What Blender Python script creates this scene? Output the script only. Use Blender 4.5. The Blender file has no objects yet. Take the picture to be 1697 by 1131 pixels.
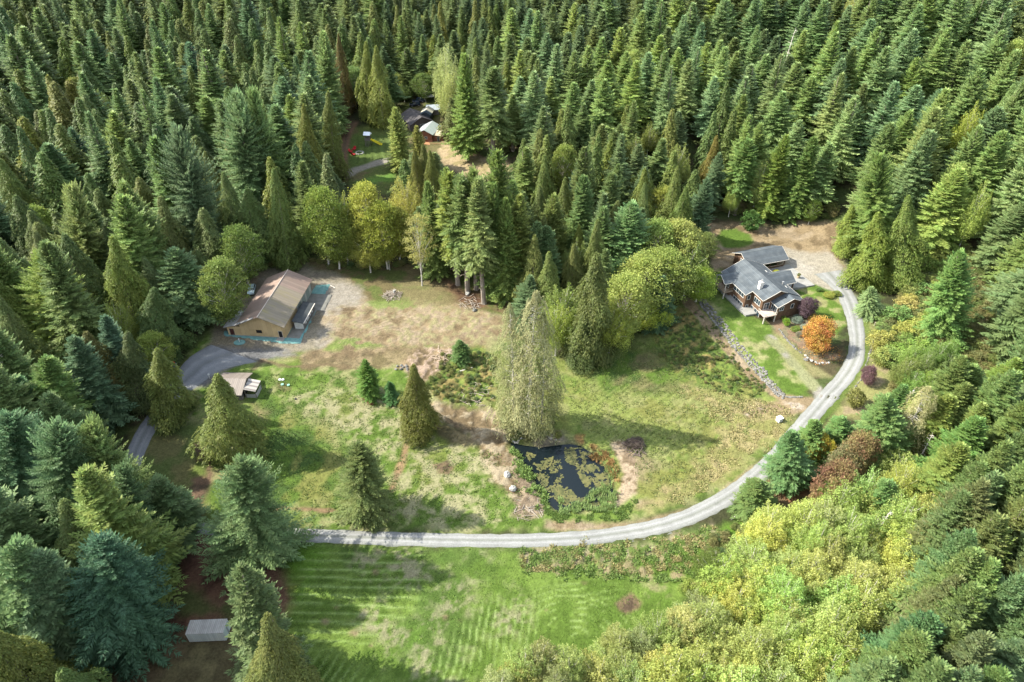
import bpy, math, random
import numpy as np
from mathutils import Vector, Matrix

random.seed(7)
rng = np.random.default_rng(7)
R = math.radians
scn = bpy.context.scene
COL = scn.collection

# ------------------------------------------------------------------ camera, sky, sun, exposure
CAMH, TILT, FOC = 108.0, R(38.0), 24 / 36 * 1697
cam_d = bpy.data.cameras.new('camera'); cam_d.lens = 24; cam_d.sensor_width = 36
cam_d.clip_start = 1; cam_d.clip_end = 20000
cam = bpy.data.objects.new('camera', cam_d); COL.objects.link(cam)
cam.location = (0, 0, CAMH); cam.rotation_euler = (R(90) - TILT, 0, 0)
scn.camera = cam

SUN_EL, SUN_AZ = R(42), R(174)            # azimuth: direction towards the sun, counter-clockwise from +X
sdir = Vector((math.cos(SUN_AZ) * math.cos(SUN_EL), math.sin(SUN_AZ) * math.cos(SUN_EL), math.sin(SUN_EL)))
w = bpy.data.worlds.new('World'); scn.world = w; w.use_nodes = True
nt = w.node_tree; nt.nodes.clear()
sky = nt.nodes.new('ShaderNodeTexSky'); sky.sky_type = 'NISHITA'; sky.sun_disc = False
sky.sun_elevation = SUN_EL; sky.sun_rotation = math.atan2(sdir.x, sdir.y)
sky.air_density = 1.0; sky.dust_density = 1.2; sky.ozone_density = 1.0
bg = nt.nodes.new('ShaderNodeBackground'); bg.inputs[1].default_value = 0.15
wo = nt.nodes.new('ShaderNodeOutputWorld')
# broken white cloud in the sky dome
wtc = nt.nodes.new('ShaderNodeTexCoord'); wn = nt.nodes.new('ShaderNodeTexNoise'); wn.inputs['Scale'].default_value = 2.6; wn.inputs['Detail'].default_value = 6
wr = nt.nodes.new('ShaderNodeValToRGB'); wr.color_ramp.elements[0].position = .42; wr.color_ramp.elements[1].position = .62
wm = nt.nodes.new('ShaderNodeMix'); wm.data_type = 'RGBA'; wm.inputs['B'].default_value = (5.6, 5.9, 6.2, 1)
nt.links.new(wtc.outputs['Generated'], wn.inputs['Vector']); nt.links.new(wn.outputs['Fac'], wr.inputs[0]); nt.links.new(wr.outputs[0], wm.inputs['Factor'])
nt.links.new(sky.outputs[0], wm.inputs['A']); nt.links.new(wm.outputs['Result'], bg.inputs[0]); nt.links.new(bg.outputs[0], wo.inputs[0])
sl = bpy.data.lights.new('sun', 'SUN'); sl.energy = 4.6; sl.angle = R(0.6); sl.color = (1.0, 0.95, 0.84)
so = bpy.data.objects.new('sun', sl); COL.objects.link(so); so.rotation_euler = sdir.to_track_quat('Z', 'Y').to_euler()
so.location = (-60, 100, 150)
scn.view_settings.view_transform = 'Standard'; scn.view_settings.look = 'None'
scn.view_settings.exposure = 1.5; scn.view_settings.gamma = 1.0
scn.cycles.max_bounces = 6; scn.cycles.diffuse_bounces = 3; scn.cycles.transmission_bounces = 3

# ------------------------------------------------------------------ noise and terrain
_tab = np.random.default_rng(11).random((256, 256))
def vnoise(x, y):
    xi = np.floor(x).astype(int); yi = np.floor(y).astype(int)
    fx = x - xi; fy = y - yi
    fx = fx * fx * (3 - 2 * fx); fy = fy * fy * (3 - 2 * fy)
    a = _tab[xi % 256, yi % 256]; b = _tab[(xi + 1) % 256, yi % 256]
    c = _tab[xi % 256, (yi + 1) % 256]; d = _tab[(xi + 1) % 256, (yi + 1) % 256]
    return (a * (1 - fx) + b * fx) * (1 - fy) + (c * (1 - fx) + d * fx) * fy
def fbm(x, y, s, o=4, seed=0):
    x = np.asarray(x, float) / s + seed * 17.3; y = np.asarray(y, float) / s + seed * 5.7
    v = 0; a = 0.5; t = 0
    for i in range(o):
        v = v + a * vnoise(x, y); t += a; a *= 0.5; x = x * 2.03 + 3.1; y = y * 2.03 + 7.7
    return v / t
def sstep(a, b, x):
    t = np.clip((x - a) / (b - a), 0, 1); return t * t * (3 - 2 * t)

def ray(px, py):
    u = (px - 848.5) / FOC; v = (py - 565.5) / FOC
    return u, math.cos(TILT) - v * math.sin(TILT), -math.sin(TILT) - v * math.cos(TILT)
def Gz(px, py, z):
    d = ray(px, py); t = (z - CAMH) / d[2]; return d[0] * t, d[1] * t
def P(x, y, z):
    a = y * math.cos(TILT) - (z - CAMH) * math.sin(TILT)
    b = y * math.sin(TILT) + (z - CAMH) * math.cos(TILT)
    return 848.5 + FOC * x / a, 565.5 - FOC * b / a, a

def seg_dist(x, y, pts, closed=True):
    """distance to a polyline, and the even-odd inside mask when closed"""
    x = np.asarray(x, float); y = np.asarray(y, float)
    best = np.full(x.shape, 1e18); ins = np.zeros(x.shape, bool)
    n = len(pts)
    for i in range(n if closed else n - 1):
        x0, y0 = pts[i]; x1, y1 = pts[(i + 1) % n]
        dx, dy = x1 - x0, y1 - y0
        L = dx * dx + dy * dy + 1e-12
        t = np.clip(((x - x0) * dx + (y - y0) * dy) / L, 0, 1)
        best = np.minimum(best, (x - x0 - t * dx) ** 2 + (y - y0 - t * dy) ** 2)
        if closed:
            c = ((y0 > y) != (y1 > y))
            with np.errstate(divide='ignore', invalid='ignore'):
                ins ^= c & (x < (x1 - x0) * (y - y0) / (y1 - y0 + 1e-18) + x0)
    d = np.sqrt(best)
    return np.where(ins, -d, d) if closed else d

_ctl = []
for px, py, z in [(600,700,0),(850,885,0),(700,800,0),(500,640,.6),(960,690,.2),(760,640,.6),(880,760,0),
    (600,1000,-.6),(900,1000,-1.8),(1050,960,-2.6),(740,920,-.4),(500,950,0),(900,893,0),(1100,868,.8),(1250,770,1.8),(1350,660,3.2),
    (1420,560,4.6),(1405,480,5.4),(1330,430,5.6),(1270,385,6.2),(1190,400,5.0),(1200,510,3.0),(1300,620,3.2),(1240,560,3.0),
    (1150,520,2.4),(1210,620,1.8),(1100,600,1.2),(440,540,1.5),(520,500,1.5),(420,480,1.5),(398,650,1.0),(350,640,1.2),(620,250,3),(710,235,5),(690,175,6),
    (1200,200,18),(1600,100,46),(1400,60,46),(1150,40,42),(1697,10,60),(1697,300,26),(1697,500,15),(1697,800,8),(1697,1100,4),(1300,950,-1),(1100,1100,-3),(0,560,3),(0,900,1),(350,1050,0),
    (100,60,12),(420,40,16),(200,250,3),(848,40,30),(900,200,14),(1500,300,20),(620,60,16),(1480,620,7),(1420,720,4.5),(1150,800,.8),(1050,790,.3),(760,470,2.2),(650,480,1.8)]:
    a, b = Gz(px, py, z); _ctl.append((a, b, z))
_ctl = np.array(_ctl)
POND_PX = [(846,734),(862,737),(895,742),(925,737),(944,735),(963,738),(985,752),(1003,772),(1014,795),(1018,815),(1005,833),(985,843),(955,845),(925,847),(908,832),(895,815),(886,795),(876,778),(862,760),(850,746)]
POND = [Gz(px, py, -0.6) for px, py in POND_PX]
WALL_PX = [(1156,492),(1175,516),(1200,548),(1225,580),(1255,613),(1278,640),(1293,655),(1318,659)]
WALL = [Gz(px, py, 2.2) for px, py in WALL_PX]
def H(x, y):
    x = np.asarray(x, float); y = np.asarray(y, float)
    num = 0; den = 0
    for cx, cy, cz in _ctl:
        r = np.hypot(cx, cy)
        eps = 100 if r < 260 else 2500
        wgt = 1.0 / ((x - cx) ** 2 + (y - cy) ** 2 + eps) ** 1.6 * (1 if r < 260 else 4)
        num = num + wgt * cz; den = den + wgt
    z = num / den
    far = np.clip((np.hypot(x, y) - 500) / 2500, 0, 1)
    z = z * (1 - far) + far * 10
    # terrace held by the rock wall
    near = (x > 30) & (x < 110) & (y > 100) & (y < 190)
    if np.any(near):
        d = seg_dist(x, y, WALL, False)
        best = np.full(np.shape(x), 1e18); side = np.zeros(np.shape(x))
        for i in range(len(WALL) - 1):
            x0, y0 = WALL[i]; x1, y1 = WALL[i + 1]; dx, dy = x1 - x0, y1 - y0
            t = np.clip(((x - x0) * dx + (y - y0) * dy) / (dx * dx + dy * dy), 0, 1)
            dd = (x - x0 - t * dx) ** 2 + (y - y0 - t * dy) ** 2
            s = dx * (y - y0) - dy * (x - x0)
            side = np.where(dd < best, s, side); best = np.minimum(best, dd)
        sd = np.where(side > 0, d, -d)
        ef = sstep(1, 9, np.hypot(x - WALL[-1][0], y - WALL[-1][1])) * sstep(0, 7, np.hypot(x - WALL[0][0], y - WALL[0][1]))
        z = z + ef * (0.75 * sstep(-0.9, 0.9, sd) * (1 - sstep(2, 16, d)) - 0.45 * (1 - sstep(-0.9, 0.9, sd)) * (1 - sstep(2, 10, d)))
    nearp = (x > -10) & (x < 40) & (y > 60) & (y < 125)
    if np.any(nearp):
        d = seg_dist(x, y, POND)
        z = z - 1.9 * (1 - sstep(-2.4, 1.6, d))
    return z
def Hs(x, y): return float(H(np.array([x]), np.array([y]))[0])
def G(px, py, off=0.0):
    z = 0.0
    for i in range(14):
        x, y = Gz(px, py, z + off); z = 0.4 * z + 0.6 * Hs(x, y)
    x, y = Gz(px, py, z + off)
    return x, y, z
def Gv(pts):
    """many pixels to ground at once"""
    p = np.array(pts, float); z = np.zeros(len(p))
    u = (p[:, 0] - 848.5) / FOC; v = (p[:, 1] - 565.5) / FOC
    dx, dy, dz = u, math.cos(TILT) - v * math.sin(TILT), -math.sin(TILT) - v * math.cos(TILT)
    for i in range(14):
        t = (z - CAMH) / dz; z = 0.4 * z + 0.6 * H(dx * t, dy * t)
    t = (z - CAMH) / dz
    return dx * t, dy * t, z
def Wp(pts):
    x, y, z = Gv(pts); return list(zip(x, y))

# ------------------------------------------------------------------ helpers
def tag(o, label=None, cat=None, group=None, kind=None):
    if label: o['label'] = label
    if cat: o['category'] = cat
    if group: o['group'] = group
    if kind: o['kind'] = kind
    return o
def empty(name, loc, rz=0.0):
    o = bpy.data.objects.new(name, None); COL.objects.link(o)
    o.location = loc; o.rotation_euler = (0, 0, rz); o.empty_display_size = 0.5
    return o
def link(name, me, mat=None, parent=None):
    o = bpy.data.objects.new(name, me); COL.objects.link(o)
    if mat is not None and not me.materials: me.materials.append(mat)
    if parent is not None: o.parent = parent
    return o
def mesh_np(name, V, F, attr=None, smooth=False):
    """V (n,3), F (m,k) all same k"""
    me = bpy.data.meshes.new(name)
    V = np.asarray(V, np.float32); F = np.asarray(F, np.int32)
    me.vertices.add(len(V)); me.vertices.foreach_set('co', V.ravel())
    k = F.shape[1]
    me.loops.add(F.size); me.loops.foreach_set('vertex_index', F.ravel())
    me.polygons.add(len(F)); me.polygons.foreach_set('loop_start', np.arange(0, F.size, k, dtype=np.int32))
    if smooth: me.polygons.foreach_set('use_smooth', np.ones(len(F), bool))
    if attr:
        for an, av in attr.items():
            av = np.asarray(av, np.float32)
            if av.ndim == 1:
                a = me.attributes.new(an, 'FLOAT', 'POINT'); a.data.foreach_set('value', av)
            else:
                a = me.attributes.new(an, 'FLOAT_COLOR', 'POINT'); a.data.foreach_set('color', av.ravel())
    me.update(calc_edges=True)
    return me

class MB:
    def __init__(s): s.v = []; s.f = []
    def add(s, vs, fs):
        o = len(s.v); s.v += [tuple(v) for v in vs]; s.f += [tuple(i + o for i in f) for f in fs]; return s
    def box(s, x0, x1, y0, y1, z0, z1):
        return s.add([(x0,y0,z0),(x1,y0,z0),(x1,y1,z0),(x0,y1,z0),(x0,y0,z1),(x1,y0,z1),(x1,y1,z1),(x0,y1,z1)],
                     [(3,2,1,0),(4,5,6,7),(0,1,5,4),(1,2,6,5),(2,3,7,6),(3,0,4,7)])
    def prism(s, poly, z0, z1):
        n = len(poly)
        return s.add([(x, y, z0) for x, y in poly] + [(x, y, z1) for x, y in poly],
                     [tuple(range(n - 1, -1, -1)), tuple(range(n, 2 * n))] + [(i, (i + 1) % n, n + (i + 1) % n, n + i) for i in range(n)])
    def slab(s, pts, th):
        """a flat polygon given its upper face, thickened straight down"""
        n = len(pts)
        return s.add([tuple(p) for p in pts] + [(p[0], p[1], p[2] - th) for p in pts],
                     [tuple(range(n)), tuple(range(2 * n - 1, n - 1, -1))] + [(i, n + i, n + (i + 1) % n, (i + 1) % n) for i in range(n)])
    def bar(s, a, b, r, n=6, r2=None):
        a = Vector(a); b = Vector(b); d = (b - a).normalized(); r2 = r if r2 is None else r2
        u = d.orthogonal().normalized(); v = d.cross(u)
        vs = [a + (u * math.cos(2*math.pi*i/n) + v * math.sin(2*math.pi*i/n)) * r for i in range(n)]
        vs += [b + (u * math.cos(2*math.pi*i/n) + v * math.sin(2*math.pi*i/n)) * r2 for i in range(n)]
        return s.add(vs, [(i, (i+1) % n, n + (i+1) % n, n + i) for i in range(n)] + [tuple(range(n-1, -1, -1)), tuple(range(n, 2*n))])
    def rock(s, x, y, z, r, seed, flat=0.7):
        rd = random.Random(seed); vs = []; fs = []
        nr, ns = 4, 7
        for i in range(nr + 1):
            ph = math.pi * i / nr
            for j in range(ns):
                th = 2 * math.pi * j / ns + (i % 2) * .4; q = r * rd.uniform(.72, 1.12)
                vs.append((x + q * math.sin(ph) * math.cos(th), y + q * math.sin(ph) * math.sin(th), z + flat * q * math.cos(ph)))
        for i in range(nr):
            for j in range(ns):
                fs.append((i*ns + j, i*ns + (j+1) % ns, (i+1)*ns + (j+1) % ns, (i+1)*ns + j)[::-1])
        return s.add(vs, fs)
    def build(s, name, mat, parent=None, bevel=0):
        me = bpy.data.meshes.new(name); me.from_pydata(s.v, [], s.f); me.update()
        o = link(name, me, mat, parent)
        if bevel:
            b = o.modifiers.new('bevel', 'BEVEL'); b.width = bevel; b.segments = 2
        return o

# ------------------------------------------------------------------ materials
def mat(name, c, rough=0.8, c2=None, nscale=2.0, bump=0.0, metal=0.0, spec=0.3, detail=5, stretch=None, lo=.35, hi=.65):
    m = bpy.data.materials.new(name); m.use_nodes = True; t = m.node_tree; b = t.nodes['Principled BSDF']
    b.inputs['Roughness'].default_value = rough; b.inputs['Metallic'].default_value = metal
    b.inputs['Specular IOR Level'].default_value = spec
    b.inputs['Base Color'].default_value = (*c, 1)
    if c2 is not None or bump:
        tc = t.nodes.new('ShaderNodeTexCoord'); mp = t.nodes.new('ShaderNodeMapping')
        if stretch: mp.inputs['Scale'].default_value = stretch
        n = t.nodes.new('ShaderNodeTexNoise'); n.inputs['Scale'].default_value = nscale; n.inputs['Detail'].default_value = detail
        t.links.new(tc.outputs['Object'], mp.inputs[0]); t.links.new(mp.outputs[0], n.inputs['Vector'])
        if c2 is not None:
            r = t.nodes.new('ShaderNodeValToRGB'); r.color_ramp.elements[0].position = lo; r.color_ramp.elements[1].position = hi
            r.color_ramp.elements[0].color = (*c, 1); r.color_ramp.elements[1].color = (*c2, 1)
            t.links.new(n.outputs['Fac'], r.inputs[0]); t.links.new(r.outputs[0], b.inputs['Base Color'])
        if bump:
            bp = t.nodes.new('ShaderNodeBump'); bp.inputs['Strength'].default_value = bump; bp.inputs['Distance'].default_value = 0.1
            t.links.new(n.outputs['Fac'], bp.inputs['Height']); t.links.new(bp.outputs[0], b.inputs['Normal'])
    return m
def striped(name, c, c2, axis, period, rough=0.7, dirt=None, dscale=.4, depth=.3, frac=.12, spec=.3, metal=0, dlo=.45, dhi=.7, var=.10, dst=None):
    """boards or corrugation: narrow lines of c2 every `period` metres along axis, patches of dirt"""
    m = bpy.data.materials.new(name); m.use_nodes = True; t = m.node_tree; b = t.nodes['Principled BSDF']
    b.inputs['Roughness'].default_value = rough; b.inputs['Specular IOR Level'].default_value = spec; b.inputs['Metallic'].default_value = metal
    tc = t.nodes.new('ShaderNodeTexCoord'); sp = t.nodes.new('ShaderNodeSeparateXYZ'); t.links.new(tc.outputs['Object'], sp.inputs[0])
    d = t.nodes.new('ShaderNodeMath'); d.operation = 'DIVIDE'; d.inputs[1].default_value = period; t.links.new(sp.outputs[axis], d.inputs[0])
    fr = t.nodes.new('ShaderNodeMath'); fr.operation = 'FRACT'; t.links.new(d.outputs[0], fr.inputs[0])
    lt = t.nodes.new('ShaderNodeMath'); lt.operation = 'LESS_THAN'; lt.inputs[1].default_value = frac; t.links.new(fr.outputs[0], lt.inputs[0])
    fl = t.nodes.new('ShaderNodeMath'); fl.operation = 'FLOOR'; t.links.new(d.outputs[0], fl.inputs[0])
    wn = t.nodes.new('ShaderNodeTexWhiteNoise'); wn.noise_dimensions = '1D'; t.links.new(fl.outputs[0], wn.inputs['W'])
    n = t.nodes.new('ShaderNodeTexNoise'); n.inputs['Scale'].default_value = dscale; n.inputs['Detail'].default_value = 8
    mp = t.nodes.new('ShaderNodeMapping'); mp.inputs['Scale'].default_value = dst or (1, 1, 1); t.links.new(tc.outputs['Object'], mp.inputs[0]); t.links.new(mp.outputs[0], n.inputs['Vector'])
    r = t.nodes.new('ShaderNodeValToRGB'); r.color_ramp.elements[0].position = dlo; r.color_ramp.elements[1].position = dhi
    r.color_ramp.elements[0].color = (*c, 1); r.color_ramp.elements[1].color = (*(dirt or c), 1); t.links.new(n.outputs['Fac'], r.inputs[0])
    mx = t.nodes.new('ShaderNodeMix'); mx.data_type = 'RGBA'; mx.inputs['B'].default_value = (*c2, 1)
    m1 = t.nodes.new('ShaderNodeMath'); m1.operation = 'MULTIPLY'; m1.inputs[1].default_value = .8; t.links.new(lt.outputs[0], m1.inputs[0])
    t.links.new(m1.outputs[0], mx.inputs['Factor']); t.links.new(r.outputs[0], mx.inputs['A'])
    hs = t.nodes.new('ShaderNodeHueSaturation'); mr = t.nodes.new('ShaderNodeMapRange'); mr.inputs['To Min'].default_value = 1 - var; mr.inputs['To Max'].default_value = 1 + var
    t.links.new(wn.outputs['Value'], mr.inputs[0]); t.links.new(mr.outputs[0], hs.inputs['Value']); t.links.new(mx.outputs['Result'], hs.inputs['Color'])
    t.links.new(hs.outputs[0], b.inputs['Base Color'])
    bp = t.nodes.new('ShaderNodeBump'); bp.inputs['Strength'].default_value = depth; bp.inputs['Distance'].default_value = .05; bp.invert = True
    t.links.new(lt.outputs[0], bp.inputs['Height']); t.links.new(bp.outputs[0], b.inputs['Normal'])
    return m

def foliage(name, cols, trans=0.35, spread=.28, hue=.016):
    """leaf material: palette over Object Info random, times object colour, times per-leaf value"""
    m = bpy.data.materials.new(name); m.use_nodes = True; t = m.node_tree
    b = t.nodes['Principled BSDF']; b.inputs['Roughness'].default_value = 0.55; b.inputs['Specular IOR Level'].default_value = 0.25
    oi = t.nodes.new('ShaderNodeObjectInfo'); r = t.nodes.new('ShaderNodeValToRGB')
    els = r.color_ramp.elements
    while len(els) < len(cols): els.new(0.5)
    for i, c in enumerate(cols):
        els[i].position = i / max(1, len(cols) - 1); els[i].color = (*c, 1)
    t.links.new(oi.outputs['Random'], r.inputs[0])
    m1 = t.nodes.new('ShaderNodeMix'); m1.data_type = 'RGBA'; m1.blend_type = 'MULTIPLY'; m1.inputs['Factor'].default_value = 1
    t.links.new(r.outputs[0], m1.inputs['A']); t.links.new(oi.outputs['Color'], m1.inputs['B'])
    at = t.nodes.new('ShaderNodeAttribute'); at.attribute_name = 'lv'
    mr = t.nodes.new('ShaderNodeMapRange'); mr.inputs['To Min'].default_value = 1 - spread; mr.inputs['To Max'].default_value = 1 + spread * 1.5
    t.links.new(at.outputs['Fac'], mr.inputs[0])
    hs = t.nodes.new('ShaderNodeHueSaturation'); t.links.new(mr.outputs[0], hs.inputs['Value']); t.links.new(m1.outputs['Result'], hs.inputs['Color'])
    at2 = t.nodes.new('ShaderNodeAttribute'); at2.attribute_name = 'hv'
    mr2 = t.nodes.new('ShaderNodeMapRange'); mr2.inputs['To Min'].default_value = .5 - hue; mr2.inputs['To Max'].default_value = .5 + hue * .8
    t.links.new(at2.outputs['Fac'], mr2.inputs[0]); t.links.new(mr2.outputs[0], hs.inputs['Hue'])
    t.links.new(hs.outputs[0], b.inputs['Base Color'])
    tr = t.nodes.new('ShaderNodeBsdfTranslucent'); t.links.new(hs.outputs[0], tr.inputs['Color'])
    mx = t.nodes.new('ShaderNodeMixShader'); mx.inputs[0].default_value = trans
    t.links.new(b.outputs[0], mx.inputs[1]); t.links.new(tr.outputs[0], mx.inputs[2])
    t.links.new(mx.outputs[0], t.nodes['Material Output'].inputs[0])
    return m

M_fir = foliage('fir_needles', [(.128,.180,.062),(.158,.205,.066),(.120,.178,.082),(.178,.215,.070),(.132,.185,.082)], .42)
M_cedar = foliage('cedar_sprays', [(.105,.145,.040),(.135,.165,.050),(.095,.145,.050),(.150,.160,.056),(.125,.165,.052)], .42)
M_alder = foliage('alder_leaves', [(.19,.23,.06),(.24,.28,.07),(.27,.28,.08),(.18,.23,.065)], .45)
M_yellow = foliage('yellow_leaves', [(.39,.45,.12),(.46,.49,.14),(.37,.44,.13),(.42,.46,.15),(.34,.41,.12)], .5, .22, .012)
M_shrub = foliage('shrub_leaves', [(.12,.17,.05),(.18,.21,.06),(.22,.20,.08),(.10,.16,.06)], .35)
M_white = foliage('plain_leaves', [(1,1,1),(1,1,1)], .35, .40, .05)
M_thin = foliage('thin_cedar_sprays', [(.29,.285,.135),(.30,.295,.14)], .42)
M_bark = mat('bark', (.16,.13,.10), .95, (.26,.22,.18), 3, .5, stretch=(1,1,.25))
M_pale = mat('pale_bark', (.42,.38,.33), .9, (.62,.58,.52), 4, .3, stretch=(1,1,.4))

# ------------------------------------------------------------------ tree meshes
def kites(base, dirn, length, width, fold, roll=None, seed=0):
    """leaf-shaped quads: base point, unit direction, length, width; folded like a shallow roof"""
    r = np.random.default_rng(seed)
    n = len(base); d = dirn / (np.linalg.norm(dirn, axis=1, keepdims=True) + 1e-9)
    up = np.tile(np.array([0, 0, 1.0]), (n, 1))
    side = np.cross(d, up); sl_ = np.linalg.norm(side, axis=1, keepdims=True)
    rnd = r.normal(size=(n, 3)); side = np.where(sl_ < .25, np.cross(d, rnd), side)
    side /= (np.linalg.norm(side, axis=1, keepdims=True) + 1e-9)
    nor = np.cross(side, d)
    if roll is None: roll = r.normal(0, .5, n)
    cr, sr = np.cos(roll)[:, None], np.sin(roll)[:, None]
    sd = side * cr + nor * sr; nn = np.cross(sd, d)
    L = length[:, None]; W = width[:, None]
    v0 = base; v2 = base + d * L
    mid = base + d * L * .45 - nn * (fold * W)
    v1 = mid + sd * W * .5; v3 = mid - sd * W * .5
    V = np.stack([v0, v1, v2, v3], 1).reshape(-1, 3)
    F = np.arange(4 * n).reshape(n, 4)
    return V, F
def crown_mesh(name, V, F, lv, hv):
    return mesh_np(name, V, F, {'lv': np.repeat(lv, 4), 'hv': np.repeat(hv, 4)})

def fir_mesh(name, seed, Hh=25, Rr=4.2, nb=240, m=8, z0=.10, droop=.35, irr=.18, wide=1.0, hang=True, power=.8, clump=1.0, tl=.34):
    r = np.random.default_rng(seed)
    B, D, L, W, LV, HV = [], [], [], [], [], []
    zb = Hh * z0
    gz = r.random(40) * .5 + .75
    for i in range(nb):
        t = (i + r.random()) / nb; t = t ** .92
        z = zb + (Hh * .985 - zb) * t
        az = i * 2.39996 + r.normal(0, .25)
        lump = 1 + irr * math.sin(az * 2 + seed + z * .35) + irr * .7 * math.sin(az * 3 - z * .6 + seed * 2.1)
        Lb = Rr * ((1 - t) ** power * .97 + .035) * r.uniform(.68, 1.12) * lump * gz[int(t * 39)] ** .35
        if t < .15: Lb *= .75 + .25 * t / .15
        e0 = -.12 + 1.0 * t ** 1.8 + r.normal(0, .08)
        out = np.array([math.cos(az), math.sin(az), 0.]); per = np.array([-out[1], out[0], 0.])
        mm = max(3, int(m * (.45 + .75 * Lb / Rr)))
        s = np.clip(np.linspace(.12, 1, mm) + r.uniform(-.03, .03, mm), .05, 1)
        pz = Lb * (s * math.tan(e0) - droop * s ** 2 * (1 - .8 * t) + .16 * s ** 4)
        P_ = out[None] * (s * Lb)[:, None] + np.array([0, 0, z]) + np.array([0, 0, 1.])[None] * pz[:, None]
        slope = (math.tan(e0) - 2 * droop * s * (1 - .8 * t) + .64 * s ** 3)
        tan = out[None] + np.array([0, 0, 1.])[None] * slope[:, None]; tan /= np.linalg.norm(tan, axis=1, keepdims=True)
        lt = (tl * Lb * (1 - s) ** .7 + .38 * min(1, tl / .34 + .15)) * r.uniform(.75, 1.25, mm)
        bl = r.random(); bh = r.random()
        for sg in (1, -1):
            dd = tan * .66 + sg * per[None] * .75 + np.array([0, 0, -.10]) + r.normal(0, .12, (mm, 3))
            B.append(P_); D.append(dd); L.append(lt); W.append((.18 * lt + .06) * wide)
            LV.append(np.clip(.25 + .5 * bl + r.normal(0, .16, mm), 0, 1)); HV.append(np.full(mm, bh))
        if hang:
            dd = tan * .5 + np.array([0, 0, -.85]) + r.normal(0, .25, (mm, 3))
            B.append(P_); D.append(dd); L.append(lt * .75); W.append((.24 * lt + .08) * wide)
            LV.append(np.clip(.15 + .5 * bl + r.normal(0, .16, mm), 0, 1)); HV.append(np.full(mm, bh))
        B.append(P_[-1:]); D.append(tan[-1:] + np.array([[0, 0, .15]])); L.append(np.array([.6])); W.append(np.array([.22 * wide]))
        LV.append(np.array([.9])); HV.append(np.array([bh]))
    k = 8                                                    # leader
    B.append(np.stack([np.zeros(k), np.zeros(k), np.linspace(Hh * .955, Hh * .99, k)], 1))
    a = np.arange(k) * 2.4; D.append(np.stack([np.cos(a) * .5, np.sin(a) * .5, np.ones(k)], 1)); L.append(np.full(k, .6)); W.append(np.full(k, .22))
    LV.append(np.full(k, .8)); HV.append(np.full(k, .5))
    B = np.concatenate(B); D = np.concatenate(D); L = np.concatenate(L); W = np.concatenate(W)
    V, F = kites(B, D, L, W, .22, None, seed)
    return crown_mesh(name, V, F, np.concatenate(LV), np.concatenate(HV))

def cedar_mesh(name, seed, Hh=25, Rr=4.5, nc=420, m=15, z0=.03, size=1.0, power=.85, irr=.14):
    r = np.random.default_rng(seed)
    B, D, L, W, LV, HV = [], [], [], [], [], []
    for i in range(nc):
        t = ((i + r.random()) / nc) ** 1.12
        z = Hh * (z0 + (.975 - z0) * t); az = i * 2.39996 + r.normal(0, .3)
        lump = 1 + irr * math.sin(az * 3 + seed + z * .5) + irr * math.sin(az * 2 - z * .35 + seed)
        prof = (1 - t) ** power * min(1, .62 + t * 3.2)
        rad = Rr * (prof + .03) * lump * (r.uniform(.80, 1.10) if r.random() < .8 else r.uniform(.5, .85))
        out = np.array([math.cos(az), math.sin(az), 0.]); per = np.array([-out[1], out[0], 0.])
        arc = (0.9 + 1.3 * (1 - t)) * r.uniform(.7, 1.3)
        s = r.random(m)
        c0 = out * max(.05, rad - .6 * arc * .7) + np.array([0, 0, z + arc * .55])
        Pp = c0[None] + out[None] * (s * arc * .62)[:, None] + np.array([0, 0, 1.])[None] * (-(s ** 1.3) * arc * 1.05)[:, None] + per[None] * (r.normal(0, .30, m) * arc * .6)[:, None]
        dd = out[None] * .62 + np.array([0, 0, -.75])[None] + per[None] * r.normal(0, .35, m)[:, None] + r.normal(0, .15, (m, 3))
        top = s < .15
        dd[top, 2] += .9
        ln = r.uniform(.55, 1.1, m) * (.55 + .5 * (1 - t)) * size
        B.append(Pp); D.append(dd); L.append(ln); W.append((.30 * ln + .12) * size)
        bl = r.random(); bh = r.random()
        LV.append(np.clip(.15 + .6 * bl + r.normal(0, .18, m), 0, 1)); HV.append(np.clip(bh + r.normal(0, .1, m), 0, 1))
    k = 14
    B.append(np.stack([np.zeros(k), np.zeros(k), np.linspace(Hh * .93, Hh * .985, k)], 1))
    a = np.arange(k) * 2.4; D.append(np.stack([np.cos(a) * .55, np.sin(a) * .55, np.ones(k) * .9], 1)); L.append(np.full(k, .6)); W.append(np.full(k, .25))
    LV.append(np.full(k, .8)); HV.append(np.full(k, .5))
    B = np.concatenate(B); D = np.concatenate(D); L = np.concatenate(L); W = np.concatenate(W)
    V, F = kites(B, D, L, W, .2, None, seed)
    return crown_mesh(name, V, F, np.concatenate(LV), np.concatenate(HV))

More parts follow.
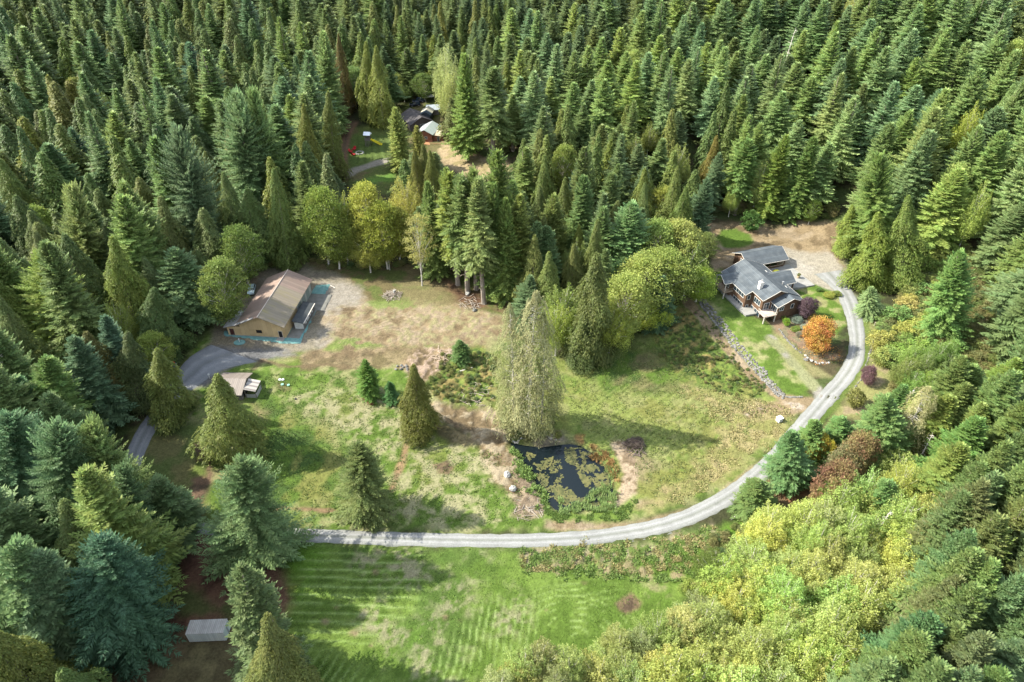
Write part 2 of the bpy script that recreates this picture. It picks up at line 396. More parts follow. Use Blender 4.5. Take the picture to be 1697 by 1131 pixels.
def leafy_mesh(name, seed, Hh=14, Rr=4.5, nb=34, per=190, z0=.15, leaf=.42, shape=1.0, irr=1.0, taper=0.0, rbs=(.16,.36)):
    """broad-leaved crown: clusters of leaves round many limb ends inside an uneven ellipsoid"""
    r = np.random.default_rng(seed)
    B, D, L, W, LV, HV = [], [], [], [], [], []
    zc = Hh * (z0 + (1 - z0) * .5); hz = Hh * (1 - z0) * .5
    cs = []
    for i in range(nb):
        u = 1 - 2 * (i + .5) / nb; a = i * 2.39996 + seed
        q = math.sqrt(max(0, 1 - u * u)) ** .8
        f = r.uniform(.62, .86) if r.random() < .82 else r.uniform(.15, .5)
        wv = 1 + .16 * irr * math.sin(a * 2 + seed) + .1 * irr * math.sin(3 * a)
        top = (1 - taper * u) if u > 0 else (1 - .25 * abs(u))
        c = np.array([Rr * q * f * math.cos(a) * wv * top, Rr * q * f * math.sin(a) * wv * top, zc + hz * u * .86 * shape])
        cs.append(c)
        rb = Rr * r.uniform(*rbs)
        n = int(per * r.uniform(.6, 1.3))
        v = r.normal(size=(n, 3)); v /= np.linalg.norm(v, axis=1, keepdims=True)
        v[:, 2] = np.where(v[:, 2] < -.3, -v[:, 2] * .5, v[:, 2])
        rr = rb * np.abs(r.normal(.85, .32, n))
        Pp = c[None] + v * rr[:, None] * np.array([1, 1, .72])
        dd = v * .7 + r.normal(0, .6, (n, 3))
        bl = r.random(); bh = r.random()
        B.append(Pp); D.append(dd); ln = r.uniform(.7, 1.35, n) * leaf; L.append(ln); W.append(ln * .8)
        LV.append(np.clip(.2 + .55 * bl + r.normal(0, .2, n), 0, 1)); HV.append(np.clip(bh * .7 + .15 + r.normal(0, .2, n), 0, 1))
    B = np.concatenate(B); D = np.concatenate(D); L = np.concatenate(L); W = np.concatenate(W)
    V, F = kites(B, D, L, W, .12, r.uniform(-3, 3, len(B)), seed)
    return crown_mesh(name, V, F, np.concatenate(LV), np.concatenate(HV)), cs

def plume_mesh(name, seed, Hh=13, Rr=4, npl=46, per=330, leaf=.21, z0=.12):
    """feathery crown: many upright leafy shoots of uneven height"""
    r = np.random.default_rng(seed); B, D, L, W, LV, HV, tips = [], [], [], [], [], [], []
    for i in range(npl):
        q = math.sqrt((i + .5) / npl); a = i * 2.39996 + seed; wv = 1 + .22 * math.sin(2 * a + seed) + .12 * math.sin(5 * a)
        x = Rr * .86 * q * math.cos(a) * wv; y = Rr * .86 * q * math.sin(a) * wv
        zt = Hh * (1 - .42 * q ** 2.2) * r.uniform(.74, 1.04); zl = Hh * z0 + (zt * .35) * q
        n = int(per * r.uniform(.5, 1.25)); s = r.random(n) ** .75
        rad = Rr * .23 * (1 - s) ** .55 * r.uniform(.8, 1.3) + .12
        th = r.uniform(0, 6.28, n); rr = rad * np.abs(r.normal(.75, .35, n))
        out = np.array([math.cos(a), math.sin(a)]) * q
        P_ = np.stack([x + out[0] * s * .8 + rr * np.cos(th), y + out[1] * s * .8 + rr * np.sin(th), zl + (zt - zl) * s + r.normal(0, .2, n)], 1)
        dd = np.stack([np.cos(th) * .6, np.sin(th) * .6, np.full(n, .35)], 1) + r.normal(0, .5, (n, 3))
        bl, bh = r.random(), r.random(); ln = r.uniform(.6, 1.4, n) * leaf
        B.append(P_); D.append(dd); L.append(ln); W.append(ln * .8)
        LV.append(np.clip(.25 + .45 * bl + r.normal(0, .2, n), 0, 1)); HV.append(np.clip(.2 + .6 * bh + r.normal(0, .2, n), 0, 1))
        tips.append(np.array([x + out[0] * .8, y + out[1] * .8, zt * .95]))
    B = np.concatenate(B); D = np.concatenate(D); L = np.concatenate(L); W = np.concatenate(W)
    V, F = kites(B, D, L, W, .12, r.uniform(-3, 3, len(B)), seed)
    return crown_mesh(name, V, F, np.concatenate(LV), np.concatenate(HV)), tips

def trunk_mesh(name, seed, Hh, r0, limbs=None, top=.96, lean=.02, n=7, stubs=0, stublen=1.5):
    rd = random.Random(seed); b = MB()
    pts = []; k = 7
    for i in range(k + 1):
        t = i / k; pts.append(Vector((math.sin(t * 3 + seed) * lean * Hh * t, math.cos(t * 2.3 + seed) * lean * Hh * t, -0.5 + (Hh * top + .5) * t)))
    for i in range(k):
        ra = r0 * (1 - i / k) ** .8 + .03; rb = r0 * (1 - (i + 1) / k) ** .8 + .03
        if i == 0: b.bar(pts[0], pts[0].lerp(pts[1], .25), ra * 1.45, n, ra * 1.05); b.bar(pts[0].lerp(pts[1], .25), pts[1], ra * 1.05, n, rb)
        else: b.bar(pts[i], pts[i + 1], ra, n, rb)
    for c in (limbs or []):
        c = Vector(c); z = max(Hh * .12, c.z * .55); t = (z + .5) / (Hh * top + .5); j = min(k - 1, int(t * k)); q = pts[j].lerp(pts[j + 1], t * k - j)
        mid = q.lerp(c, .5) + Vector((0, 0, .4)); b.bar(q, mid, r0 * .32, 5, r0 * .2); b.bar(mid, c, r0 * .2, 5, .02)
    for i in range(stubs):
        t = rd.uniform(.15, .97); z = Hh * top * t; j = min(k - 1, int(t * k)); q = pts[j].lerp(pts[j + 1], t * k - j)
        a = rd.uniform(0, 6.28); L = stublen * (1 - t * .7) * rd.uniform(.5, 1.2)
        m_ = q + Vector((math.cos(a) * L * .6, math.sin(a) * L * .6, L * .05)); e = q + Vector((math.cos(a) * L, math.sin(a) * L, L * rd.uniform(-.2, .35)))
        b.bar(q, m_, .07, 4, .045); b.bar(m_, e, .045, 4, .012)
        if rd.random() < .5: b.bar(m_, m_ + Vector((math.cos(a + .8) * L * .4, math.sin(a + .8) * L * .4, .1)), .03, 4, .01)
    me = bpy.data.meshes.new(name); me.from_pydata(b.v, [], b.f); me.update(); return me

# each proto: (crown mesh, trunk mesh, nominal height, nominal crown radius)
PR = {}
def proto(key, crown, trunk, Hh, Rr):
    if crown is not None:          # the radius the crown really has, so placed widths come out true
        v = np.empty(len(crown.vertices) * 3, np.float32); crown.vertices.foreach_get('co', v); v = v.reshape(-1, 3)
        Rr = float(np.percentile(np.hypot(v[:, 0], v[:, 1]), 97.5))
    PR.setdefault(key, []).append((crown, trunk, Hh, Rr))
def addmat(me, m):
    me.materials.append(m); return me
for i in range(6):      # full detail firs
    h = 25; rr = [4.3, 4.8, 4.0, 5.2, 4.5, 5.0][i]
    proto('fir', addmat(fir_mesh('fir_crown', 20 + i, h, rr, 560, 18, [.07,.1,.05,.08,.14,.06][i], irr=.16 + .03 * (i % 3), tl=.26), M_fir),
          addmat(trunk_mesh('fir_trunk', i, h, .38, stubs=12), M_bark), h, rr)
for i in range(8):      # forest firs, seen from farther off
    h = 25; rr = [3.3, 3.7, 3.1, 4.0, 3.5, 3.8, 3.2, 3.6][i]
    proto('fir_far', addmat(fir_mesh('forest_fir_crown', 50 + i, h, rr, 240, 10, [.2,.15,.25,.12,.3,.2,.18,.22][i], wide=1.15, irr=.2, power=.92), M_fir),
          addmat(trunk_mesh('forest_fir_trunk', 30 + i, h, .3, n=5), M_bark), h, rr)
for i in range(3):      # tall firs with long bare trunks
    h = 25; rr = 3.2
    proto('barefir', addmat(fir_mesh('tall_fir_crown', 70 + i, h, rr, 330, 13, .33, irr=.25, droop=.6, power=.6), M_fir),
          addmat(trunk_mesh('tall_fir_trunk', 40 + i, h, .42, stubs=26, stublen=1.8), M_bark), h, rr)
for i in range(2):      # stately spruce with long frond boughs
    h = 25; rr = 7.0
    proto('spruce', addmat(fir_mesh('spruce_crown', 80 + i, h, rr, 640, 30, .04, droop=.42, irr=.12, wide=.8, power=.8, tl=.2), M_fir),
          addmat(trunk_mesh('spruce_trunk', 50 + i, h, .45, stubs=8), M_bark), h, rr)
for i in range(3):      # ragged spreading old firs
    h = 25; rr = 7.0
    proto('oldfir', addmat(fir_mesh('old_fir_crown', 90 + i, h, rr, 720, 28, .08, droop=.25, irr=.28, wide=.8, power=.68, tl=.2), M_fir),
          addmat(trunk_mesh('old_fir_trunk', 60 + i, h, .5, stubs=20, stublen=2.2), M_bark), h, rr)
for i in range(5):
    h = 25; rr = [4.8, 5.3, 4.4, 5.6, 5.0][i]
    proto('cedar', addmat(cedar_mesh('cedar_crown', 110 + i, h, rr, 1150, 24, .02, size=.62, irr=.17 + .04 * (i % 3)), M_cedar),
          addmat(trunk_mesh('cedar_trunk', 70 + i, h, .45, stubs=10, stublen=1.2), M_bark), h, rr)
for i in range(5):
    h = 25; rr = [3.6, 4.0, 3.4, 4.3, 3.8][i]
    proto('cedar_far', addmat(cedar_mesh('forest_cedar_crown', 130 + i, h, rr, 480, 15, .06, size=.9, irr=.24, power=.95), M_cedar),
          addmat(trunk_mesh('forest_cedar_trunk', 80 + i, h, .3, n=5), M_bark), h, rr)
for i in range(2):      # thin pale cedar showing its stem
    h = 25; rr = 5.0
    proto('thin', addmat(cedar_mesh('thin_cedar_crown', 150 + i, h, rr, 900, 20, .02, size=.56, power=.5, irr=.34), M_thin),
          addmat(trunk_mesh('thin_cedar_trunk', 90 + i, h, .35, stubs=70, stublen=3.4), M_pale), h, rr)
for i in range(5):
    h = 14; rr = 4.6
    c, cs = leafy_mesh('alder_crown', 170 + i, h, rr, 110, 150, .10, .25, irr=1.4, taper=.25, rbs=(.13,.30)) if i % 2 else plume_mesh('alder_crown', 170 + i, h, rr, 60, 300, .23)
    proto('alder', addmat(c, M_alder), addmat(trunk_mesh('alder_trunk', 100 + i, h, .2, cs[::2], .85), M_pale), h, rr)
for i in range(5):
    h = 13; rr = 3.9
    c, cs = plume_mesh('yellow_alder_crown', 190 + i, h, rr, 52 + 4 * i, 330)
    proto('yalder', addmat(c, M_yellow), addmat(trunk_mesh('yellow_alder_trunk', 110 + i, h, .16, cs[::2], .9), M_pale), h, rr)
for i in range(3):
    h = 4.5; rr = 2.6
    c, cs = leafy_mesh('bush_crown', 210 + i, h, rr, 26, 130, .02, .26)
    proto('bush', addmat(c, M_shrub), addmat(trunk_mesh('bush_stem', 120 + i, h, .07, cs[::2], .7), M_bark), h, rr)
for i in range(1):
    h = 18; rr = 4.2
    c, cs = leafy_mesh('birch_crown', 230 + i, h, rr, 60, 70, .28, .27, irr=1.6)
    proto('sparse', addmat(c, M_yellow), addmat(trunk_mesh('birch_trunk', 130 + i, h, .17, cs[::2], .93), M_pale), h, rr)
for i in range(2):
    h = 7; rr = 5.6
    c, cs = leafy_mesh('round_crown', 240 + i, h, rr, 120, 170, .03, .24, irr=1.6, rbs=(.10,.26))
    proto('round', addmat(c, M_white), addmat(trunk_mesh('round_tree_trunk', 140 + i, h, .2, cs[::3], .6), M_bark), h, rr)
proto('dead', None, addmat(trunk_mesh('snag_trunk', 151, 20, .3, stubs=34, stublen=2.6, lean=.03), M_pale), 20, 2)
proto('dead', None, addmat(trunk_mesh('snag_trunk', 152, 20, .22, stubs=46, stublen=3.2, lean=.05), M_pale), 20, 2)

# ------------------------------------------------------------------ tree placing
TREES = []      # dict per tree
def solve_tip(tx, ty, h): return G(tx, ty, h)
def T(key, tx, ty, h, rr=None, tint=(1, 1, 1), label=None, name=None, cat=None, group=None, var=None, must=True):
    x, y, z = G(tx, ty, h)
    TREES.append(dict(key=key, x=x, y=y, z=z, h=h, r=rr, tint=tint, label=label, name=name, cat=cat, group=group, var=var, must=must))
def K(key, tx, ty, by, rr=None, tint=(1, 1, 1), label=None, bx=None, **k):
    if bx is not None:            # tip and foot both read off the photograph: a tree may lean a little
        x, y, z = G(bx, by); u = ray(tx, ty); t = y / u[1]
        hz = CAMH + u[2] * t; h = hz - z; lean = math.atan2(u[0] * t - x, h)
        TREES.append(dict(key=key, x=x, y=y, z=z, h=h, r=rr, tint=tint, label=label, name=k.get('name'), cat=k.get('cat'), group=k.get('group'), var=k.get('var'), must=True, lean=lean)); return
    lo, hi = .3, 60
    for i in range(26):
        m = (lo + hi) / 2; x, y, z = G(tx, ty, m)
        if P(x, y, z)[1] < by: lo = m
        else: hi = m
    T(key, tx, ty, (lo + hi) / 2, rr, tint, label, **k)

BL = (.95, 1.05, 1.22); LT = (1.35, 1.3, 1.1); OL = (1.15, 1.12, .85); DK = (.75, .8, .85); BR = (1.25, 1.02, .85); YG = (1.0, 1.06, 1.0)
# ---- the trees one can single out, by the pixel of the tip and of the foot of the trunk
# foreground left and lawn
K('cedar', 260, 574, 690, 5.6, OL, 'dense conical cedar at the bend of the paved drive, tan on its sunny side', bx=288)
K('cedar', 356, 622, 752, 7.0, (1.1,1.1,.8), 'broad bronze green cedar just below the small open shed', bx=390)
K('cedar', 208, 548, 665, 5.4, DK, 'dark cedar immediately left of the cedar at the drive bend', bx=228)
K('cedar', 142, 546, 668, 6.6, (1.1,.85,.7), 'wide brown-tinged cedar, second one left of the drive bend', bx=182)
K('spruce', 595, 735, 850, 5.6, (.95,.95,.85), 'full dark green fir standing alone on the lawn above the gravel road', bx=607)
K('oldfir', 402, 762, 930, 7.8, (1.1,1.15,1.2), 'huge ragged grey-green fir overhanging the left end of the gravel road', bx=422)
K('fir', 262, 788, 890, 5.6, (1,1,.85), 'mid-size fir between the huge ragged fir and the left woodland', bx=290)
K('fir', 402, 926, 1115, 5.0, (1.3,1.12,.9), 'brownish spruce with exposed boughs at the lawn edge beside the white container', bx=452)
K('cedar', 440, 1018, 1185, 5.6, (1.2,1.05,.8), 'bronze cedar at the bottom edge by the mown field', bx=478)
K('spruce', 165, 893, 1062, 8.4, (.72,.90,1.02), 'big blue-green spruce with layered drooping boughs left of the container', bx=208)
K('fir', 128, 940, 1062, 4.2, (.85,1,.8), 'narrow dark fir tucked against the left side of the big blue spruce', bx=140)
K('fir', 22, 884, 1090, 7.4, (1.15,1.25,1.1), 'bushy light-tipped fir in the lower left corner', bx=30)
K('fir', 62, 905, 1085, 6.4, BL, 'bluish fir between the corner fir and the big blue spruce', bx=80)
K('oldfir', 150, 694, 878, 6.2, LT, 'pale-topped old fir whose boughs reach over the paved drive', bx=212)
K('oldfir', 92, 697, 900, 7.2, (1.2,1.3,1.2), 'old fir with light green top, middle of the left foreground clump', bx=128)
K('oldfir', 12, 675, 870, 7.5, (1.15,1.25,1.15), 'old fir at the left edge with its light green top above the foreground clump', bx=30)
K('oldfir', 205, 760, 925, 4.8, (1,1.05,.9), 'yellow-flecked old fir leaning toward the paved drive', bx=222)
K('fir', 75, 585, 740, 6.6, (1.1,1.2,.9), 'layered fir just right of the bare leaning snag', bx=108)
K('fir', 28, 612, 755, 5.4, (1,1.2,1.1), 'layered fir directly under the bare leaning snag', bx=52)
K('fir', 108, 560, 700, 5.5, BL, 'small bluish fir behind the layered firs by the snag')
K('fir', 158, 520, 650, 4.6, BL, 'slim blue-grey fir between two dark cedars')
K('spruce', 68, 410, 580, 8.6, (1.45,1.45,.95), 'bright green layered fir at the left, sunlit boughs in tiers', bx=118)
K('oldfir', 115, 304, 500, 7.2, LT, 'tall open fir with bleached boughs above the bright green layered fir', bx=165)
K('fir', 202, 320, 520, 8.0, (1.15,1.3,1), 'tall tapering fir with fresh green top, behind the yellow-topped cedar', bx=245)
K('cedar', 186, 386, 560, 6.6, (1.3,1.3,.8), 'tall cedar with yellow-green sunlit left side, left of the barn', bx=232)
K('cedar', 255, 470, 590, 7.0, (.75,.9,.75), 'dark bushy cedar nearest the left side of the barn yard', bx=268)
K('alder', 345, 428, 545, 5.6, (.75,.9,.8), 'rounded green alder just left of the barn')
K('alder', 383, 372, 478, 5.6, (.8,.95,.9), 'rounded green alder above the back left corner of the barn')
K('oldfir', 275, 212, 440, 8.5, BL, 'giant blue-green fir with a bare trunk showing below its crown')
K('fir', 245, 225, 430, 7.0, (1.1,1.25,1.2), 'tall fir touching the left side of the giant blue-green fir')
K('cedar', 440, 275, 440, 5.6, (1.2,1.25,.9), 'yellow-green cedar standing behind the barn roof')
K('cedar', 330, 250, 400, 4.8, (1.3,1.12,.9), 'pale brown cedar between the giant fir and the yellow-green cedar')
K('cedar', 490, 172, 335, 5.6, (1.45,1.2,.85), 'tan-tinged tall cedar left of the play lawn')
K('cedar', 530, 150, 300, 5.0, (1.1,1.05,.8), 'tall cedar immediately left of the play lawn')
K('oldfir', 372, 150, 360, 9.0, (1.25,1.35,1.3), 'massive grey-green fir with curling boughs in the left forest')
K('oldfir', 408, 150, 350, 8.0, (1.1,1.25,1.2), 'second massive fir joined to the right of the massive grey-green fir')
K('fir', 525, 52, 220, 6.2, (1.25,1.4,1.35), 'tall light bluish fir left of the pale twin cedars')
K('cedar', 552, 55, 190, 4.6, (.95,.7,.6), 'dark brown cedar squeezed beside the pale twin cedars')
K('cedar', 596, 66, 195, 5.6, (1.7,1.5,1.05), 'pale yellow cedar, left half of the twin cedars behind the play lawn')
K('cedar', 620, 74, 207, 6.2, (1.55,1.45,.95), 'pale yellow cedar, right half of the twin cedars behind the play lawn')
K('fir', 608, 62, 180, 4.0, (1.3,1.3,1.1), 'pointed fir poking out between the twin cedars')
K('alder', 700, 120, 168, 5.0, (.5,.65,.6), 'dark green bushy tree behind the two black cars')
K('alder', 668, 138, 170, 4.5, (.5,.65,.6), 'low dark broadleaf tree right of the twin cedars')
K('fir', 656, 178, 283, 4.8, (1.7,1.55,1.25), 'light grey-green fir with visible stem in front of the far cabin')
K('fir', 691, 208, 285, 3.6, (1.6,1.35,1.1), 'smaller pale fir screening the far cabin roof')
K('cedar', 700, 236, 345, 4.6, (1.3,.95,.65), 'bronze-green narrow cedar below the far cabin')
K('cedar', 716, 246, 365, 4.4, (1.2,1.1,.65), 'olive narrow cedar just below the far cabin deck')
K('cedar', 688, 245, 350, 3.8, (1.2,1,.7), 'narrow cedar at the left of the pair below the far cabin')
K('yalder', 735, 72, 190, 6.2, (.85,.85,1.1), 'pale yellow maple right of the black cars')
K('yalder', 745, 105, 215, 5.4, (.8,.82,1.0), 'pale yellow maple below the one right of the black cars')
K('fir', 768, 90, 265, 6.0, (1.3,1.4,.95), 'tall light green fir right of the far cabin')
K('alder', 770, 190, 262, 5.0, (1.1,1.1,.9), 'broadleaf tree in the gap right of the far cabin')
K('barefir', 815, 110, 268, 6.2, (1.1,1.1,.85), 'tall fir above the straw-coloured clearing')
K('fir', 735, 276, 430, 4.6, (1.15,1.25,.85), 'fresh green fir above the yellow-leaved birch')
K('barefir', 748, 285, 472, 5.0, (1.3,1.25,.8), 'tall thin fir on a bare trunk, leftmost of the row right of the birch')
K('barefir', 766, 290, 484, 5.0, (1.25,1.2,.85), 'tall thin fir on a bare trunk, second of the row right of the birch')
K('barefir', 796, 296, 503, 4.6, (1.45,1.3,.95), 'tall thin fir on a bare trunk, third of the row right of the birch')
K('barefir', 782, 278, 480, 4.6, (1.1,1.1,.75), 'tall fir set back in the row of bare-trunked firs')
K('barefir', 830, 250, 470, 5.0, (1.1,1.15,.8), 'tall dark fir at the right end of the bare-trunked row')
K('fir', 712, 300, 458, 4.6, (1.0,1.1,.8), 'fir just right of the yellow-leaved birch')
K('fir', 812, 302, 488, 4.6, (1.0,1.1,.8), 'fir with low foliage near the right end of the bare-trunked row')
K('fir', 840, 330, 500, 4.6, (1.2,1.25,.8), 'light fir closing the right end of the bare-trunked row')
K('fir', 866, 322, 487, 5.8, (1.25,1.2,.85), 'tapering fir left of the twin-topped fir above the pale tree')
K('fir', 893, 368, 492, 5.0, (1.1,1.14,1), 'twin-topped fir directly above the pale tree, left stem')
K('fir', 907, 375, 488, 5.6, (1.1,1.15,.95), 'twin-topped fir directly above the pale tree, right stem')
K('fir', 848, 300, 455, 4.5, (1.1,1.2,1.0), 'grey-green fir behind the tapering fir')
K('thin', 852, 500, 700, 5.4, (.95,1.0,.95), 'pale thin cedar by the pond, left stem of three')
K('thin', 882, 478, 714, 7.0, (1.0,1.0,1.0), 'tallest pale thin cedar by the pond with white trunk showing')
K('thin', 905, 510, 708, 5.2, (.85,.92,.75), 'pale cedar by the pond, right stem of three, greener below')
K('cedar', 992, 420, 590, 7.0, (.95,.9,.75), 'dark olive cedar with pointed top, right of the pale pond trees')
K('cedar', 968, 520, 598, 5.0, (.8,.9,.75), 'low dark green cedar skirt against the olive cedar')
K('fir', 1046, 336, 478, 8.0, (1.15,1.4,1.5), 'blue-green broad fir at the left of the light alders')
K('fir', 1000, 343, 475, 5.6, (1.1,1.2,.95), 'fir left of the blue-green broad fir')
K('fir', 972, 290, 430, 5.6, (1.1,1.15,.8), 'olive fir above the fir left of the blue-green broad fir')
K('fir', 1100, 456, 540, 4.4, (.55,.75,.95), 'small dark blue-green fir at the foot of the light alders')
K('fir', 1140, 322, 395, 4.2, (1,1.1,1), 'small fir peeking over the light alders, near the dirt bank')
ALD = 1
for i, (a, b, c, r_, t) in enumerate([(1090,362,470,7.5,YG),(1135,362,470,7.0,(1.05,1.05,1)),(1150,398,490,7.0,YG),(1112,412,510,7.5,(1.1,1.08,1)),
        (1072,420,525,8.0,(1.05,1.06,1)),(1040,455,560,7.6,(1.05,1.08,1)),(1080,490,545,6.4,(1.3,1.4,.8)),(1165,440,500,5.2,(1.2,1.3,.8)),(1018,500,585,5.6,(1.15,1.18,.85)),
        (938,470,560,6.0,(1.1,1.14,1)),(925,500,590,5.2,(1.2,1.25,.9))]):
    lab = ['light alder crown at the upper left of the bright alder clump', 'light alder crown at the very top of the bright alder clump', 'light alder crown facing the grey-roofed house', 'light alder crown at the heart of the bright clump',
           'large light alder crown on the left of the bright clump', 'light alder crown nearest the dark olive cedar', 'light alder crown above the small dark blue-green fir', 'light alder at the top end of the rock wall',
           'low alder crown at the foot of the bright clump, left side', 'light alder between the pale pond trees and the olive cedar', 'fresh green alder touching the pale pond trees'][i]
    K('alder', a, b, c, r_, (t[0] * 1.05, t[1] * 1.1, t[2] * 1.1), lab)
for i, (a, b, c, r_, t) in enumerate([(520,306,440,7.0,(.85,.95,.75)),(592,298,432,6.6,(1.2,1.15,.8)),(556,318,438,6.4,(.95,1,.8)),(545,350,446,5.6,(.8,.9,.7)),(628,332,446,6.4,(1.15,1.1,.75)),(652,340,436,5.4,(.95,.95,.7)),(668,290,395,6.0,(1.4,1.3,1.1)),(604,382,452,5.4,(.9,.9,.65))]):
    lab = ['big green alder left of the alder row behind the barn yard', 'yellowish-topped alder in the middle of the alder row', 'green alder behind the alder row, between two taller crowns', 'low green alder at the left front of the alder row',
           'olive alder over the white birch stems', 'alder right beside the yellow-leaved birch', 'pale alder behind the yellow-leaved birch', 'low olive alder at the front of the alder row'][i]
    K('alder', a, b, c, r_, t, lab)
K('sparse', 688, 352, 474, 4.4, (.85,.75,.75), 'yellow-leaved birch with a long bare white trunk', name='birch_tree', cat='birch')
K('sparse', 640, 400, 448, 2.2, (.6,.6,.5), 'small birch at the grove edge with white stem', name='birch_tree', cat='birch')
# little conifers on the lawn
K('fir', 603, 596, 656, 2.9, (.8,1.1,.7), 'small bright green fir on the lawn below the barn yard')
K('fir', 645, 632, 667, 2.0, (.7,1.0,.7), 'very small fir left of the bronze thin cedar')
K('cedar', 682, 604, 716, 4.8, (1.15,.92,.62), 'bronze thin cedar with bleached limbs standing alone mid-lawn')
K('fir', 763, 564, 598, 2.6, (.85,1.0,.7), 'little fir at the top of the bramble patch')
# around the house
K('yalder', 1268, 262, 352, 4.6, (.95,.95,1.0), 'yellow-leaved alder at the forest edge behind the garage', group=None)
K('yalder', 1158, 300, 350, 3.4, (.7,.7,.75), 'thin yellowish tree left of the dirt bank')
K('yalder', 1220, 300, 360, 3.0, (.75,.8,.7), 'slim tree on a thin white stem above the dirt bank')
K('cedar', 1192, 224, 330, 4.6, (1.55,1.0,.65), 'rust-brown cedar in the forest edge left of the house')
K('barefir', 1245, 232, 355, 4.8, (1.1,1.2,.75), 'fresh green fir right of the rust-brown cedar')
K('fir', 1300, 222, 360, 4.8, (1,1.15,.7), 'tall fir behind the garage, right of the yellow-leaved alder')
K('fir', 1345, 225, 362, 5.0, (1,1.15,.75), 'tall fir over the dirt bank behind the house')
K('alder', 1352, 330, 372, 2.4, (.6,.8,.6), 'small round green tree on the dirt bank')
K('bush', 1250, 352, 382, 3.4, (.5,.75,.6), 'dark green bush hanging over the dirt bank', name='bush', cat='bush')
K('cedar', 1413, 338, 416, 4.6, (1.5,1.6,.9), 'yellow-green rounded cedar at the top bend of the drive', bx=1404)
K('cedar', 1456, 348, 472, 6.4, (1.5,1.5,.9), 'broad yellow-green cedar right of the drive', bx=1443)
K('cedar', 1508, 318, 470, 6.2, (1.4,1.4,.85), 'yellow-tipped cedar behind the broad one right of the drive', bx=1492)
K('cedar', 1444, 402, 474, 4.0, (1.1,1.25,.7), 'low wide cedar just above the blue spruce', bx=1432)
K('oldfir', 1458, 250, 420, 7.0, (1.2,1.3,1.0), 'grey-green fir rising behind the yellow-green cedars', bx=1446)
K('spruce', 1444, 474, 522, 3.2, (1.45,1.6,1.9), 'silvery blue spruce beside the gravel drive', name='spruce_tree', cat='blue spruce', bx=1440)
K('fir', 1592, 408, 565, 5.4, (1.15,1.4,1.1), 'blue-green fir rising from the pale brush on the right', bx=1560)
K('fir', 1500, 640, 735, 4.0, (1,1.3,1.1), 'pine-green fir on the slope right of the small purple tree')
# right side trees by the road
for a, b, c, d, r_, t, l in [(1312,712,800,1308,4.3,(.95,1.15,.95),'dense pine closest to the road bend, green to the ground'),(1350,695,762,1346,3.9,(.95,1.15,.95),'dense pine behind the one closest to the road bend'),
        (1395,690,748,1392,4.0,(.9,1.15,1.0),'round-topped pine right of the golden shrub'),(1470,652,768,1460,5.6,(.9,1.12,.95),'tall pine above the reddish madrona'),(1255,793,850,1252,4.2,(.7,.85,.75),'dark spruce between the road and the yellow alders'),
        (1470,795,875,1465,4.6,(.8,1.05,.85),'dark green fir rising out of the yellow alders')]:
    K('fir', a, b, c, r_, t, l, bx=d)
K('round', 1365, 531, 582, 4.5, (.45,.26,.07), 'round orange-leaved maple on the garden bank above the road', name='maple_tree', cat='maple', var=0)
K('round', 1344, 494, 526, 2.6, (.15,.10,.112), 'purple-leaved plum tree at the corner of the house', name='plum_tree', cat='plum tree', var=1)
K('round', 1446, 608, 636, 1.9, (.19,.11,.11), 'small purple-leaved tree on the grass slope right of the road', name='plum_tree', cat='plum tree', var=1)
K('round', 1395, 768, 845, 4.2, (.26,.18,.09), 'rusty red madrona next to the roadside pines', name='madrona_tree', cat='madrona', var=0)
K('round', 1412, 742, 800, 4.0, (.22,.22,.10), 'olive madrona behind the rusty red one', name='madrona_tree', cat='madrona', var=1)
K('round', 1437, 722, 790, 4.0, (.26,.20,.09), 'brownish madrona above the roadside pines', name='madrona_tree', cat='madrona', var=0)
K('round', 1368, 722, 768, 2.8, (.36,.32,.05), 'golden shrub wedged between two roadside pines', name='bush', cat='bush', var=1)
K('bush', 1425, 647, 672, 2.2, (1.2,1.1,.8), 'low yellow-green bush on the slope below the small purple tree', name='bush', cat='bush')
K('alder', 1190, 915, 976, 3.9, (.5,.6,.5), 'dark olive tree at the left edge of the yellow alders')
K('dead', 14, 520, 690, None, (1,1,1), 'bleached leaning snag at the left edge', name='dead_tree', cat='dead tree', var=0)
for a, b, h_, l in [(1476,840,13,'bare dead tree rising from the yellow alders, leftmost of the snags'),(1548,712,12,'bare grey snag in the dark gap right of the madronas'),(1583,885,12,'forked white snag at the right edge of the yellow alders'),
        (1615,850,14,'leaning white snag before the dark fir on the right'),(1520,830,13,'thin grey snag in the middle of the yellow alders'),(1318,40,22,'white dead treetop in the hillside forest at the top right'),
        (595,26,24,'white dead treetop above the pale twin cedars'),(1375,85,20,'pale bare treetops in the hillside forest'),(1515,640,15,'grey dead top beside the pale cedar on the right'),(958,495,9,'small bare grey tree above the fresh green alder')]:
    T('dead', a, b, h_, None, (1,1,1), l, name='dead_tree', cat='dead tree')
K('thin', 1545, 640, 760, 6.0, (1.1,1.08,1), 'pale cedar with bleached boughs right of the small purple tree')

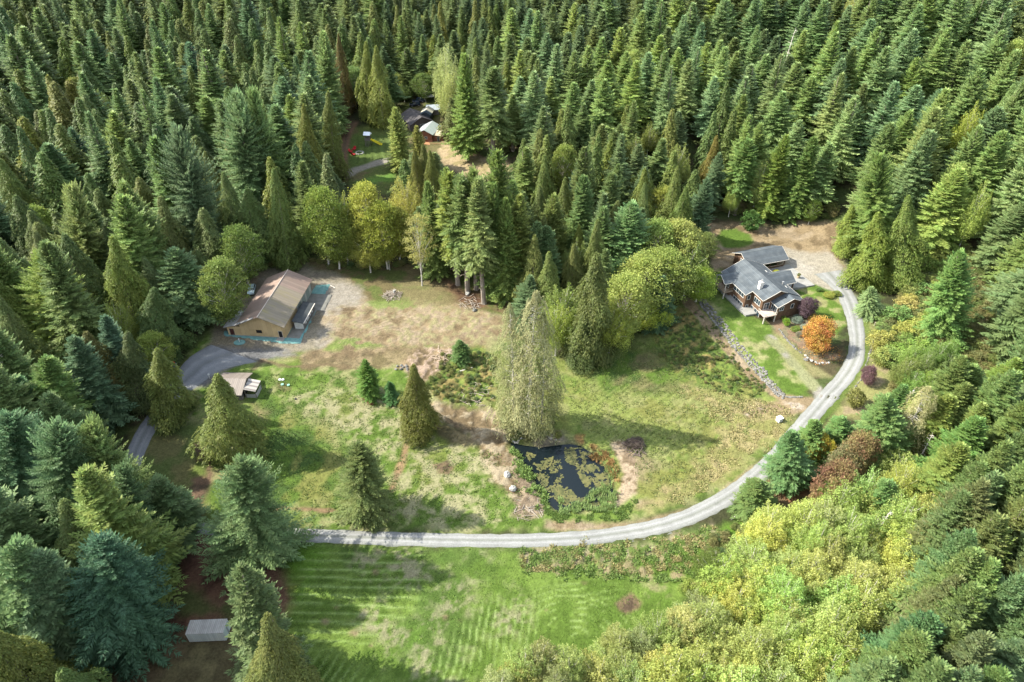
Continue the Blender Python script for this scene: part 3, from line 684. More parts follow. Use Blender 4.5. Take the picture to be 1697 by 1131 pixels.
# ---- woodland filled tree by tree
def px_poly(pts): return pts
def inside(px, py, poly):
    return seg_dist(np.array([px]), np.array([py]), poly)[0] < 0
rt = random.Random(5)
def fill_tips(poly, step, key, hr, rr, tints, avoid=0, name=None, cat=None, grp=None, jit=.42):
    xs = [p[0] for p in poly]; ys = [p[1] for p in poly]
    y = min(ys); row = 0
    while y < max(ys):
        st = step * (0.62 + 0.55 * (max(0, y) / 1131))
        x = min(xs) + (row % 2) * st * .5
        while x < max(xs):
            a = x + rt.uniform(-jit, jit) * st; b = y + rt.uniform(-jit, jit) * st * .7
            if inside(a, b, poly) and not (avoid and any(t.get('tp') and False for t in TREES)):
                h = rt.uniform(*hr); s = rt.uniform(*rr); t = rt.choice(tints)
                T(key, a, b, h, s, tuple(c * rt.uniform(.9, 1.12) for c in t), name=name, cat=cat, group=grp)
            x += st
        y += st * .72; row += 1
# yellow alders lower right
YA = [(1210,880),(1290,822),(1380,800),(1440,790),(1500,720),(1560,760),(1590,900),(1520,960),(1480,1010),(1440,1090),(1450,1180),(1100,1180),(1080,1040),(1150,985),(1200,960)]
fill_tips(YA, 42, 'yalder', (9,15), (3.8,5.4), [(1,1,1),(.95,1,1),(1.05,1.02,1),(.88,.94,.95)])
YB = [(790,1100),(840,1072),(930,1078),(1010,1060),(1080,1000),(1120,985),(1180,975),(1210,1000),(1150,1120),(1120,1220),(780,1200)]
fill_tips(YB, 44, 'yalder', (7,11), (3.4,4.8), [(.72,.76,.8),(.8,.8,.95),(.6,.68,.7)])
fill_tips([(1640,690),(1697,640),(1850,800),(1850,1250),(1455,1250),(1480,1040),(1560,930),(1600,820)], 56, 'fir', (20,27), (4.4,5.8), [(1,1.04,.95),(1.12,1.12,1.12),(.9,.95,.9)])
fill_tips([(1560,600),(1690,560),(1700,640),(1620,720),(1560,760)], 50, 'fir', (15,22), (4.5,6), [(1.1,1.2,.8),(1.2,1.25,.9)])
# pale brush on the right slope
BR1 = [(1445,560),(1490,500),(1520,430),(1560,385),(1600,470),(1580,560),(1560,620),(1500,640)]
fill_tips(BR1, 30, 'bush', (2.5,5.5), (2.0,3.4), [(1.6,1.7,1.3),(1.8,1.85,1.4),(1.4,1.5,1.2)], name='bush', cat='bush')
BR2 = [(1500,560),(1600,560),(1580,700),(1530,700)]
fill_tips(BR2, 36, 'yalder', (6,10), (2.6,3.6), [(.6,.7,.7),(.5,.65,.6)])
fill_tips([(1180,950),(1120,960),(1130,985),(1185,985)], 30, 'bush', (1.5,2.5), (1.4,2.0), [(1.5,1.4,1.1)], name='bush', cat='bush')
# dark brush over the rock wall and behind the cars
# forest: clear ground no tree may stand on (pixels of the ground)
CLEAR_PX = [
    [(195,775),(255,690),(300,600),(345,545),(372,490),(405,462),(440,440),(520,436),(590,448),(640,442),(700,440),(720,452),(740,470),(800,512),(845,515),(850,560),(1000,615),(1060,560),(1110,520),(1150,480),
     (1180,440),(1165,380),(1230,365),(1280,376),(1330,362),(1390,368),(1400,400),(1425,470),(1475,520),(1500,600),(1500,680),(1430,700),(1400,660),(1350,740),(1290,800),(1240,850),(1180,900),(1190,980),(1090,1010),(1080,1080),(960,1085),(790,1140),(790,1350),
     (470,1400),(380,1180),(250,1180),(270,1000),(300,940),(330,880),(240,870),(215,800)],
    [(560,205),(575,200),(655,205),(668,180),(690,158),(735,165),(742,190),(735,240),(830,252),(850,290),(800,300),(745,280),(735,255),(665,300),(640,330),(585,330),(565,300)],
    [(0,22),(18,20),(22,38),(0,45)]]
CLEAR = [Wp(p) for p in CLEAR_PX]
ZY = Wp([(1180,900),(1300,850),(1400,860),(1500,800),(1600,820),(1640,960),(1560,1080),(1500,1200),(1480,1500),(780,1500),(780,1150),(960,1085),(1080,1080),(1090,1010),(1190,980)])
ZB = Wp([(1430,640),(1440,540),(1500,480),(1560,440),(1640,520),(1640,680),(1560,760),(1480,740)])
placed = [(t['x'], t['y'], (t['r'] or 3)) for t in TREES]
cell = {}
def near_ok(x, y, r, hand=True):
    cx, cy = int(x // 8), int(y // 8)
    for i in (-1, 0, 1):
        for j in (-1, 0, 1):
            for (a, b, q) in cell.get((cx + i, cy + j), ()):
                if (a - x) ** 2 + (b - y) ** 2 < (0.56 * (r + q)) ** 2: return False
    return True
def put(x, y, r): cell.setdefault((int(x // 8), int(y // 8)), []).append((x, y, r))
for p in placed: put(*p)
cand = []
ye = 22.0
ygrid = []
while ye < 760:
    stp = 5.6 if ye < 320 else 6.6
    half = ye * .80 + 60
    x = -half
    while x < half:
        cand.append((x + rt.uniform(-.45, .45) * stp, ye + rt.uniform(-.45, .45) * stp)); x += stp
    ye += stp
ca = np.array(cand)
msk = np.ones(len(ca), bool)
for poly in CLEAR + [ZY, ZB]:
    msk &= seg_dist(ca[:, 0], ca[:, 1], poly) > 2.6
ca = ca[msk]
za = H(ca[:, 0], ca[:, 1])
clump = fbm(ca[:, 0], ca[:, 1], 40, 3, 3); clump2 = fbm(ca[:, 0], ca[:, 1], 18, 2, 8)
edge = np.min([seg_dist(ca[:, 0], ca[:, 1], q) for q in CLEAR[:2]], axis=0)
order = list(range(len(ca))); rt.shuffle(order)
for i in order:
    x, y = ca[i]; z = float(za[i]); px, py, dep = P(x, y, z)
    tpx, tpy, _ = P(x, y, z + 26)
    if dep < 5 or px < -140 or px > 1840 or tpy > 1190: continue
    left = px < 640 + (py - 200) * .25
    right = px > 850 and not (850 < px < 1210 and 255 < py < 560)
    mid = not left and not right
    q = rt.random(); c = clump[i]; c2 = clump2[i]
    # hold low what would hide the clearings: nothing tall right in front of them
    hh = None
    if px < 640:   # big mixed left forest
        r_ = rt.uniform(5.4, 8.6)
        if (c > .5 and q < .72) or q < .2: key = 'cedar_far'; hh = rt.uniform(20, 30)
        elif c2 > .66 and q < .75: key = 'alder'; hh = rt.uniform(14, 19); r_ = rt.uniform(4.5, 6)
        else: key = 'fir_far'; hh = rt.uniform(22, 35)
    elif mid:
        r_ = rt.uniform(4.2, 5.6)
        if q < .42: key = 'cedar_far'; hh = rt.uniform(17, 26)
        elif q < .5: key = 'alder'; hh = rt.uniform(12, 17); r_ = 4.6
        else: key = 'fir_far'; hh = rt.uniform(18, 28)
    elif py < 420:
        r_ = rt.uniform(5.2, 7.0)
        if q < .035 or (clump[i] > .74 and q < .4): key = 'alder'; hh = rt.uniform(17, 22); r_ = 4.4
        elif q < .055: key = 'cedar_far'; hh = rt.uniform(20, 25)
        else: key = 'fir_far'; hh = rt.uniform(20, 29) * (.9 + .2 * c)
    else:
        r_ = rt.uniform(5.0, 7.2)
        if px < 1640 and py < 790 and q < .55: key = 'yalder' if q < .3 else 'alder'; hh = rt.uniform(9, 15); r_ = rt.uniform(3.6, 5)
        elif q < .1: key = 'cedar_far'; hh = rt.uniform(14, 20)
        else: key = 'fir_far'; hh = rt.uniform(17, 27)
    e = edge[i]
    if 560 < px < 720 and 300 < py < 440 and py > 300: hh = min(hh, 14)
    if e < 7: hh *= rt.uniform(.7, .95)
    # keep sight lines that the photograph has open
    blk = False
    for (x0, y0, x1, y1, lim) in [(680,190,738,252,0),(563,160,742,335,0),(740,245,850,292,0),(385,455,600,700,0),(1165,362,1400,700,0),(205,680,330,1131,0)]:
        t_ = P(x, y, z + hh)
        if x0 - 8 < px < x1 + 8 and t_[1] < y1 and py > y0:
            lo_, hi_ = 0, hh
            for _ in range(12):
                mm = (lo_ + hi_) / 2
                if P(x, y, z + mm)[1] > y1: lo_ = mm
                else: hi_ = mm
            if py > y1: hh = lo_
    if hh < 5: 
        continue
    if not near_ok(x, y, r_ * (.84 if px < 640 else .88)): continue
    r_ = min(r_, hh * .34)
    put(x, y, r_)
    t = rt.choice([(1,1,1),(1.1,1.15,1.2),(.9,1,1.1),(1.15,1.15,.9),(1.05,1.1,1)])
    if px < 640: t = (t[0] * 1.02, t[1] * 1.08, t[2] * 1.08)
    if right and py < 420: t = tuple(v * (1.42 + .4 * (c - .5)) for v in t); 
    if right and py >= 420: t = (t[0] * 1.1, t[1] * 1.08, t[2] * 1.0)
    if key == 'cedar_far' and mid: t = (t[0] * 1.12, t[1] * 1.08, t[2] * .85)
    if key == 'cedar_far' and px < 640 and rt.random() < .3: t = (t[0] * 1.2, t[1] * 1.03, t[2] * .9)
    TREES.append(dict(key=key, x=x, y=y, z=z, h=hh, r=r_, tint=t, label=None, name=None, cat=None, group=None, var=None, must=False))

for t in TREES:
    if t['must'] and t['x'] < -35 and t['y'] < 125 and t['key'] in ('fir', 'oldfir', 'spruce'): t['tint'] = (t['tint'][0] * .84, t['tint'][1] * .92, t['tint'][2] * 1.02)  # lower-left firs: dim light there put into a darker, bluer tint
# ---- which of them show, largest first
BW, BH = 849, 566
ids = np.full((BH, BW), -1, int)
for t in TREES:
    px, py, dep = P(t['x'], t['y'], t['z']); tx, ty, _ = P(t['x'], t['y'], t['z'] + t['h'])
    t['px'], t['py'], t['tx'], t['ty'], t['dep'] = px, py, tx, ty, dep
for k in sorted(range(len(TREES)), key=lambda k: -TREES[k]['dep']):
    t = TREES[k]
    if t['key'] == 'dead' : continue
    y0, y1 = t['ty'] / 2, t['py'] / 2; w_ = (t['r'] or 3) * FOC / t['dep'] / 2
    broad = t['key'] in ('alder', 'yalder', 'bush', 'round', 'sparse')
    if y1 - y0 < .5: y1 = y0 + 1
    for yy in range(max(0, int(y0)), min(BH, int(y1) + 1)):
        f = (yy - y0) / (y1 - y0); hw = w_ * (math.sqrt(max(0, 1 - (2 * f - 1) ** 2)) if broad else min(1, f * 1.15))
        cx = (t['tx'] + (t['px'] - t['tx']) * f) / 2
        a, b = max(0, int(cx - hw)), min(BW, int(cx + hw) + 1)
        if b > a: ids[yy, a:b] = k
cnt = np.bincount(ids[ids >= 0].ravel(), minlength=len(TREES))
for k, t in enumerate(TREES): t['seen'] = int(cnt[k])
KIND = dict(fir='fir_tree', fir_far='fir_tree', barefir='fir_tree', spruce='fir_tree', oldfir='fir_tree', cedar='cedar_tree', cedar_far='cedar_tree', thin='cedar_tree',
            alder='alder_tree', yalder='alder_tree', sparse='birch_tree', bush='bush', dead='dead_tree', round='maple_tree')
for t in TREES:
    if not t['name']: t['name'] = KIND[t['key']]
    if not t['cat']: t['cat'] = t['name'].replace('_', ' ')
single = []; mass = []
for nm in sorted(set(t['name'] for t in TREES)):
    lst = sorted([t for t in TREES if t['name'] == nm], key=lambda t: (-int(bool(t['must'])), -t['seen']))
    lim = 298; n = 0
    for t in lst:
        vis = t['seen'] >= (10 if t['must'] else 45) or (t['label'] is not None)
        if t['must'] and not vis and t['key'] in ('yalder','bush','alder'): 
            if -150 < t['tx'] < 1850 and t['ty'] < 1240: mass.append(t)
            continue
        if vis and n < lim: single.append(t); n += 1
        elif not (t['must'] and t['label'] is None): mass.append(t)
print('TREES', len(TREES), 'single', len(single), 'mass', len(mass))

# ---- labels that single one tree out: nearest landmark, direction, rank
LM = [('brown-roofed barn',445,500),('small open shed',398,635),('grey-roofed house',1250,480),('orange maple',1365,560),('lily pond',930,790),('white container',348,1042),
      ('play tower',612,228),('far cabin',712,215),('silvery blue spruce',1440,500),('two black cars',692,172),('bleached leaning snag',20,570),('pale twin cedars',610,120),
      ('yellow-leaved birch',690,400),('row of bare-trunked firs',775,380),('twin-topped fir',900,420),('pale pond trees',880,600),('blue-green broad fir',1046,400),
      ('bright alder clump',1110,440),('rust-brown cedar',1192,270),('yellow alder behind the garage',1268,300),('white dead treetop at top right',1318,40),('pale bare hillside treetops',1375,88),
      ('big blue-green spruce',180,1000),('giant blue-green fir',285,330),('massive grey-green fir',372,240),('light bluish tall fir',525,120),('straw-coloured clearing',790,272),
      ('pale yellow maple',738,120),('yellow-green drive cedars',1450,410),('forked white snag',1585,900),('rusty red madrona',1390,800),('dark gap snag',1550,730),
      ("photo's top left corner",0,0),("photo's top right corner",1697,0),("photo's bottom right corner",1697,1131),("photo's bottom left corner",0,1131),("middle of the right edge",1697,565),
      ("middle of the left edge",0,565),("middle of the top edge",848,0),("quarter point of the top edge",424,0),("three-quarter point of the top edge",1273,0),("bottom edge's centre",848,1131)]
DIRN = ['right of','up and right of','above','up and left of','left of','down and left of','below','down and right of']
ORD = ['nearest','second nearest','third nearest','fourth nearest','fifth nearest','sixth nearest','seventh nearest','eighth nearest','ninth nearest','tenth nearest','eleventh nearest','twelfth nearest'] + ['%s nearest' % s for s in
      'thirteenth fourteenth fifteenth sixteenth seventeenth eighteenth nineteenth twentieth twenty-first twenty-second twenty-third twenty-fourth twenty-fifth twenty-sixth twenty-seventh twenty-eighth twenty-ninth thirtieth'.split()]
def look(t):
    c = t['tint']; k = t['key']
    if k in ('cedar_far', 'cedar'): return 'bronze' if c[0] > c[1] * 1.12 else ('olive' if c[0] > .95 else 'dark')
    if k == 'yalder': return 'yellow' if c[0] > .85 else 'olive-yellow'
    if k == 'alder': return 'light green'
    if k == 'bush': return 'pale'
    return 'blue-green' if c[2] > c[0] * 1.12 else 'grey-green'
bk = {}
for t in single:
    if t['label']: continue
    cx, cy = t['tx'], (t['ty'] * .7 + t['py'] * .3)
    j = min(range(len(LM)), key=lambda j: (LM[j][1] - cx) ** 2 + ((LM[j][2] - cy) * 1.15) ** 2)
    a = math.degrees(math.atan2(LM[j][2] - cy, cx - LM[j][1])) % 360
    dd = int(((a + 22.5) % 360) // 45)
    bk.setdefault((t['cat'], look(t), j, dd), []).append((math.hypot(cx - LM[j][1], cy - LM[j][2]), t))
for (cat_, lk, j, dd), lst in bk.items():
    lst.sort(key=lambda q: q[0])
    for n, (_, t) in enumerate(lst):
        o_ = (ORD[n] + ' one ') if len(lst) > 1 else ''
        nm = {'fir tree': 'fir', 'cedar tree': 'cedar', 'alder tree': 'alder'}.get(cat_, cat_)
        t['label'] = f"{lk} {nm}, {o_}{DIRN[dd]} the {LM[j][0]}"
GRP = {'fir_tree': 'firs of the surrounding forest', 'cedar_tree': 'cedars of the surrounding forest', 'alder_tree': 'alders at the woodland edges', 'bush': 'bushes on the slopes', 'dead_tree': 'dead trees among the living'}
rv = random.Random(3)
HQ = {'fir_far': 'fir', 'cedar_far': 'cedar'}
for t in single:
    key = t['key']
    if key in HQ and t['dep'] < 210: key = HQ[key]
    lst = PR[key]; cr, tk, h0, r0 = lst[(t['var'] if t['var'] is not None else rv.randrange(len(lst))) % len(lst)]
    sz = t['h'] / h0; sx = (t['r'] / r0) if t['r'] else sz
    e = empty(t['name'], (t['x'], t['y'], t['z'] - .15), rv.uniform(0, 6.28))
    e.scale = (sx, sx, sz); e.rotation_mode = 'ZXY'
    if t['name'] == 'dead_tree' and t['tx'] < 40: e.rotation_euler = (R(8), R(-14), 0)
    elif t['key'] != 'dead':
        e.rotation_euler.x = rv.uniform(-.03, .03); e.rotation_euler.y = t['lean'] if t.get('lean') is not None else rv.uniform(-.03, .03) + (.06 if t['tx'] < 600 else 0)
    tag(e, t['label'], t['cat'], t['group'] or GRP.get(t['name']))
    o = link('trunk', tk, None, e)
    if cr is not None:
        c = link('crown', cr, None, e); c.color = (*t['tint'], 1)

# ---- the rest of the forest: one mass
srccol = bpy.data.collections.new('forest_sources')
SRC = {}; si = 0
srcs = []
for key, tints in [('fir_far', [(1,1,1),(1.15,1.22,1.2),(.88,.95,.95)]), ('cedar_far', [(1,1,1),(1.15,1.06,.88)]), ('alder', [(1.1,1.1,1)]), ('yalder', [(.8,.85,.85)]), ('bush', [(1.4,1.3,1)])]:
    SRC[key] = []
    for tt in tints:
        for (cr, tk, h0, r0) in PR[key][:5]:
            o1 = bpy.data.objects.new('a%03d' % si, cr); o1.color = (*tt, 1); srccol.objects.link(o1)
            SRC[key].append((si, h0, r0)); si += 1
PTS = []; A_i = []; A_s = []; A_r = []
rm = random.Random(9)
for t in mass:
    k = {'fir': 'fir_far', 'cedar': 'cedar_far', 'barefir': 'fir_far', 'oldfir': 'fir_far', 'spruce': 'fir_far', 'thin': 'cedar_far'}.get(t['key'], t['key'])
    if k not in SRC: continue
    if not (-220 < t['tx'] < 1920) : continue
    i_, h0, r0 = rm.choice(SRC[k])
    PTS.append((t['x'], t['y'], t['z'] - .2)); A_i.append(i_); sx = t['r'] / r0; A_s.append((sx, sx, t['h'] / h0)); A_r.append((0, 0, rm.uniform(0, 6.28)))
def instancer(name, pts, idx, scl, rot, col, label, cat):
    me = bpy.data.meshes.new(name); me.vertices.add(len(pts)); me.vertices.foreach_set('co', np.array(pts, np.float32).ravel())
    a = me.attributes.new('ii', 'INT', 'POINT'); a.data.foreach_set('value', np.array(idx, np.int32))
    a = me.attributes.new('ss', 'FLOAT_VECTOR', 'POINT'); a.data.foreach_set('vector', np.array(scl, np.float32).ravel())
    a = me.attributes.new('rr', 'FLOAT_VECTOR', 'POINT'); a.data.foreach_set('vector', np.array(rot, np.float32).ravel())
    o = link(name, me); tag(o, label, cat, kind='stuff')
    g = bpy.data.node_groups.new(name, 'GeometryNodeTree')
    g.interface.new_socket('Geometry', in_out='INPUT', socket_type='NodeSocketGeometry'); g.interface.new_socket('Geometry', in_out='OUTPUT', socket_type='NodeSocketGeometry')
    gi = g.nodes.new('NodeGroupInput'); go = g.nodes.new('NodeGroupOutput')
    ci = g.nodes.new('GeometryNodeCollectionInfo'); ci.inputs['Collection'].default_value = col; ci.inputs['Separate Children'].default_value = True; ci.inputs['Reset Children'].default_value = True
    ip = g.nodes.new('GeometryNodeInstanceOnPoints'); ip.inputs['Pick Instance'].default_value = True
    def na(n, ty):
        q = g.nodes.new('GeometryNodeInputNamedAttribute'); q.data_type = ty; q.inputs['Name'].default_value = n; return q
    qi, qs, qr = na('ii', 'INT'), na('ss', 'FLOAT_VECTOR'), na('rr', 'FLOAT_VECTOR')
    L = g.links.new
    L(gi.outputs[0], ip.inputs['Points']); L(ci.outputs[0], ip.inputs['Instance']); L(qi.outputs[0], ip.inputs['Instance Index'])
    er = g.nodes.new('FunctionNodeEulerToRotation'); L(qr.outputs[0], er.inputs[0]); L(er.outputs[0], ip.inputs['Rotation']); L(qs.outputs[0], ip.inputs['Scale'])
    L(ip.outputs[0], go.inputs[0])
    md = o.modifiers.new('instances', 'NODES'); md.node_group = g
    return o
instancer('distant_forest', PTS, A_i, A_s, A_r, srccol, 'unbroken mass of firs and cedars filling in between and beyond the nearer trees', 'forest')
# ------------------------------------------------------------------ the ground, one sheet, painted with what grows or lies on it
def axis(lo, hi, st, far):
    a = list(np.arange(lo, hi + 1e-6, st)); s = st; v = hi
    while v < far: s *= 1.28; v += s; a.append(v)
    s = st; v = lo; b = []
    while v > -far: s *= 1.28; v -= s; b.append(v)
    return np.array(b[::-1] + a)
gx = axis(-118, 122, .38, 3500); gy = axis(40, 262, .38, 3500)
NX, NY = len(gx), len(gy)
XX, YY = np.meshgrid(gx, gy, indexing='xy'); xs = XX.ravel(); ys = YY.ravel()
zs = H(xs, ys)
n1 = fbm(xs, ys, 9, 4, 1); n2 = fbm(xs, ys, 2.6, 4, 2); n3 = fbm(xs, ys, 1.0, 3, 4); n4 = fbm(xs, ys, 22, 3, 5); n5 = fbm(xs, ys, .8, 2, 6)
wx = (fbm(xs, ys, 4, 3, 21) - .5); wy = (fbm(xs, ys, 1.3, 3, 22) - .5)
col = np.zeros((len(xs), 3)); C_ = lambda *c: np.array(c)[None, :]
mix = lambda a, b, f: a + (b - a) * np.asarray(f)[:, None]
FLOOR = mix(C_(.045,.048,.022), C_(.075,.065,.035), sstep(.4,.65,n1)); FLOOR = mix(FLOOR, C_(.07,.10,.03), sstep(.45,.65,n2) * .8)
col[:] = FLOOR
# palettes
GRN1, GRN2, GRN3 = C_(.088,.145,.024), C_(.130,.195,.038), C_(.058,.100,.024)
DRY1, DRY2 = C_(.29,.28,.13), C_(.24,.24,.10)
OLV = C_(.17,.18,.05)
DIRT, DIRTL, DIRTD = C_(.155,.115,.065), C_(.27,.205,.12), C_(.09,.065,.042)
grass = mix(GRN1, GRN2, sstep(.35,.65,n2)); grass = mix(grass, GRN3, sstep(.52,.7,n1) * .55)
def blotch(base, top, lo, hi, nn, k=1.0): return mix(base, top, sstep(lo, hi, nn) * k)
mixed = blotch(grass, DRY1, .43, .63, .5 * n2 + .25 * n1 + .25 * n3, .85); mixed = blotch(mixed, OLV, .5, .62, n4, .5)
meadow = blotch(mix(OLV, C_(.19,.23,.06), sstep(.4,.6,n1)), DRY2, .50, .66, n2, .6); meadow = blotch(meadow, GRN1, .55, .68, n3 * .4 + n4 * .6, .7)
dirt = blotch(mix(DIRT, DIRTL, sstep(.38,.6,n2)), DIRTD, .56, .7, n3 * .5 + n1 * .5, .6)
dirtl = blotch(mix(DIRTL, C_(.34,.27,.18), sstep(.4,.6,n2)), DIRT, .55, .7, n1, .6)
gravel = blotch(mix(C_(.185,.16,.11), C_(.25,.22,.16), sstep(.35,.65,n1)), C_(.20,.175,.14), .55, .7, n2, .7)
paleg = mix(C_(.40,.36,.28), C_(.50,.46,.38), sstep(.35,.6,n1))
bark = mix(C_(.10,.052,.034), C_(.155,.085,.055), sstep(.4,.6,n2))
bramble = blotch(blotch(mix(C_(.065,.11,.025), C_(.16,.20,.045), sstep(.42,.6,n3)), C_(.27,.20,.08), .52, .62, n2, .8), C_(.03,.05,.018), .6, .7, n5, .8)
DB = {}
def zone(pts, colr, soft=1.0, warp=2.0, k=1.0, world=False, cover=None):
    """lay one kind of ground cover inside a traced outline, with an uneven edge"""
    q = pts if world else Wp(pts)
    x0 = min(p[0] for p in q) - 6; x1 = max(p[0] for p in q) + 6; y0 = min(p[1] for p in q) - 6; y1 = max(p[1] for p in q) + 6
    s = np.where((xs > x0) & (xs < x1) & (ys > y0) & (ys < y1))[0]
    if len(s) == 0: return
    d = seg_dist(xs[s], ys[s], q) + wx[s] * warp * 2 + wy[s] * warp
    f = (1 - sstep(-soft, soft, d)) * k
    if cover is not None: f = f * cover[s]
    cc = colr[s] if colr.shape[0] > 1 else colr
    col[s] = col[s] + (cc - col[s]) * f[:, None]
def path(pts, width, colr, soft=.5, warp=.6, k=1.0, cover=None):
    q = Wp(pts)
    x0 = min(p[0] for p in q) - 8; x1 = max(p[0] for p in q) + 8; y0 = min(p[1] for p in q) - 8; y1 = max(p[1] for p in q) + 8
    s = np.where((xs > x0) & (xs < x1) & (ys > y0) & (ys < y1))[0]
    d = seg_dist(xs[s], ys[s], q, False) - width / 2 + wx[s] * warp * 2 + wy[s] * warp
    f = (1 - sstep(-soft, soft, d)) * k
    if cover is not None: f = f * cover[s]
    cc = colr[s] if colr.shape[0] > 1 else colr
    col[s] = col[s] + (cc - col[s]) * f[:, None]
# whole clearing and the big fields
zone([(200,775),(300,600),(350,540),(380,480),(440,445),(520,436),(700,440),(800,515),(860,560),(1000,615),(1110,520),(1180,440),(1200,520),(1340,655),(1300,740),(1180,830),(1000,885),(700,880),(300,870)], mixed, 2, 2)
zone([(200,775),(240,700),(300,700),(340,690),(330,800),(345,860),(240,870)], blotch(C_(.13,.125,.05), C_(.09,.12,.035), .45,.6, n1), 2, 2)
zone([(440,430),(600,430),(780,440),(860,500),(860,560),(700,560),(560,560),(500,440)], blotch(C_(.14,.115,.055), C_(.10,.12,.035), .45,.6, n2), 2, 2)
zone([(345,560),(370,600),(440,600),(640,590),(700,610),(640,700),(560,850),(350,860),(410,700),(420,640)], blotch(grass, DRY1, .54, .66, .5*n2+.5*n1, .8), 2, 2)
zone([(430,650),(500,700),(560,690),(560,830),(470,850),(400,840)], blotch(mix(GRN3, GRN1, sstep(.4,.6,n2)), OLV, .6,.7,n1), 4, 3)  # darker green puts the broad cedar's cast shadow into the grass colour
zone([(480,660),(700,640),(820,760),(840,870),(560,870),(660,780),(560,720)], blotch(mixed, C_(.34,.32,.18), .42, .62, n2*.6+n3*.4, .8), 3, 4)
zone([(900,640),(960,600),(1060,570),(1110,535),(1170,530),(1230,620),(1320,670),(1280,730),(1170,815),(1080,845),(930,850),(920,760)], meadow, 2, 2)
zone([(960,600),(1060,570),(1110,530),(1170,540),(1200,600),(1150,650),(1000,655)], blotch(mix(GRN3, GRN1, sstep(.35,.6,n2)), C_(.17,.14,.07), .58,.7,n1,.7), 3, 3)
zone([(1100,520),(1160,510),(1230,600),(1290,655),(1240,665),(1150,640),(1080,580)], blotch(bramble, GRN2, .5,.6,n1,.5), 2, 2.5)
zone([(1130,640),(1230,660),(1320,668),(1290,725),(1180,800),(1080,850),(1060,845),(1180,760),(1200,700)], blotch(C_(.36,.29,.15), OLV, .5, .62, n2, .8), 2, 2.5, .8)
zone([(470,903),(700,906),(900,908),(1050,898),(1180,880),(1230,860),(1300,830),(1200,950),(1120,1010),(1080,1080),(950,1160),(850,1400),(420,1400),(400,1150),(470,1000)], blotch(grass, C_(.13,.25,.03), .42,.6,n4,.7), 1.5, 1)
# mown lines
def stripes(pts, ang, period, wob, k, colr, ph=0):
    q = Wp(pts); x0 = min(p[0] for p in q) - 3; x1 = max(p[0] for p in q) + 3; y0 = min(p[1] for p in q) - 3; y1 = max(p[1] for p in q) + 3
    s = np.where((xs > x0) & (xs < x1) & (ys > y0) & (ys < y1))[0]
    d = seg_dist(xs[s], ys[s], q); f = 1 - sstep(-4, 1.5, d)
    u = xs[s] * math.sin(ang) + ys[s] * math.cos(ang) + wob * (n4[s] - .5) * 8 + ph + .25 * (n2[s] - .5)
    a = np.abs(((u / period) % 1) - .5) * 2
    line = sstep(.66, .86, a) * sstep(.30, .44, n1[s] * .5 + n2[s] * .5)
    col[s] = col[s] + (colr - col[s]) * (f * line * k)[:, None]
    dk = sstep(.62, .9, 1 - a); col[s] *= (1 - .22 * f * dk)[:, None]
def arcs(pts, cx, cy, period, k, colr):
    q = Wp(pts); c = G(cx, cy); x0 = min(p[0] for p in q) - 3; x1 = max(p[0] for p in q) + 3; y0 = min(p[1] for p in q) - 3; y1 = max(p[1] for p in q) + 3
    s = np.where((xs > x0) & (xs < x1) & (ys > y0) & (ys < y1))[0]
    d = seg_dist(xs[s], ys[s], q); f = 1 - sstep(-3, 1.5, d)
    u = np.hypot((xs[s] - c[0]) * .75, ys[s] - c[1]) + (n1[s] - .5) * 2.2
    a = np.abs(((u / period) % 1) - .5) * 2
    line = sstep(.68, .92, a) * sstep(.38, .5, n2[s])
    col[s] = col[s] + (colr - col[s]) * (f * line * k)[:, None]
LN = C_(.26,.36,.11)
stripes([(490,905),(700,910),(720,960),(700,1000),(620,1075),(500,1080),(450,1000)], R(3), 1.7, .25, .85, LN)
stripes([(430,1075),(560,1075),(640,1131),(660,1220),(460,1220)], R(112), 1.5, .4, .75, LN)
stripes([(800,985),(905,990),(900,1080),(800,1120),(720,1200),(680,1131)], R(97), 1.25, .35, .85, LN)
arcs([(880,975),(960,960),(1060,1000),(1050,1070),(960,1070),(900,1060)], 955, 1055, 1.15, .85, LN)
stripes([(905,960),(1020,965),(1060,1000),(1000,1000),(905,985)], R(-14), 1.2, .6, .7, LN)
stripes([(470,850),(640,862),(640,872),(470,868)], R(2), .8, .2, .4, LN)
stripes([(960,640),(1100,620),(1200,690),(1150,780),(1000,780),(950,700)], R(-35), 1.3, .9, .22, C_(.30,.28,.13))
# dead-grass patches in the mown field
dead = mix(C_(.26,.24,.14), C_(.33,.29,.19), sstep(.4,.6,n3))
cov = sstep(.46, .60, .4 * n2 + .3 * n3 + .3 * n5)
for q in [[(755,960),(790,960),(775,1010),(735,1045),(700,1040),(730,1000)],[(660,940),(745,945),(750,965),(650,970)],[(620,1040),(720,1030),(730,1070),(640,1085)],[(690,1090),(770,1080),(760,1131),(680,1131)],
          [(600,925),(680,920),(690,935),(610,935)],[(590,1000),(640,1000),(635,1035),(590,1030)],[(790,915),(830,912),(830,935),(795,935)],[(620,905),(700,908),(690,920),(620,918)],[(820,1000),(860,980),(880,1040),(830,1050)]]:
    zone(q, dead, 3.0, 3.5, .62, cover=cov)
for a, b, r_ in [(557,1007,6),(538,1030,6),(585,1050,7),(738,1023,5),(762,1030,5),(680,1045,6),(615,1070,5),(968,967,5),(905,1012,4),(622,948,6)]:
    zone([(a-r_,b-2),(a,b-r_*.7),(a+r_,b-1),(a+r_*.6,b+r_*.6),(a-r_*.6,b+r_*.5)], dirt, .4, .5, .85)
zone([(1018,1000),(1047,982),(1068,998),(1060,1012),(1036,1020),(1024,1012)], mix(DIRT, DIRTD, sstep(.4,.6,n3)), .4, .4)
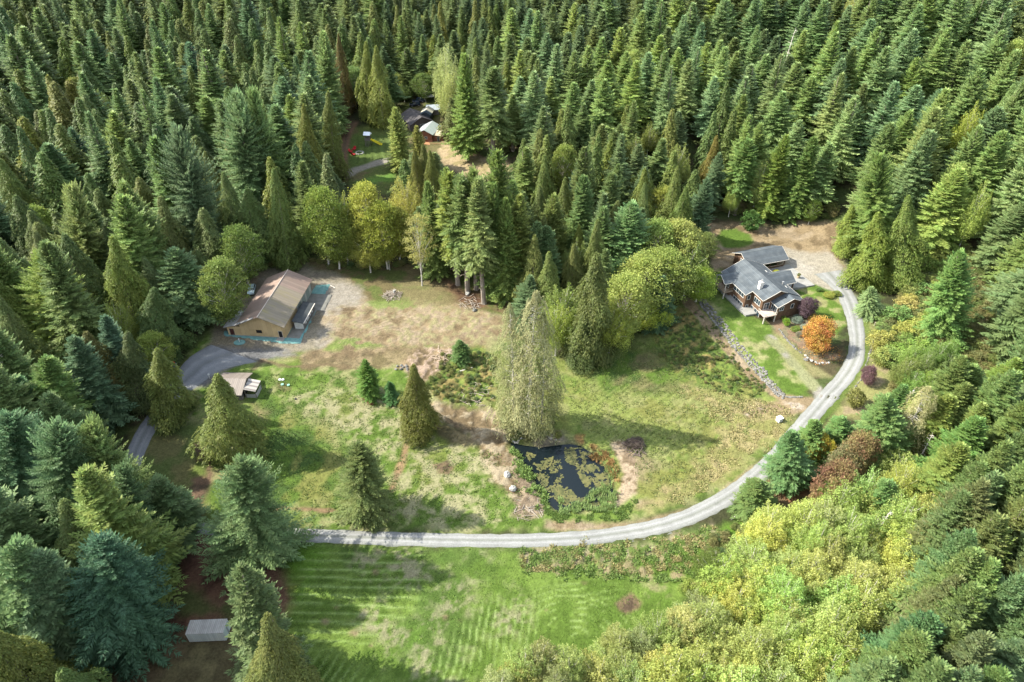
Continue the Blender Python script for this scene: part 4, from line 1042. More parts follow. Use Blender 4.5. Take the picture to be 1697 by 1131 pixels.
# bank below the road
zone([(862,915),(1000,905),(1100,895),(1180,872),(1190,900),(1100,925),(1000,935),(870,945)], blotch(C_(.33,.27,.18), GRN1, .5,.6,n3,.9), 1.2, 2, .85)
zone([(930,935),(1100,920),(1190,890),(1210,930),(1120,980),(1060,960),(960,950)], blotch(GRN1, C_(.28,.22,.13), .56,.66,n2,.8), 1.5, 2)
zone([(1060,960),(1120,960),(1100,1010),(1065,1000)], C_(.34,.28,.17), 1.5, 2, .6, cover=cov)
# barn yard, dirt work area
zone([(335,590),(372,490),(405,460),(440,445),(500,440),(560,455),(600,480),(610,530),(560,572),(470,590),(380,605),(340,640),(315,640)], gravel, 1.5, 1.5)
zone([(345,575),(400,575),(470,580),(500,590),(420,600),(370,612),(340,640),(310,640),(320,605)], mix(C_(.125,.125,.125), C_(.19,.185,.175), sstep(.35,.65,n1)), 1.2, 1.0)
zone([(340,520),(400,450),(440,438),(400,500),(370,560)], dirt, 1.5, 2, .6)
zone([(535,470),(570,470),(610,500),(640,530),(620,560),(560,570),(530,575),(540,510)], blotch(dirtl, C_(.33,.30,.25), .45,.6,n1), 1.5, 2)
zone([(560,505),(640,500),(760,505),(830,520),(845,545),(800,575),(700,580),(600,590),(510,600),(440,600),(540,580)], blotch(dirt, mix(dirtl, C_(.30,.27,.14), sstep(.45,.65,n3)), .36,.54,n4*.5+n2*.5), 2, 2.5)
zone([(700,440),(760,470),(820,510),(835,520),(780,510),(720,480)], blotch(bark, DIRT, .5,.65,n1), 1.5, 2, .85)
zone([(480,590),(620,570),(720,575),(700,600),(590,610),(500,612)], dirt, 1.0, 1.8, .85)
zone([(560,560),(600,560),(640,575),(600,580),(540,580)], GRN2, 1.0, 1.2, .8, cover=sstep(.4,.5,n2))
zone([(605,500),(680,495),(690,510),(620,515)], GRN2, 1.0, 1.2, .75, cover=sstep(.4,.5,n2))
zone([(660,470),(720,460),(760,490),(740,510),(660,500)], C_(.19,.17,.08), 2, 2, .6)
def ruts(cx, cy, r0, r1, pts, k=.5):
    q = Wp(pts); c = G(cx, cy); x0 = min(p[0] for p in q) - 3; x1 = max(p[0] for p in q) + 3; y0 = min(p[1] for p in q) - 3; y1 = max(p[1] for p in q) + 3
    s = np.where((xs > x0) & (xs < x1) & (ys > y0) & (ys < y1))[0]
    d = seg_dist(xs[s], ys[s], q); f = 1 - sstep(-3, 1.5, d)
    u = np.hypot(xs[s] - c[0], (ys[s] - c[1]) * 1.1) + (n1[s] - .5) * 9
    a = np.abs(((u / 1.3) % 1) - .5) * 2
    g_ = sstep(.45, .8, a) * sstep(.40, .55, n2[s])
    col[s] *= (1 - f * g_ * k)[:, None]
    li = sstep(.6, .9, 1 - a) * f * .15; col[s] = col[s] + (C_(.48,.38,.26) - col[s]) * li[:, None]
ruts(640, 560, 3, 30, [(560,520),(700,520),(720,570),(640,590),(560,585)], .28)
ruts(560, 470, 3, 30, [(500,470),(590,470),(600,560),(520,570)], .15)
# lumpy spoil and bramble patch
zone([(690,575),(740,570),(770,580),(730,620),(690,640),(660,610)], blotch(dirt, C_(.40,.30,.22), .5,.6,n3), 1, 1.5)
zone([(740,585),(800,575),(826,600),(820,665),(780,672),(730,665),(705,640),(730,610)], bramble, 1, 1.5)
zone([(700,665),(760,675),(830,680),(845,740),(880,800),(905,850),(870,860),(820,800),(790,740),(740,700),(715,700)], blotch(dirt, C_(.40,.33,.22), .42,.58,n3*.5+n2*.5), 1.2, 1.5)
zone([(715,700),(760,705),(800,735),(770,745),(720,725)], mix(DIRTD, DIRT, sstep(.4,.6,n2)), 1, 1.2, .8)
zone([(850,760),(885,800),(905,850),(880,862),(845,855),(860,810)], blotch(C_(.28,.22,.15), DIRTD, .5,.62,n3,.7), 1, 1.5)
path([(680,722),(672,745),(662,775),(650,812)], 1.6, blotch(C_(.30,.19,.11), DIRT, .4,.6,n2), .5, .5, .85)
path([(690,720),(700,700),(720,690)], 3.0, C_(.22,.15,.09), 1, 1, .6)
zone([(718,770),(740,765),(752,775),(745,788),(725,785)], mix(DIRT, DIRTD, sstep(.4,.6,n3)), .5, .8)
path([(440,845),(480,842),(520,845),(560,848)], .9, C_(.22,.14,.085), .3, .4, .85)
path([(435,598),(480,608),(540,605),(600,612)], 1.2, DIRT, .4, .6, .8)
path([(420,612),(432,600)], 1.5, DIRTD, .4, .4, .7)
zone([(456,634),(478,632),(484,645),(470,655),(458,645)], DIRT, .5, .8, .6)
zone([(420,670),(445,680),(440,700),(418,695)], C_(.26,.18,.11), 1.5, 1.5, .6)
zone([(322,735),(345,728),(352,750),(352,800),(330,835),(312,830),(318,790)], mix(DIRTD, C_(.17,.11,.07), sstep(.4,.6,n2)), .8, 1)
zone([(318,765),(345,760),(340,790),(318,790)], GRN1, .8, 1, .8)
# foreground left under the trees
zone([(250,870),(330,870),(400,900),(480,960),(470,1080),(400,1200),(200,1250),(-50,1250),(-50,1090),(150,1100),(260,1040)], blotch(bark, C_(.14,.11,.06), .45,.6,n1,.8), 2, 2)
zone([(330,1060),(400,1050),(420,1131),(400,1250),(260,1250),(270,1110)], blotch(C_(.15,.13,.06), C_(.10,.085,.04), .45,.6,n2), 2.5, 2, .85)
zone([(290,990),(320,980),(350,1000),(390,1000),(400,1040),(360,1020),(300,1020)], GRN3, 1.5, 1.5, .7)
# pond surround
zone([(900,720),(930,715),(950,735),(925,742),(895,745),(880,735)], C_(.21,.17,.14), .8, .8, .8)
zone(POND_PX, C_(.05,.045,.03), 1.6, .5)
path([(1028,740),(1040,765),(1046,790),(1042,812),(1030,830)], 3.4, blotch(C_(.47,.37,.25), DIRT, .55,.66,n3), .5, .6)
path([(960,725),(990,740),(1012,765),(1024,800)], 1.6, C_(.30,.16,.07), .6, .8, .8, cover=sstep(.4,.52,n2))
path([(1050,755),(1075,770),(1060,790)], 4, C_(.27,.20,.14), 2, 2, .55)
zone([(905,845),(930,852),(980,855),(1030,840),(1050,820),(1060,835),(1010,862),(940,866),(900,860)], blotch(GRN2, GRN1, .5,.6,n2), .8, .6)
zone([(905,862),(980,868),(1060,862),(1130,845),(1125,858),(1020,878),(930,880),(900,875)], blotch(dirtl, DIRT, .5,.6,n3,.6), .8, 1.0)
path([(1125,858),(1180,835),(1240,790),(1290,745)], 2.0, dirtl, .6, .8, .8)
zone([(1050,830),(1075,825),(1085,835),(1060,845)], dirtl, .7, .8, .8)
# house lawns, pads, garden
zone([(1158,488),(1190,440),(1210,470),(1200,500),(1260,530),(1290,545),(1330,590),(1345,630),(1335,655),(1300,655),(1255,608),(1200,545)], blotch(mix(GRN1, GRN2, sstep(.4,.6,n2)), C_(.34,.32,.16), .54,.66,.5*n2+.5*n1,.8), .9, .6)
zone([(1158,492),(1175,470),(1195,450),(1210,490),(1250,520),(1230,530),(1200,520)], mix(GRN3, GRN1, sstep(.4,.6,n2)), 2, 1, .7)
path([(1140,500),(1170,535),(1215,590),(1265,640),(1300,662),(1345,668)], 3.0, dirtl, .5, .5)
zone([(1285,662),(1345,660),(1350,680),(1300,690),(1280,685),(1240,695),(1225,680)], blotch(dirtl, C_(.5,.42,.33), .5,.6,n2), .8, 1)
path([(1278,562),(1300,585),(1325,612),(1350,640),(1360,655)], 2.6, blotch(C_(.33,.31,.27), C_(.26,.27,.14), .5,.6,n1), .5, .7)
zone([(1285,555),(1300,550),(1345,600),(1380,625),(1345,625)], C_(.30,.28,.13), 1, 1, .7)
zone([(1167,372),(1230,368),(1285,378),(1330,363),(1390,370),(1400,430),(1380,440),(1330,430),(1310,450),(1265,425),(1215,440),(1180,450),(1180,400)], blotch(dirt, dirtl, .42,.6,n1), 1.2, 1.5)
zone([(1186,395),(1195,380),(1220,378),(1243,388),(1247,402),(1225,412),(1200,410)], GRN1, .8, .8)
zone([(1300,410),(1340,418),(1395,420),(1405,470),(1412,490),(1390,495),(1350,475),(1330,470),(1300,440)], paleg, 1.5, 1.2)
zone([(1320,478),(1345,470),(1385,485),(1400,510),(1402,540),(1385,560),(1330,520)], blotch(grass, C_(.30,.28,.13), .52,.64,n2,.8), .7, .6)
zone([(1275,535),(1320,520),(1345,535),(1340,575),(1395,590),(1370,605),(1345,600),(1310,565),(1285,550)], blotch(C_(.24,.17,.11), C_(.19,.17,.10), .5,.6,n2), .8, .8)
zone([(1380,378),(1400,410),(1402,450),(1385,430),(1368,400)], blotch(dirt, C_(.22,.2,.1), .5,.6,n2), .8, 1)
zone([(1435,520),(1500,600),(1500,680),(1440,700),(1400,690),(1340,760),(1325,750),(1380,690),(1440,600),(1425,540)], blotch(C_(.23,.23,.09), C_(.36,.28,.18), .5,.62,n2*.6+n1*.4,.8), 1.5, 1.5)
path([(1432,530),(1440,560),(1432,600),(1400,650),(1360,700),(1300,755),(1200,838)], 1.6, GRN1, .6, .6, .7)
zone([(1500,600),(1440,560),(1500,500),(1560,430),(1620,520),(1600,700),(1520,720),(1480,680)], blotch(C_(.26,.27,.09), C_(.15,.16,.05), .5,.6,n3), 2, 2)
zone([(1270,800),(1300,775),(1340,810),(1310,835),(1280,840),(1262,830)], blotch(C_(.25,.13,.07), DIRT, .5,.64,n2,.8), .8, 1.2)
# far clearing with cabin and play lawn
zone([(560,215),(640,205),(680,165),(735,165),(735,245),(670,290),(640,325),(590,325),(572,300)], blotch(C_(.10,.125,.035), C_(.13,.115,.05), .5,.6,n1), 2, 2)
zone([(575,262),(585,225),(655,222),(660,270),(590,280)], C_(.085,.125,.03), 2, 1.5, .9)
stripes([(575,262),(585,225),(655,222),(660,270),(590,280)], R(80), 2.6, .1, .3, C_(.14,.19,.06))
zone([(590,300),(650,285),(650,300),(600,310)], C_(.10,.20,.035), 2, 2, .8)
path([(556,300),(590,282),(625,270),(668,262)], 4.2, C_(.30,.27,.22), 1.0, .6)
path([(566,300),(567,260),(575,222),(585,205)], 3.6, C_(.18,.11,.07), .9, .6)
path([(566,300),(567,260),(575,222),(585,205)], 1.0, C_(.10,.08,.05), .5, .4, .7)
zone([(735,235),(780,255),(835,262),(845,285),(800,295),(745,280),(725,255)], blotch(C_(.44,.34,.20), C_(.26,.22,.10), .5,.62,n2,.8), 2, 2)
zone([(655,188),(700,180),(718,200),(700,215),(665,215)], C_(.17,.14,.065), 2, 1.5, .8)
zone([(0,22),(18,20),(22,38),(0,45)], C_(.14,.14,.13), 2, 2)
lum = col @ np.array([.3,.55,.15]); col *= (1 / (1 + 1.3 * np.clip(lum - .17, 0, 1)))[:, None]
fine = rng.random(len(xs)); col *= .70 * (.93 + .14 * fine)[:, None]
zs2 = zs.copy()
dense = (xs > -118) & (xs < 122) & (ys > 40) & (ys < 262)
rough = np.zeros(len(xs))
def roughen(pts, amp):
    q = Wp(pts); d = seg_dist(xs, ys, q); rough[:] = np.maximum(rough, amp * (1 - sstep(-1.5, .5, d)))
roughen([(690,575),(770,572),(830,600),(830,680),(900,850),(870,862),(800,760),(700,700),(660,610)], .55)
roughen([(560,505),(845,520),(845,560),(700,590),(500,600)], .22)
roughen([(862,915),(1180,872),(1200,930),(1100,960),(870,945)], .5)
roughen([(1100,520),(1160,510),(1290,655),(1240,665),(1080,580)], .6)
roughen([(1130,650),(1320,668),(1180,800),(1080,850)], .3)
zs2 += rough * ((n3 - .5) * 1.6 + (n2 - .5) * 1.4) * dense
zs2 += .10 * (n3 - .5) * dense
V = np.stack([xs, ys, zs2], 1)
ii, jj = np.meshgrid(np.arange(NX - 1), np.arange(NY - 1), indexing='xy'); a = (jj * NX + ii).ravel()
F = np.stack([a, a + 1, a + NX + 1, a + NX], 1)
me = mesh_np('ground', V, F, {'Col': np.concatenate([col, np.ones((len(col), 1))], 1)}, smooth=True)
mg = bpy.data.materials.new('ground_cover'); mg.use_nodes = True; t = mg.node_tree; b = t.nodes['Principled BSDF']
b.inputs['Roughness'].default_value = .95; b.inputs['Specular IOR Level'].default_value = .1
at = t.nodes.new('ShaderNodeAttribute'); at.attribute_name = 'Col'
tc = t.nodes.new('ShaderNodeTexCoord')
nA = t.nodes.new('ShaderNodeTexNoise'); nA.inputs['Scale'].default_value = 2.6; nA.inputs['Detail'].default_value = 4; nA.inputs['Roughness'].default_value = .7
nB = t.nodes.new('ShaderNodeTexNoise'); nB.inputs['Scale'].default_value = .7; nB.inputs['Detail'].default_value = 5; nB.inputs['Roughness'].default_value = .65
for q in (nA, nB): t.links.new(tc.outputs['Object'], q.inputs['Vector'])
def mth(op, a_, b_):
    q = t.nodes.new('ShaderNodeMath'); q.operation = op
    for i, v in enumerate((a_, b_)):
        if isinstance(v, (int, float)): q.inputs[i].default_value = v
        else: t.links.new(v, q.inputs[i])
    return q.outputs[0]
f = mth('ADD', mth('MULTIPLY', nA.outputs['Fac'], 1.5), mth('MULTIPLY', nB.outputs['Fac'], .9)); f = mth('ADD', f, -.2)
vm = t.nodes.new('ShaderNodeVectorMath'); vm.operation = 'SCALE'; t.links.new(at.outputs['Color'], vm.inputs[0]); t.links.new(f, vm.inputs['Scale'])
t.links.new(vm.outputs[0], b.inputs['Base Color'])
bp = t.nodes.new('ShaderNodeBump'); bp.inputs['Strength'].default_value = .8; bp.inputs['Distance'].default_value = .25
t.links.new(nA.outputs['Fac'], bp.inputs['Height']); t.links.new(bp.outputs[0], b.inputs['Normal'])
go = link('ground', me, mg); tag(go, kind='structure')

# ------------------------------------------------------------------ roads and pads laid over it
def catmull(pts, n=8):
    out = []
    p = [pts[0]] + list(pts) + [pts[-1]]
    for i in range(1, len(p) - 2):
        for k in range(n):
            u = k / n; q = []
            for c in range(len(p[0])):
                a_, b_, c_, d_ = p[i-1][c], p[i][c], p[i+1][c], p[i+2][c]
                q.append(.5 * (2*b_ + (c_-a_)*u + (2*a_-5*b_+4*c_-d_)*u*u + (-a_+3*b_-3*c_+d_)*u**3))
            out.append(q)
    out.append(list(pts[-1])); return out
def ribbon(name, edgepts, m, label=None, lift=.10, seed=0, nc=15, wob=.35):
    """edgepts: (px,py of one edge, px,py of the other). Crowned sheet whose edges sink into the ground unevenly"""
    L_ = [G(a, b)[:2] + G(c, d)[:2] for a, b, c, d in edgepts]
    S = catmull(L_, 14); V = []; F = []
    n = len(S); u = np.linspace(-.12, 1.12, nc)
    for i, s in enumerate(S):
        for k in range(nc): V.append((s[0] + (s[2] - s[0]) * u[k], s[1] + (s[3] - s[1]) * u[k]))
    V = np.array(V); z = H(V[:, 0], V[:, 1])
    uu = np.tile(u, n); e = np.minimum(uu, 1 - uu) * np.repeat([math.hypot(s[0]-s[2], s[1]-s[3]) for s in S], nc)
    z = z + lift * sstep(-.3, .5, e + (fbm(V[:, 0], V[:, 1], 1.6, 3, seed + 31) - .5) * wob * 2) - (e < -.05) * .12 + .02
    for i in range(n - 1):
        for k in range(nc - 1): F.append((i * nc + k, i * nc + k + 1, (i + 1) * nc + k + 1, (i + 1) * nc + k))
    me = mesh_np(name, np.column_stack([V, z]), np.array(F), {'u': uu}, smooth=True)
    o = link(name, me, m); tag(o, label, kind='structure'); return o
def gravelmat(name, c, cd, track, tw=.10):
    m = bpy.data.materials.new(name); m.use_nodes = True; t = m.node_tree; b = t.nodes['Principled BSDF']
    b.inputs['Roughness'].default_value = .95; b.inputs['Specular IOR Level'].default_value = .15
    at = t.nodes.new('ShaderNodeAttribute'); at.attribute_name = 'u'
    r = t.nodes.new('ShaderNodeValToRGB'); els = r.color_ramp.elements; els[0].position = 0; els[0].color = (*cd, 1); els[1].position = 1; els[1].color = (*cd, 1)
    for p_, c_ in [(.10, c), (.28 - tw/2, c), (.30, track), (.30 + tw, c), (.5, cd), (.6, c), (.70, track), (.74 + tw/2, c), (.92, c)]:
        q = els.new(p_); q.color = (*c_, 1)
    tc = t.nodes.new('ShaderNodeTexCoord'); n = t.nodes.new('ShaderNodeTexNoise'); n.inputs['Scale'].default_value = .5; n.inputs['Detail'].default_value = 7
    n2_ = t.nodes.new('ShaderNodeTexNoise'); n2_.inputs['Scale'].default_value = 5; n2_.inputs['Detail'].default_value = 4
    t.links.new(tc.outputs['Object'], n.inputs['Vector']); t.links.new(tc.outputs['Object'], n2_.inputs['Vector'])
    a_ = t.nodes.new('ShaderNodeMath'); a_.operation = 'MULTIPLY_ADD'; a_.inputs[1].default_value = .14; t.links.new(n.outputs['Fac'], a_.inputs[0])
    s_ = t.nodes.new('ShaderNodeMath'); s_.operation = 'SUBTRACT'; s_.inputs[1].default_value = .07; t.links.new(at.outputs['Fac'], s_.inputs[0]); t.links.new(s_.outputs[0], a_.inputs[2])
    t.links.new(a_.outputs[0], r.inputs[0])
    g_ = t.nodes.new('ShaderNodeMath'); g_.operation = 'MULTIPLY_ADD'; g_.inputs[1].default_value = .8; g_.inputs[2].default_value = .6; t.links.new(n2_.outputs['Fac'], g_.inputs[0])
    g2 = t.nodes.new('ShaderNodeMath'); g2.operation = 'MULTIPLY_ADD'; g2.inputs[1].default_value = .5; g2.inputs[2].default_value = .75; t.links.new(n.outputs['Fac'], g2.inputs[0])
    g3 = t.nodes.new('ShaderNodeMath'); g3.operation = 'MULTIPLY'; t.links.new(g_.outputs[0], g3.inputs[0]); t.links.new(g2.outputs[0], g3.inputs[1])
    vm = t.nodes.new('ShaderNodeVectorMath'); vm.operation = 'SCALE'; t.links.new(r.outputs[0], vm.inputs[0]); t.links.new(g3.outputs[0], vm.inputs['Scale'])
    t.links.new(vm.outputs[0], b.inputs['Base Color'])
    bp = t.nodes.new('ShaderNodeBump'); bp.inputs['Strength'].default_value = .3; t.links.new(n2_.outputs['Fac'], bp.inputs['Height']); t.links.new(bp.outputs[0], b.inputs['Normal'])
    return m
mroad = gravelmat('pale_gravel', (.19,.192,.18), (.14,.146,.125), (.235,.235,.228))
ribbon('gravel_road', [(230,862,230,880),(330,866,332,886),(420,872,420,893),(480,875,482,898),(600,880,600,903),(740,884,740,907),(860,885,860,908),(950,881,952,905),(1020,873,1027,897),(1080,862,1092,886),(1140,842,1156,866),(1200,810,1222,832),(1250,772,1274,792),(1292,728,1318,746),
       (1325,690,1350,706),(1355,655,1382,668),(1385,622,1412,633),(1403,590,1431,600),(1407,560,1434,563),(1402,530,1430,528),(1394,505,1421,498),(1380,480,1408,474),(1350,455,1395,448)], mroad, lift=.12, seed=1, wob=.8)
mpave = gravelmat('grey_chipseal', (.155,.16,.165), (.13,.135,.135), (.19,.195,.20))
ribbon('paved_driveway', [(150,880,185,900),(196,780,224,795),(222,722,248,733),(243,690,268,700),(275,648,304,660),(297,612,336,634),(318,590,372,612),(350,572,425,600)], mpave, lift=.10, seed=2, nc=17)

# pond water with lily pads and reeds
PZ = Hs(*G(600, 760)[:2]) - .75
px_ = np.array(POND); cxp, cyp = px_.mean(0)
mw = bpy.data.materials.new('pond_water'); mw.use_nodes = True; b = mw.node_tree.nodes['Principled BSDF']
b.inputs['Base Color'].default_value = (.006,.010,.012,1); b.inputs['Roughness'].default_value = .03; b.inputs['IOR'].default_value = 1.33; b.inputs['Specular IOR Level'].default_value = .5
bw = MB(); bw.prism([(cxp + (a - cxp) * 1.12, cyp + (b_ - cyp) * 1.12) for a, b_ in POND], PZ - .3, PZ)
tag(bw.build('pond_water', mw), kind='structure')
def at_z(px, py, z): return Gz(px, py, z)
PADS = [[(872,750),(890,757),(905,770),(895,775),(880,765)],[(893,765),(925,757),(933,790),(930,815),(915,825),(900,805),(890,785)],[(935,742),(965,745),(985,770),(1003,800),(1005,828),(985,830),(968,800),(955,775),(938,762)],[(915,815),(935,802),(955,825),(945,838),(925,832)],[(955,825),(1000,825),(985,840),(955,838)],[(968,745),(1000,775),(1010,800),(1012,820),(1000,800),(985,768)]]
bm = MB(); rp = random.Random(4)
for pi_, q in enumerate(PADS):
    w_ = [at_z(a, b_, PZ) for a, b_ in q]
    x0 = min(a for a, _ in w_); x1 = max(a for a, _ in w_); y0 = min(b_ for _, b_ in w_); y1 = max(b_ for _, b_ in w_)
    N = int((x1 - x0) * (y1 - y0) * (30 if pi_ != 1 else 18))
    X = np.array([rp.uniform(x0, x1) for _ in range(N)]); Y = np.array([rp.uniform(y0, y1) for _ in range(N)])
    d = seg_dist(X, Y, w_); nz = fbm(X, Y, 1.2, 3, 44)
    for k in range(N):
        if d[k] < .3 - (0 if nz[k] > .42 else 5) and nz[k] > .40:
            r_ = rp.uniform(.10, .24); z_ = PZ + rp.uniform(.005, .05); a0 = rp.uniform(0, 6.28); th = rp.uniform(-.1, .1)
            bm.add([(X[k] + r_ * math.cos(a0 + j * 1.05), Y[k] + r_ * math.sin(a0 + j * 1.05), z_ + th * r_ * math.cos(j)) for j in range(6)], [(0,1,2,3,4,5)])
mlily = mat('lily_pads', (.06,.066,.022), .6, (.11,.105,.036), 1.2, 0, lo=.4, hi=.6)
tag(bm.build('lily_pads', mlily), 'yellowed lily pads floating in patches on the dark pond', 'lily pads', kind='stuff')
def blades(name, area, n, hgt, colm, label, cat, wid=.07, avoid=None, lean=.3, seed=1, zfun=None, cover=.0):
    r = np.random.default_rng(seed); X = []; 
    w_ = Wp(area); x0 = min(a for a, _ in w_); x1 = max(a for a, _ in w_); y0 = min(b_ for _, b_ in w_); y1 = max(b_ for _, b_ in w_)
    x = r.uniform(x0, x1, n * 3); y = r.uniform(y0, y1, n * 3); d = seg_dist(x, y, w_) + (fbm(x, y, 2.2, 3, 9) - .5) * 5 - .4
    k = (d < 0) & (fbm(x, y, 1.1, 3, seed) > cover)
    x, y = x[k][:n], y[k][:n]; z = H(x, y); z = np.maximum(z, PZ - .1) if avoid else z
    B = np.stack([x, y, z - .05], 1); D = np.stack([r.normal(0, lean, len(x)), r.normal(0, lean, len(x)), np.ones(len(x))], 1)
    Lh = r.uniform(.6, 1.2, len(x)) * hgt
    V, F = kites(B, D, Lh, np.full(len(x), wid) * r.uniform(.7, 1.4, len(x)), .1, r.uniform(-3, 3, len(x)), seed)
    o = link(name, crown_mesh(name, V, F, np.clip(r.normal(.5, .2, len(x)), 0, 1), np.clip(r.normal(.5, .25, len(x)), 0, 1)), colm)
    tag(o, label, cat, kind='stuff'); return o
M_reed = foliage('reed_blades', [(.24,.33,.12),(.24,.33,.12)], .3)
M_rush = foliage('dry_blades', [(.34,.31,.14),(.34,.31,.14)], .3)
M_rust = foliage('rust_blades', [(.33,.22,.09),(.33,.22,.09)], .3)
M_gr = foliage('tall_grass', [(.17,.25,.07),(.17,.25,.07)], .3)
blades('pond_reeds', [(925,842),(965,835),(1000,822),(1008,790),(1003,770),(1022,790),(1028,825),(1015,842),(980,852),(930,855)], 2800, 1.1, M_reed, 'dense pale green reeds along the lower right shore of the pond', 'reeds', .13, True, seed=2, cover=.40)
blades('shore_plants', [(852,745),(862,760),(880,790),(890,815),(908,838),(900,845),(880,815),(868,790),(845,755)], 2600, .8, M_gr, 'leafy green plants along the left shore of the pond', 'plants', .2, True, lean=.9, seed=3, cover=.44)
blades('rust_sedge', [(960,722),(992,742),(1015,765),(1027,800),(1020,805),(1005,775),(985,750),(955,732)], 2600, .9, M_rust, 'rust-orange sedge on the upper right shore of the pond', 'sedge', .14, True, seed=4, cover=.42)
blades('green_verge', [(905,848),(960,856),(1020,848),(1052,828),(1058,836),(1010,862),(940,868),(900,862)], 3600, .4, M_gr, 'tall green grass strip between the pond and the dirt verge', 'grass', .14, seed=5, cover=.46)
blades('dry_grass', [(1120,650),(1230,662),(1320,672),(1290,725),(1180,800),(1090,845),(1150,780),(1200,710)], 11000, .42, M_rush, 'straw-coloured tall grass on the meadow side of the road bend', 'grass', .16, seed=6, lean=.7, cover=.47)
blades('bank_grass', [(862,912),(1000,904),(1100,893),(1190,866),(1200,925),(1100,950),(1000,945),(870,945)], 12000, .5, M_rush, 'dry grass and weeds on the bank below the gravel road', 'grass', .16, seed=7, lean=.8, cover=.5)
blades('bank_weeds', [(862,916),(1000,910),(1100,900),(1200,872),(1210,935),(1110,965),(1000,955),(870,945)], 12000, .55, M_gr, 'green weeds on the bank below the gravel road', 'weeds', .2, seed=8, lean=.9, cover=.5)
# bramble patches: many small bushes nobody could count
def brush(name, area, n, sc, label, cat, seed, tints):
    col_ = bpy.data.collections.new(name + '_sources'); k = 0; info = []
    for tt in tints:
        for (cr, tk, h0, r0) in PR['bush']:
            o1 = bpy.data.objects.new('b%03d' % k, cr); o1.color = (*tt, 1); col_.objects.link(o1); k += 1
    r = np.random.default_rng(seed); w_ = Wp(area); x0 = min(a for a, _ in w_); x1 = max(a for a, _ in w_); y0 = min(b_ for _, b_ in w_); y1 = max(b_ for _, b_ in w_)
    x = r.uniform(x0, x1, n * 4); y = r.uniform(y0, y1, n * 4); d = seg_dist(x, y, w_) + (fbm(x, y, 5, 2, 9) - .5) * 5
    x = x[d < 0][:n]; y = y[d < 0][:n]; z = H(x, y); m_ = len(x)
    s = r.uniform(*sc, m_)
    instancer(name, np.stack([x, y, z - .15], 1), r.integers(0, k, m_), np.stack([s, s, s * r.uniform(.6, 1, m_)], 1), np.stack([np.zeros(m_), np.zeros(m_), r.uniform(0, 6.28, m_)], 1), col_, label, cat)
brush('bramble_patch', [(738,588),(800,575),(828,598),(822,660),(790,672),(735,662),(708,640),(730,612)], 230, (.10,.26), 'tangled bramble patch in autumn colours between the dirt yard and the pond trees', 'brambles', 11, [(1.2,1.4,.8),(1.8,1.4,.9),(1,1.1,.7),(1.6,1.6,.8)])
brush('meadow_brambles', [(1105,525),(1160,512),(1225,600),(1285,652),(1240,662),(1150,625),(1085,575)], 420, (.08,.20), 'green bramble thicket on the slope below the rock wall', 'brambles', 12, [(1.2,1.7,.8),(1.5,1.9,.8),(1,1.4,.7)])
brush('slope_brush', [(1448,560),(1495,490),(1550,400),(1620,430),(1660,520),(1640,620),(1560,700),(1480,660),(1500,600)], 800, (.35,.75), 'pale yellow-green brush covering the slope right of the drive', 'brush', 13, [(1.8,1.95,1.5),(1.6,1.75,1.3),(1.3,1.5,1.1)])
brush('forest_edge_brush', [(440,432),(520,428),(600,438),(690,436),(690,444),(600,450),(520,442),(440,446)], 60, (.25,.5), 'low brush along the forest edge behind the barn', 'brush', 14, [(.6,.8,.6),(1.2,.8,.6)])
brush('cabin_brush', [(640,130),(735,135),(760,180),(770,240),(830,240),(850,262),(790,262),(742,235),(740,175),(715,160),(655,165)], 150, (.4,.9), 'dark scrub around the far cabin and its parking spot', 'brush', 15, [(.55,.8,.6),(.8,.95,.7),(1.2,1.2,.8)])
brush('understory', [(1180,358),(1285,368),(1390,360),(1385,345),(1280,345),(1180,340)], 70, (.4,.8), 'dark green understory at the foot of the forest behind the dirt bank', 'brush', 16, [(.5,.75,.5),(.7,.85,.6)])
brush('shore_brush', [(832,700),(850,725),(875,735),(905,730),(925,715),(905,700),(860,690)], 70, (.2,.42), 'bright green shrubs at the foot of the pale pond trees', 'brush', 17, [(1.1,1.5,.6),(.9,1.3,.6),(1.5,1.5,.8)])
brush('lower_brush', [(1180,900),(1215,880),(1235,850),(1290,830),(1260,880),(1200,960),(1160,960)], 90, (.2,.5), 'green scrub between the road bank and the yellow alders', 'brush', 18, [(1.0,1.3,.7),(1.4,1.4,.8)])

blades('meadow_tufts', [(940,620),(1060,570),(1130,560),(1240,640),(1280,680),(1170,800),(1080,840),(1060,800),(1040,740),(960,700)], 14000, .34, foliage('meadow_grass_blades', [(.14,.17,.055),(.14,.17,.055)], .3, .4, .03), 'short uneven meadow grass between the pond and the road bend', 'grass', .2, seed=21, lean=.9, cover=.45)
blades('lawn_tufts', [(440,620),(600,620),(700,740),(840,760),(880,870),(560,870),(460,860),(430,700)], 16000, .30, foliage('lawn_grass_blades', [(.12,.17,.045),(.12,.17,.045)], .3, .4, .03), 'rough tufted grass across the lawn left of the pond', 'grass', .2, seed=22, lean=.9, cover=.47)
blades('field_tufts', [(490,905),(900,910),(1080,960),(1060,1040),(860,1140),(480,1140)], 7000, .22, foliage('field_grass_blades', [(.13,.20,.04),(.13,.20,.04)], .3, .4, .03), 'cut grass standing in clumps over the lower field', 'grass', .18, seed=23, lean=.9, cover=.47)
blades('fallen_leaves', [(1330,575),(1365,570),(1400,580),(1392,600),(1362,606),(1335,598)], 700, .3, foliage('orange_leaves', [(.42,.22,.05),(.42,.22,.05)], .3, .4, .05), 'orange leaves fallen on the ground beneath the maple', 'leaves', .22, seed=24, lean=3.0)
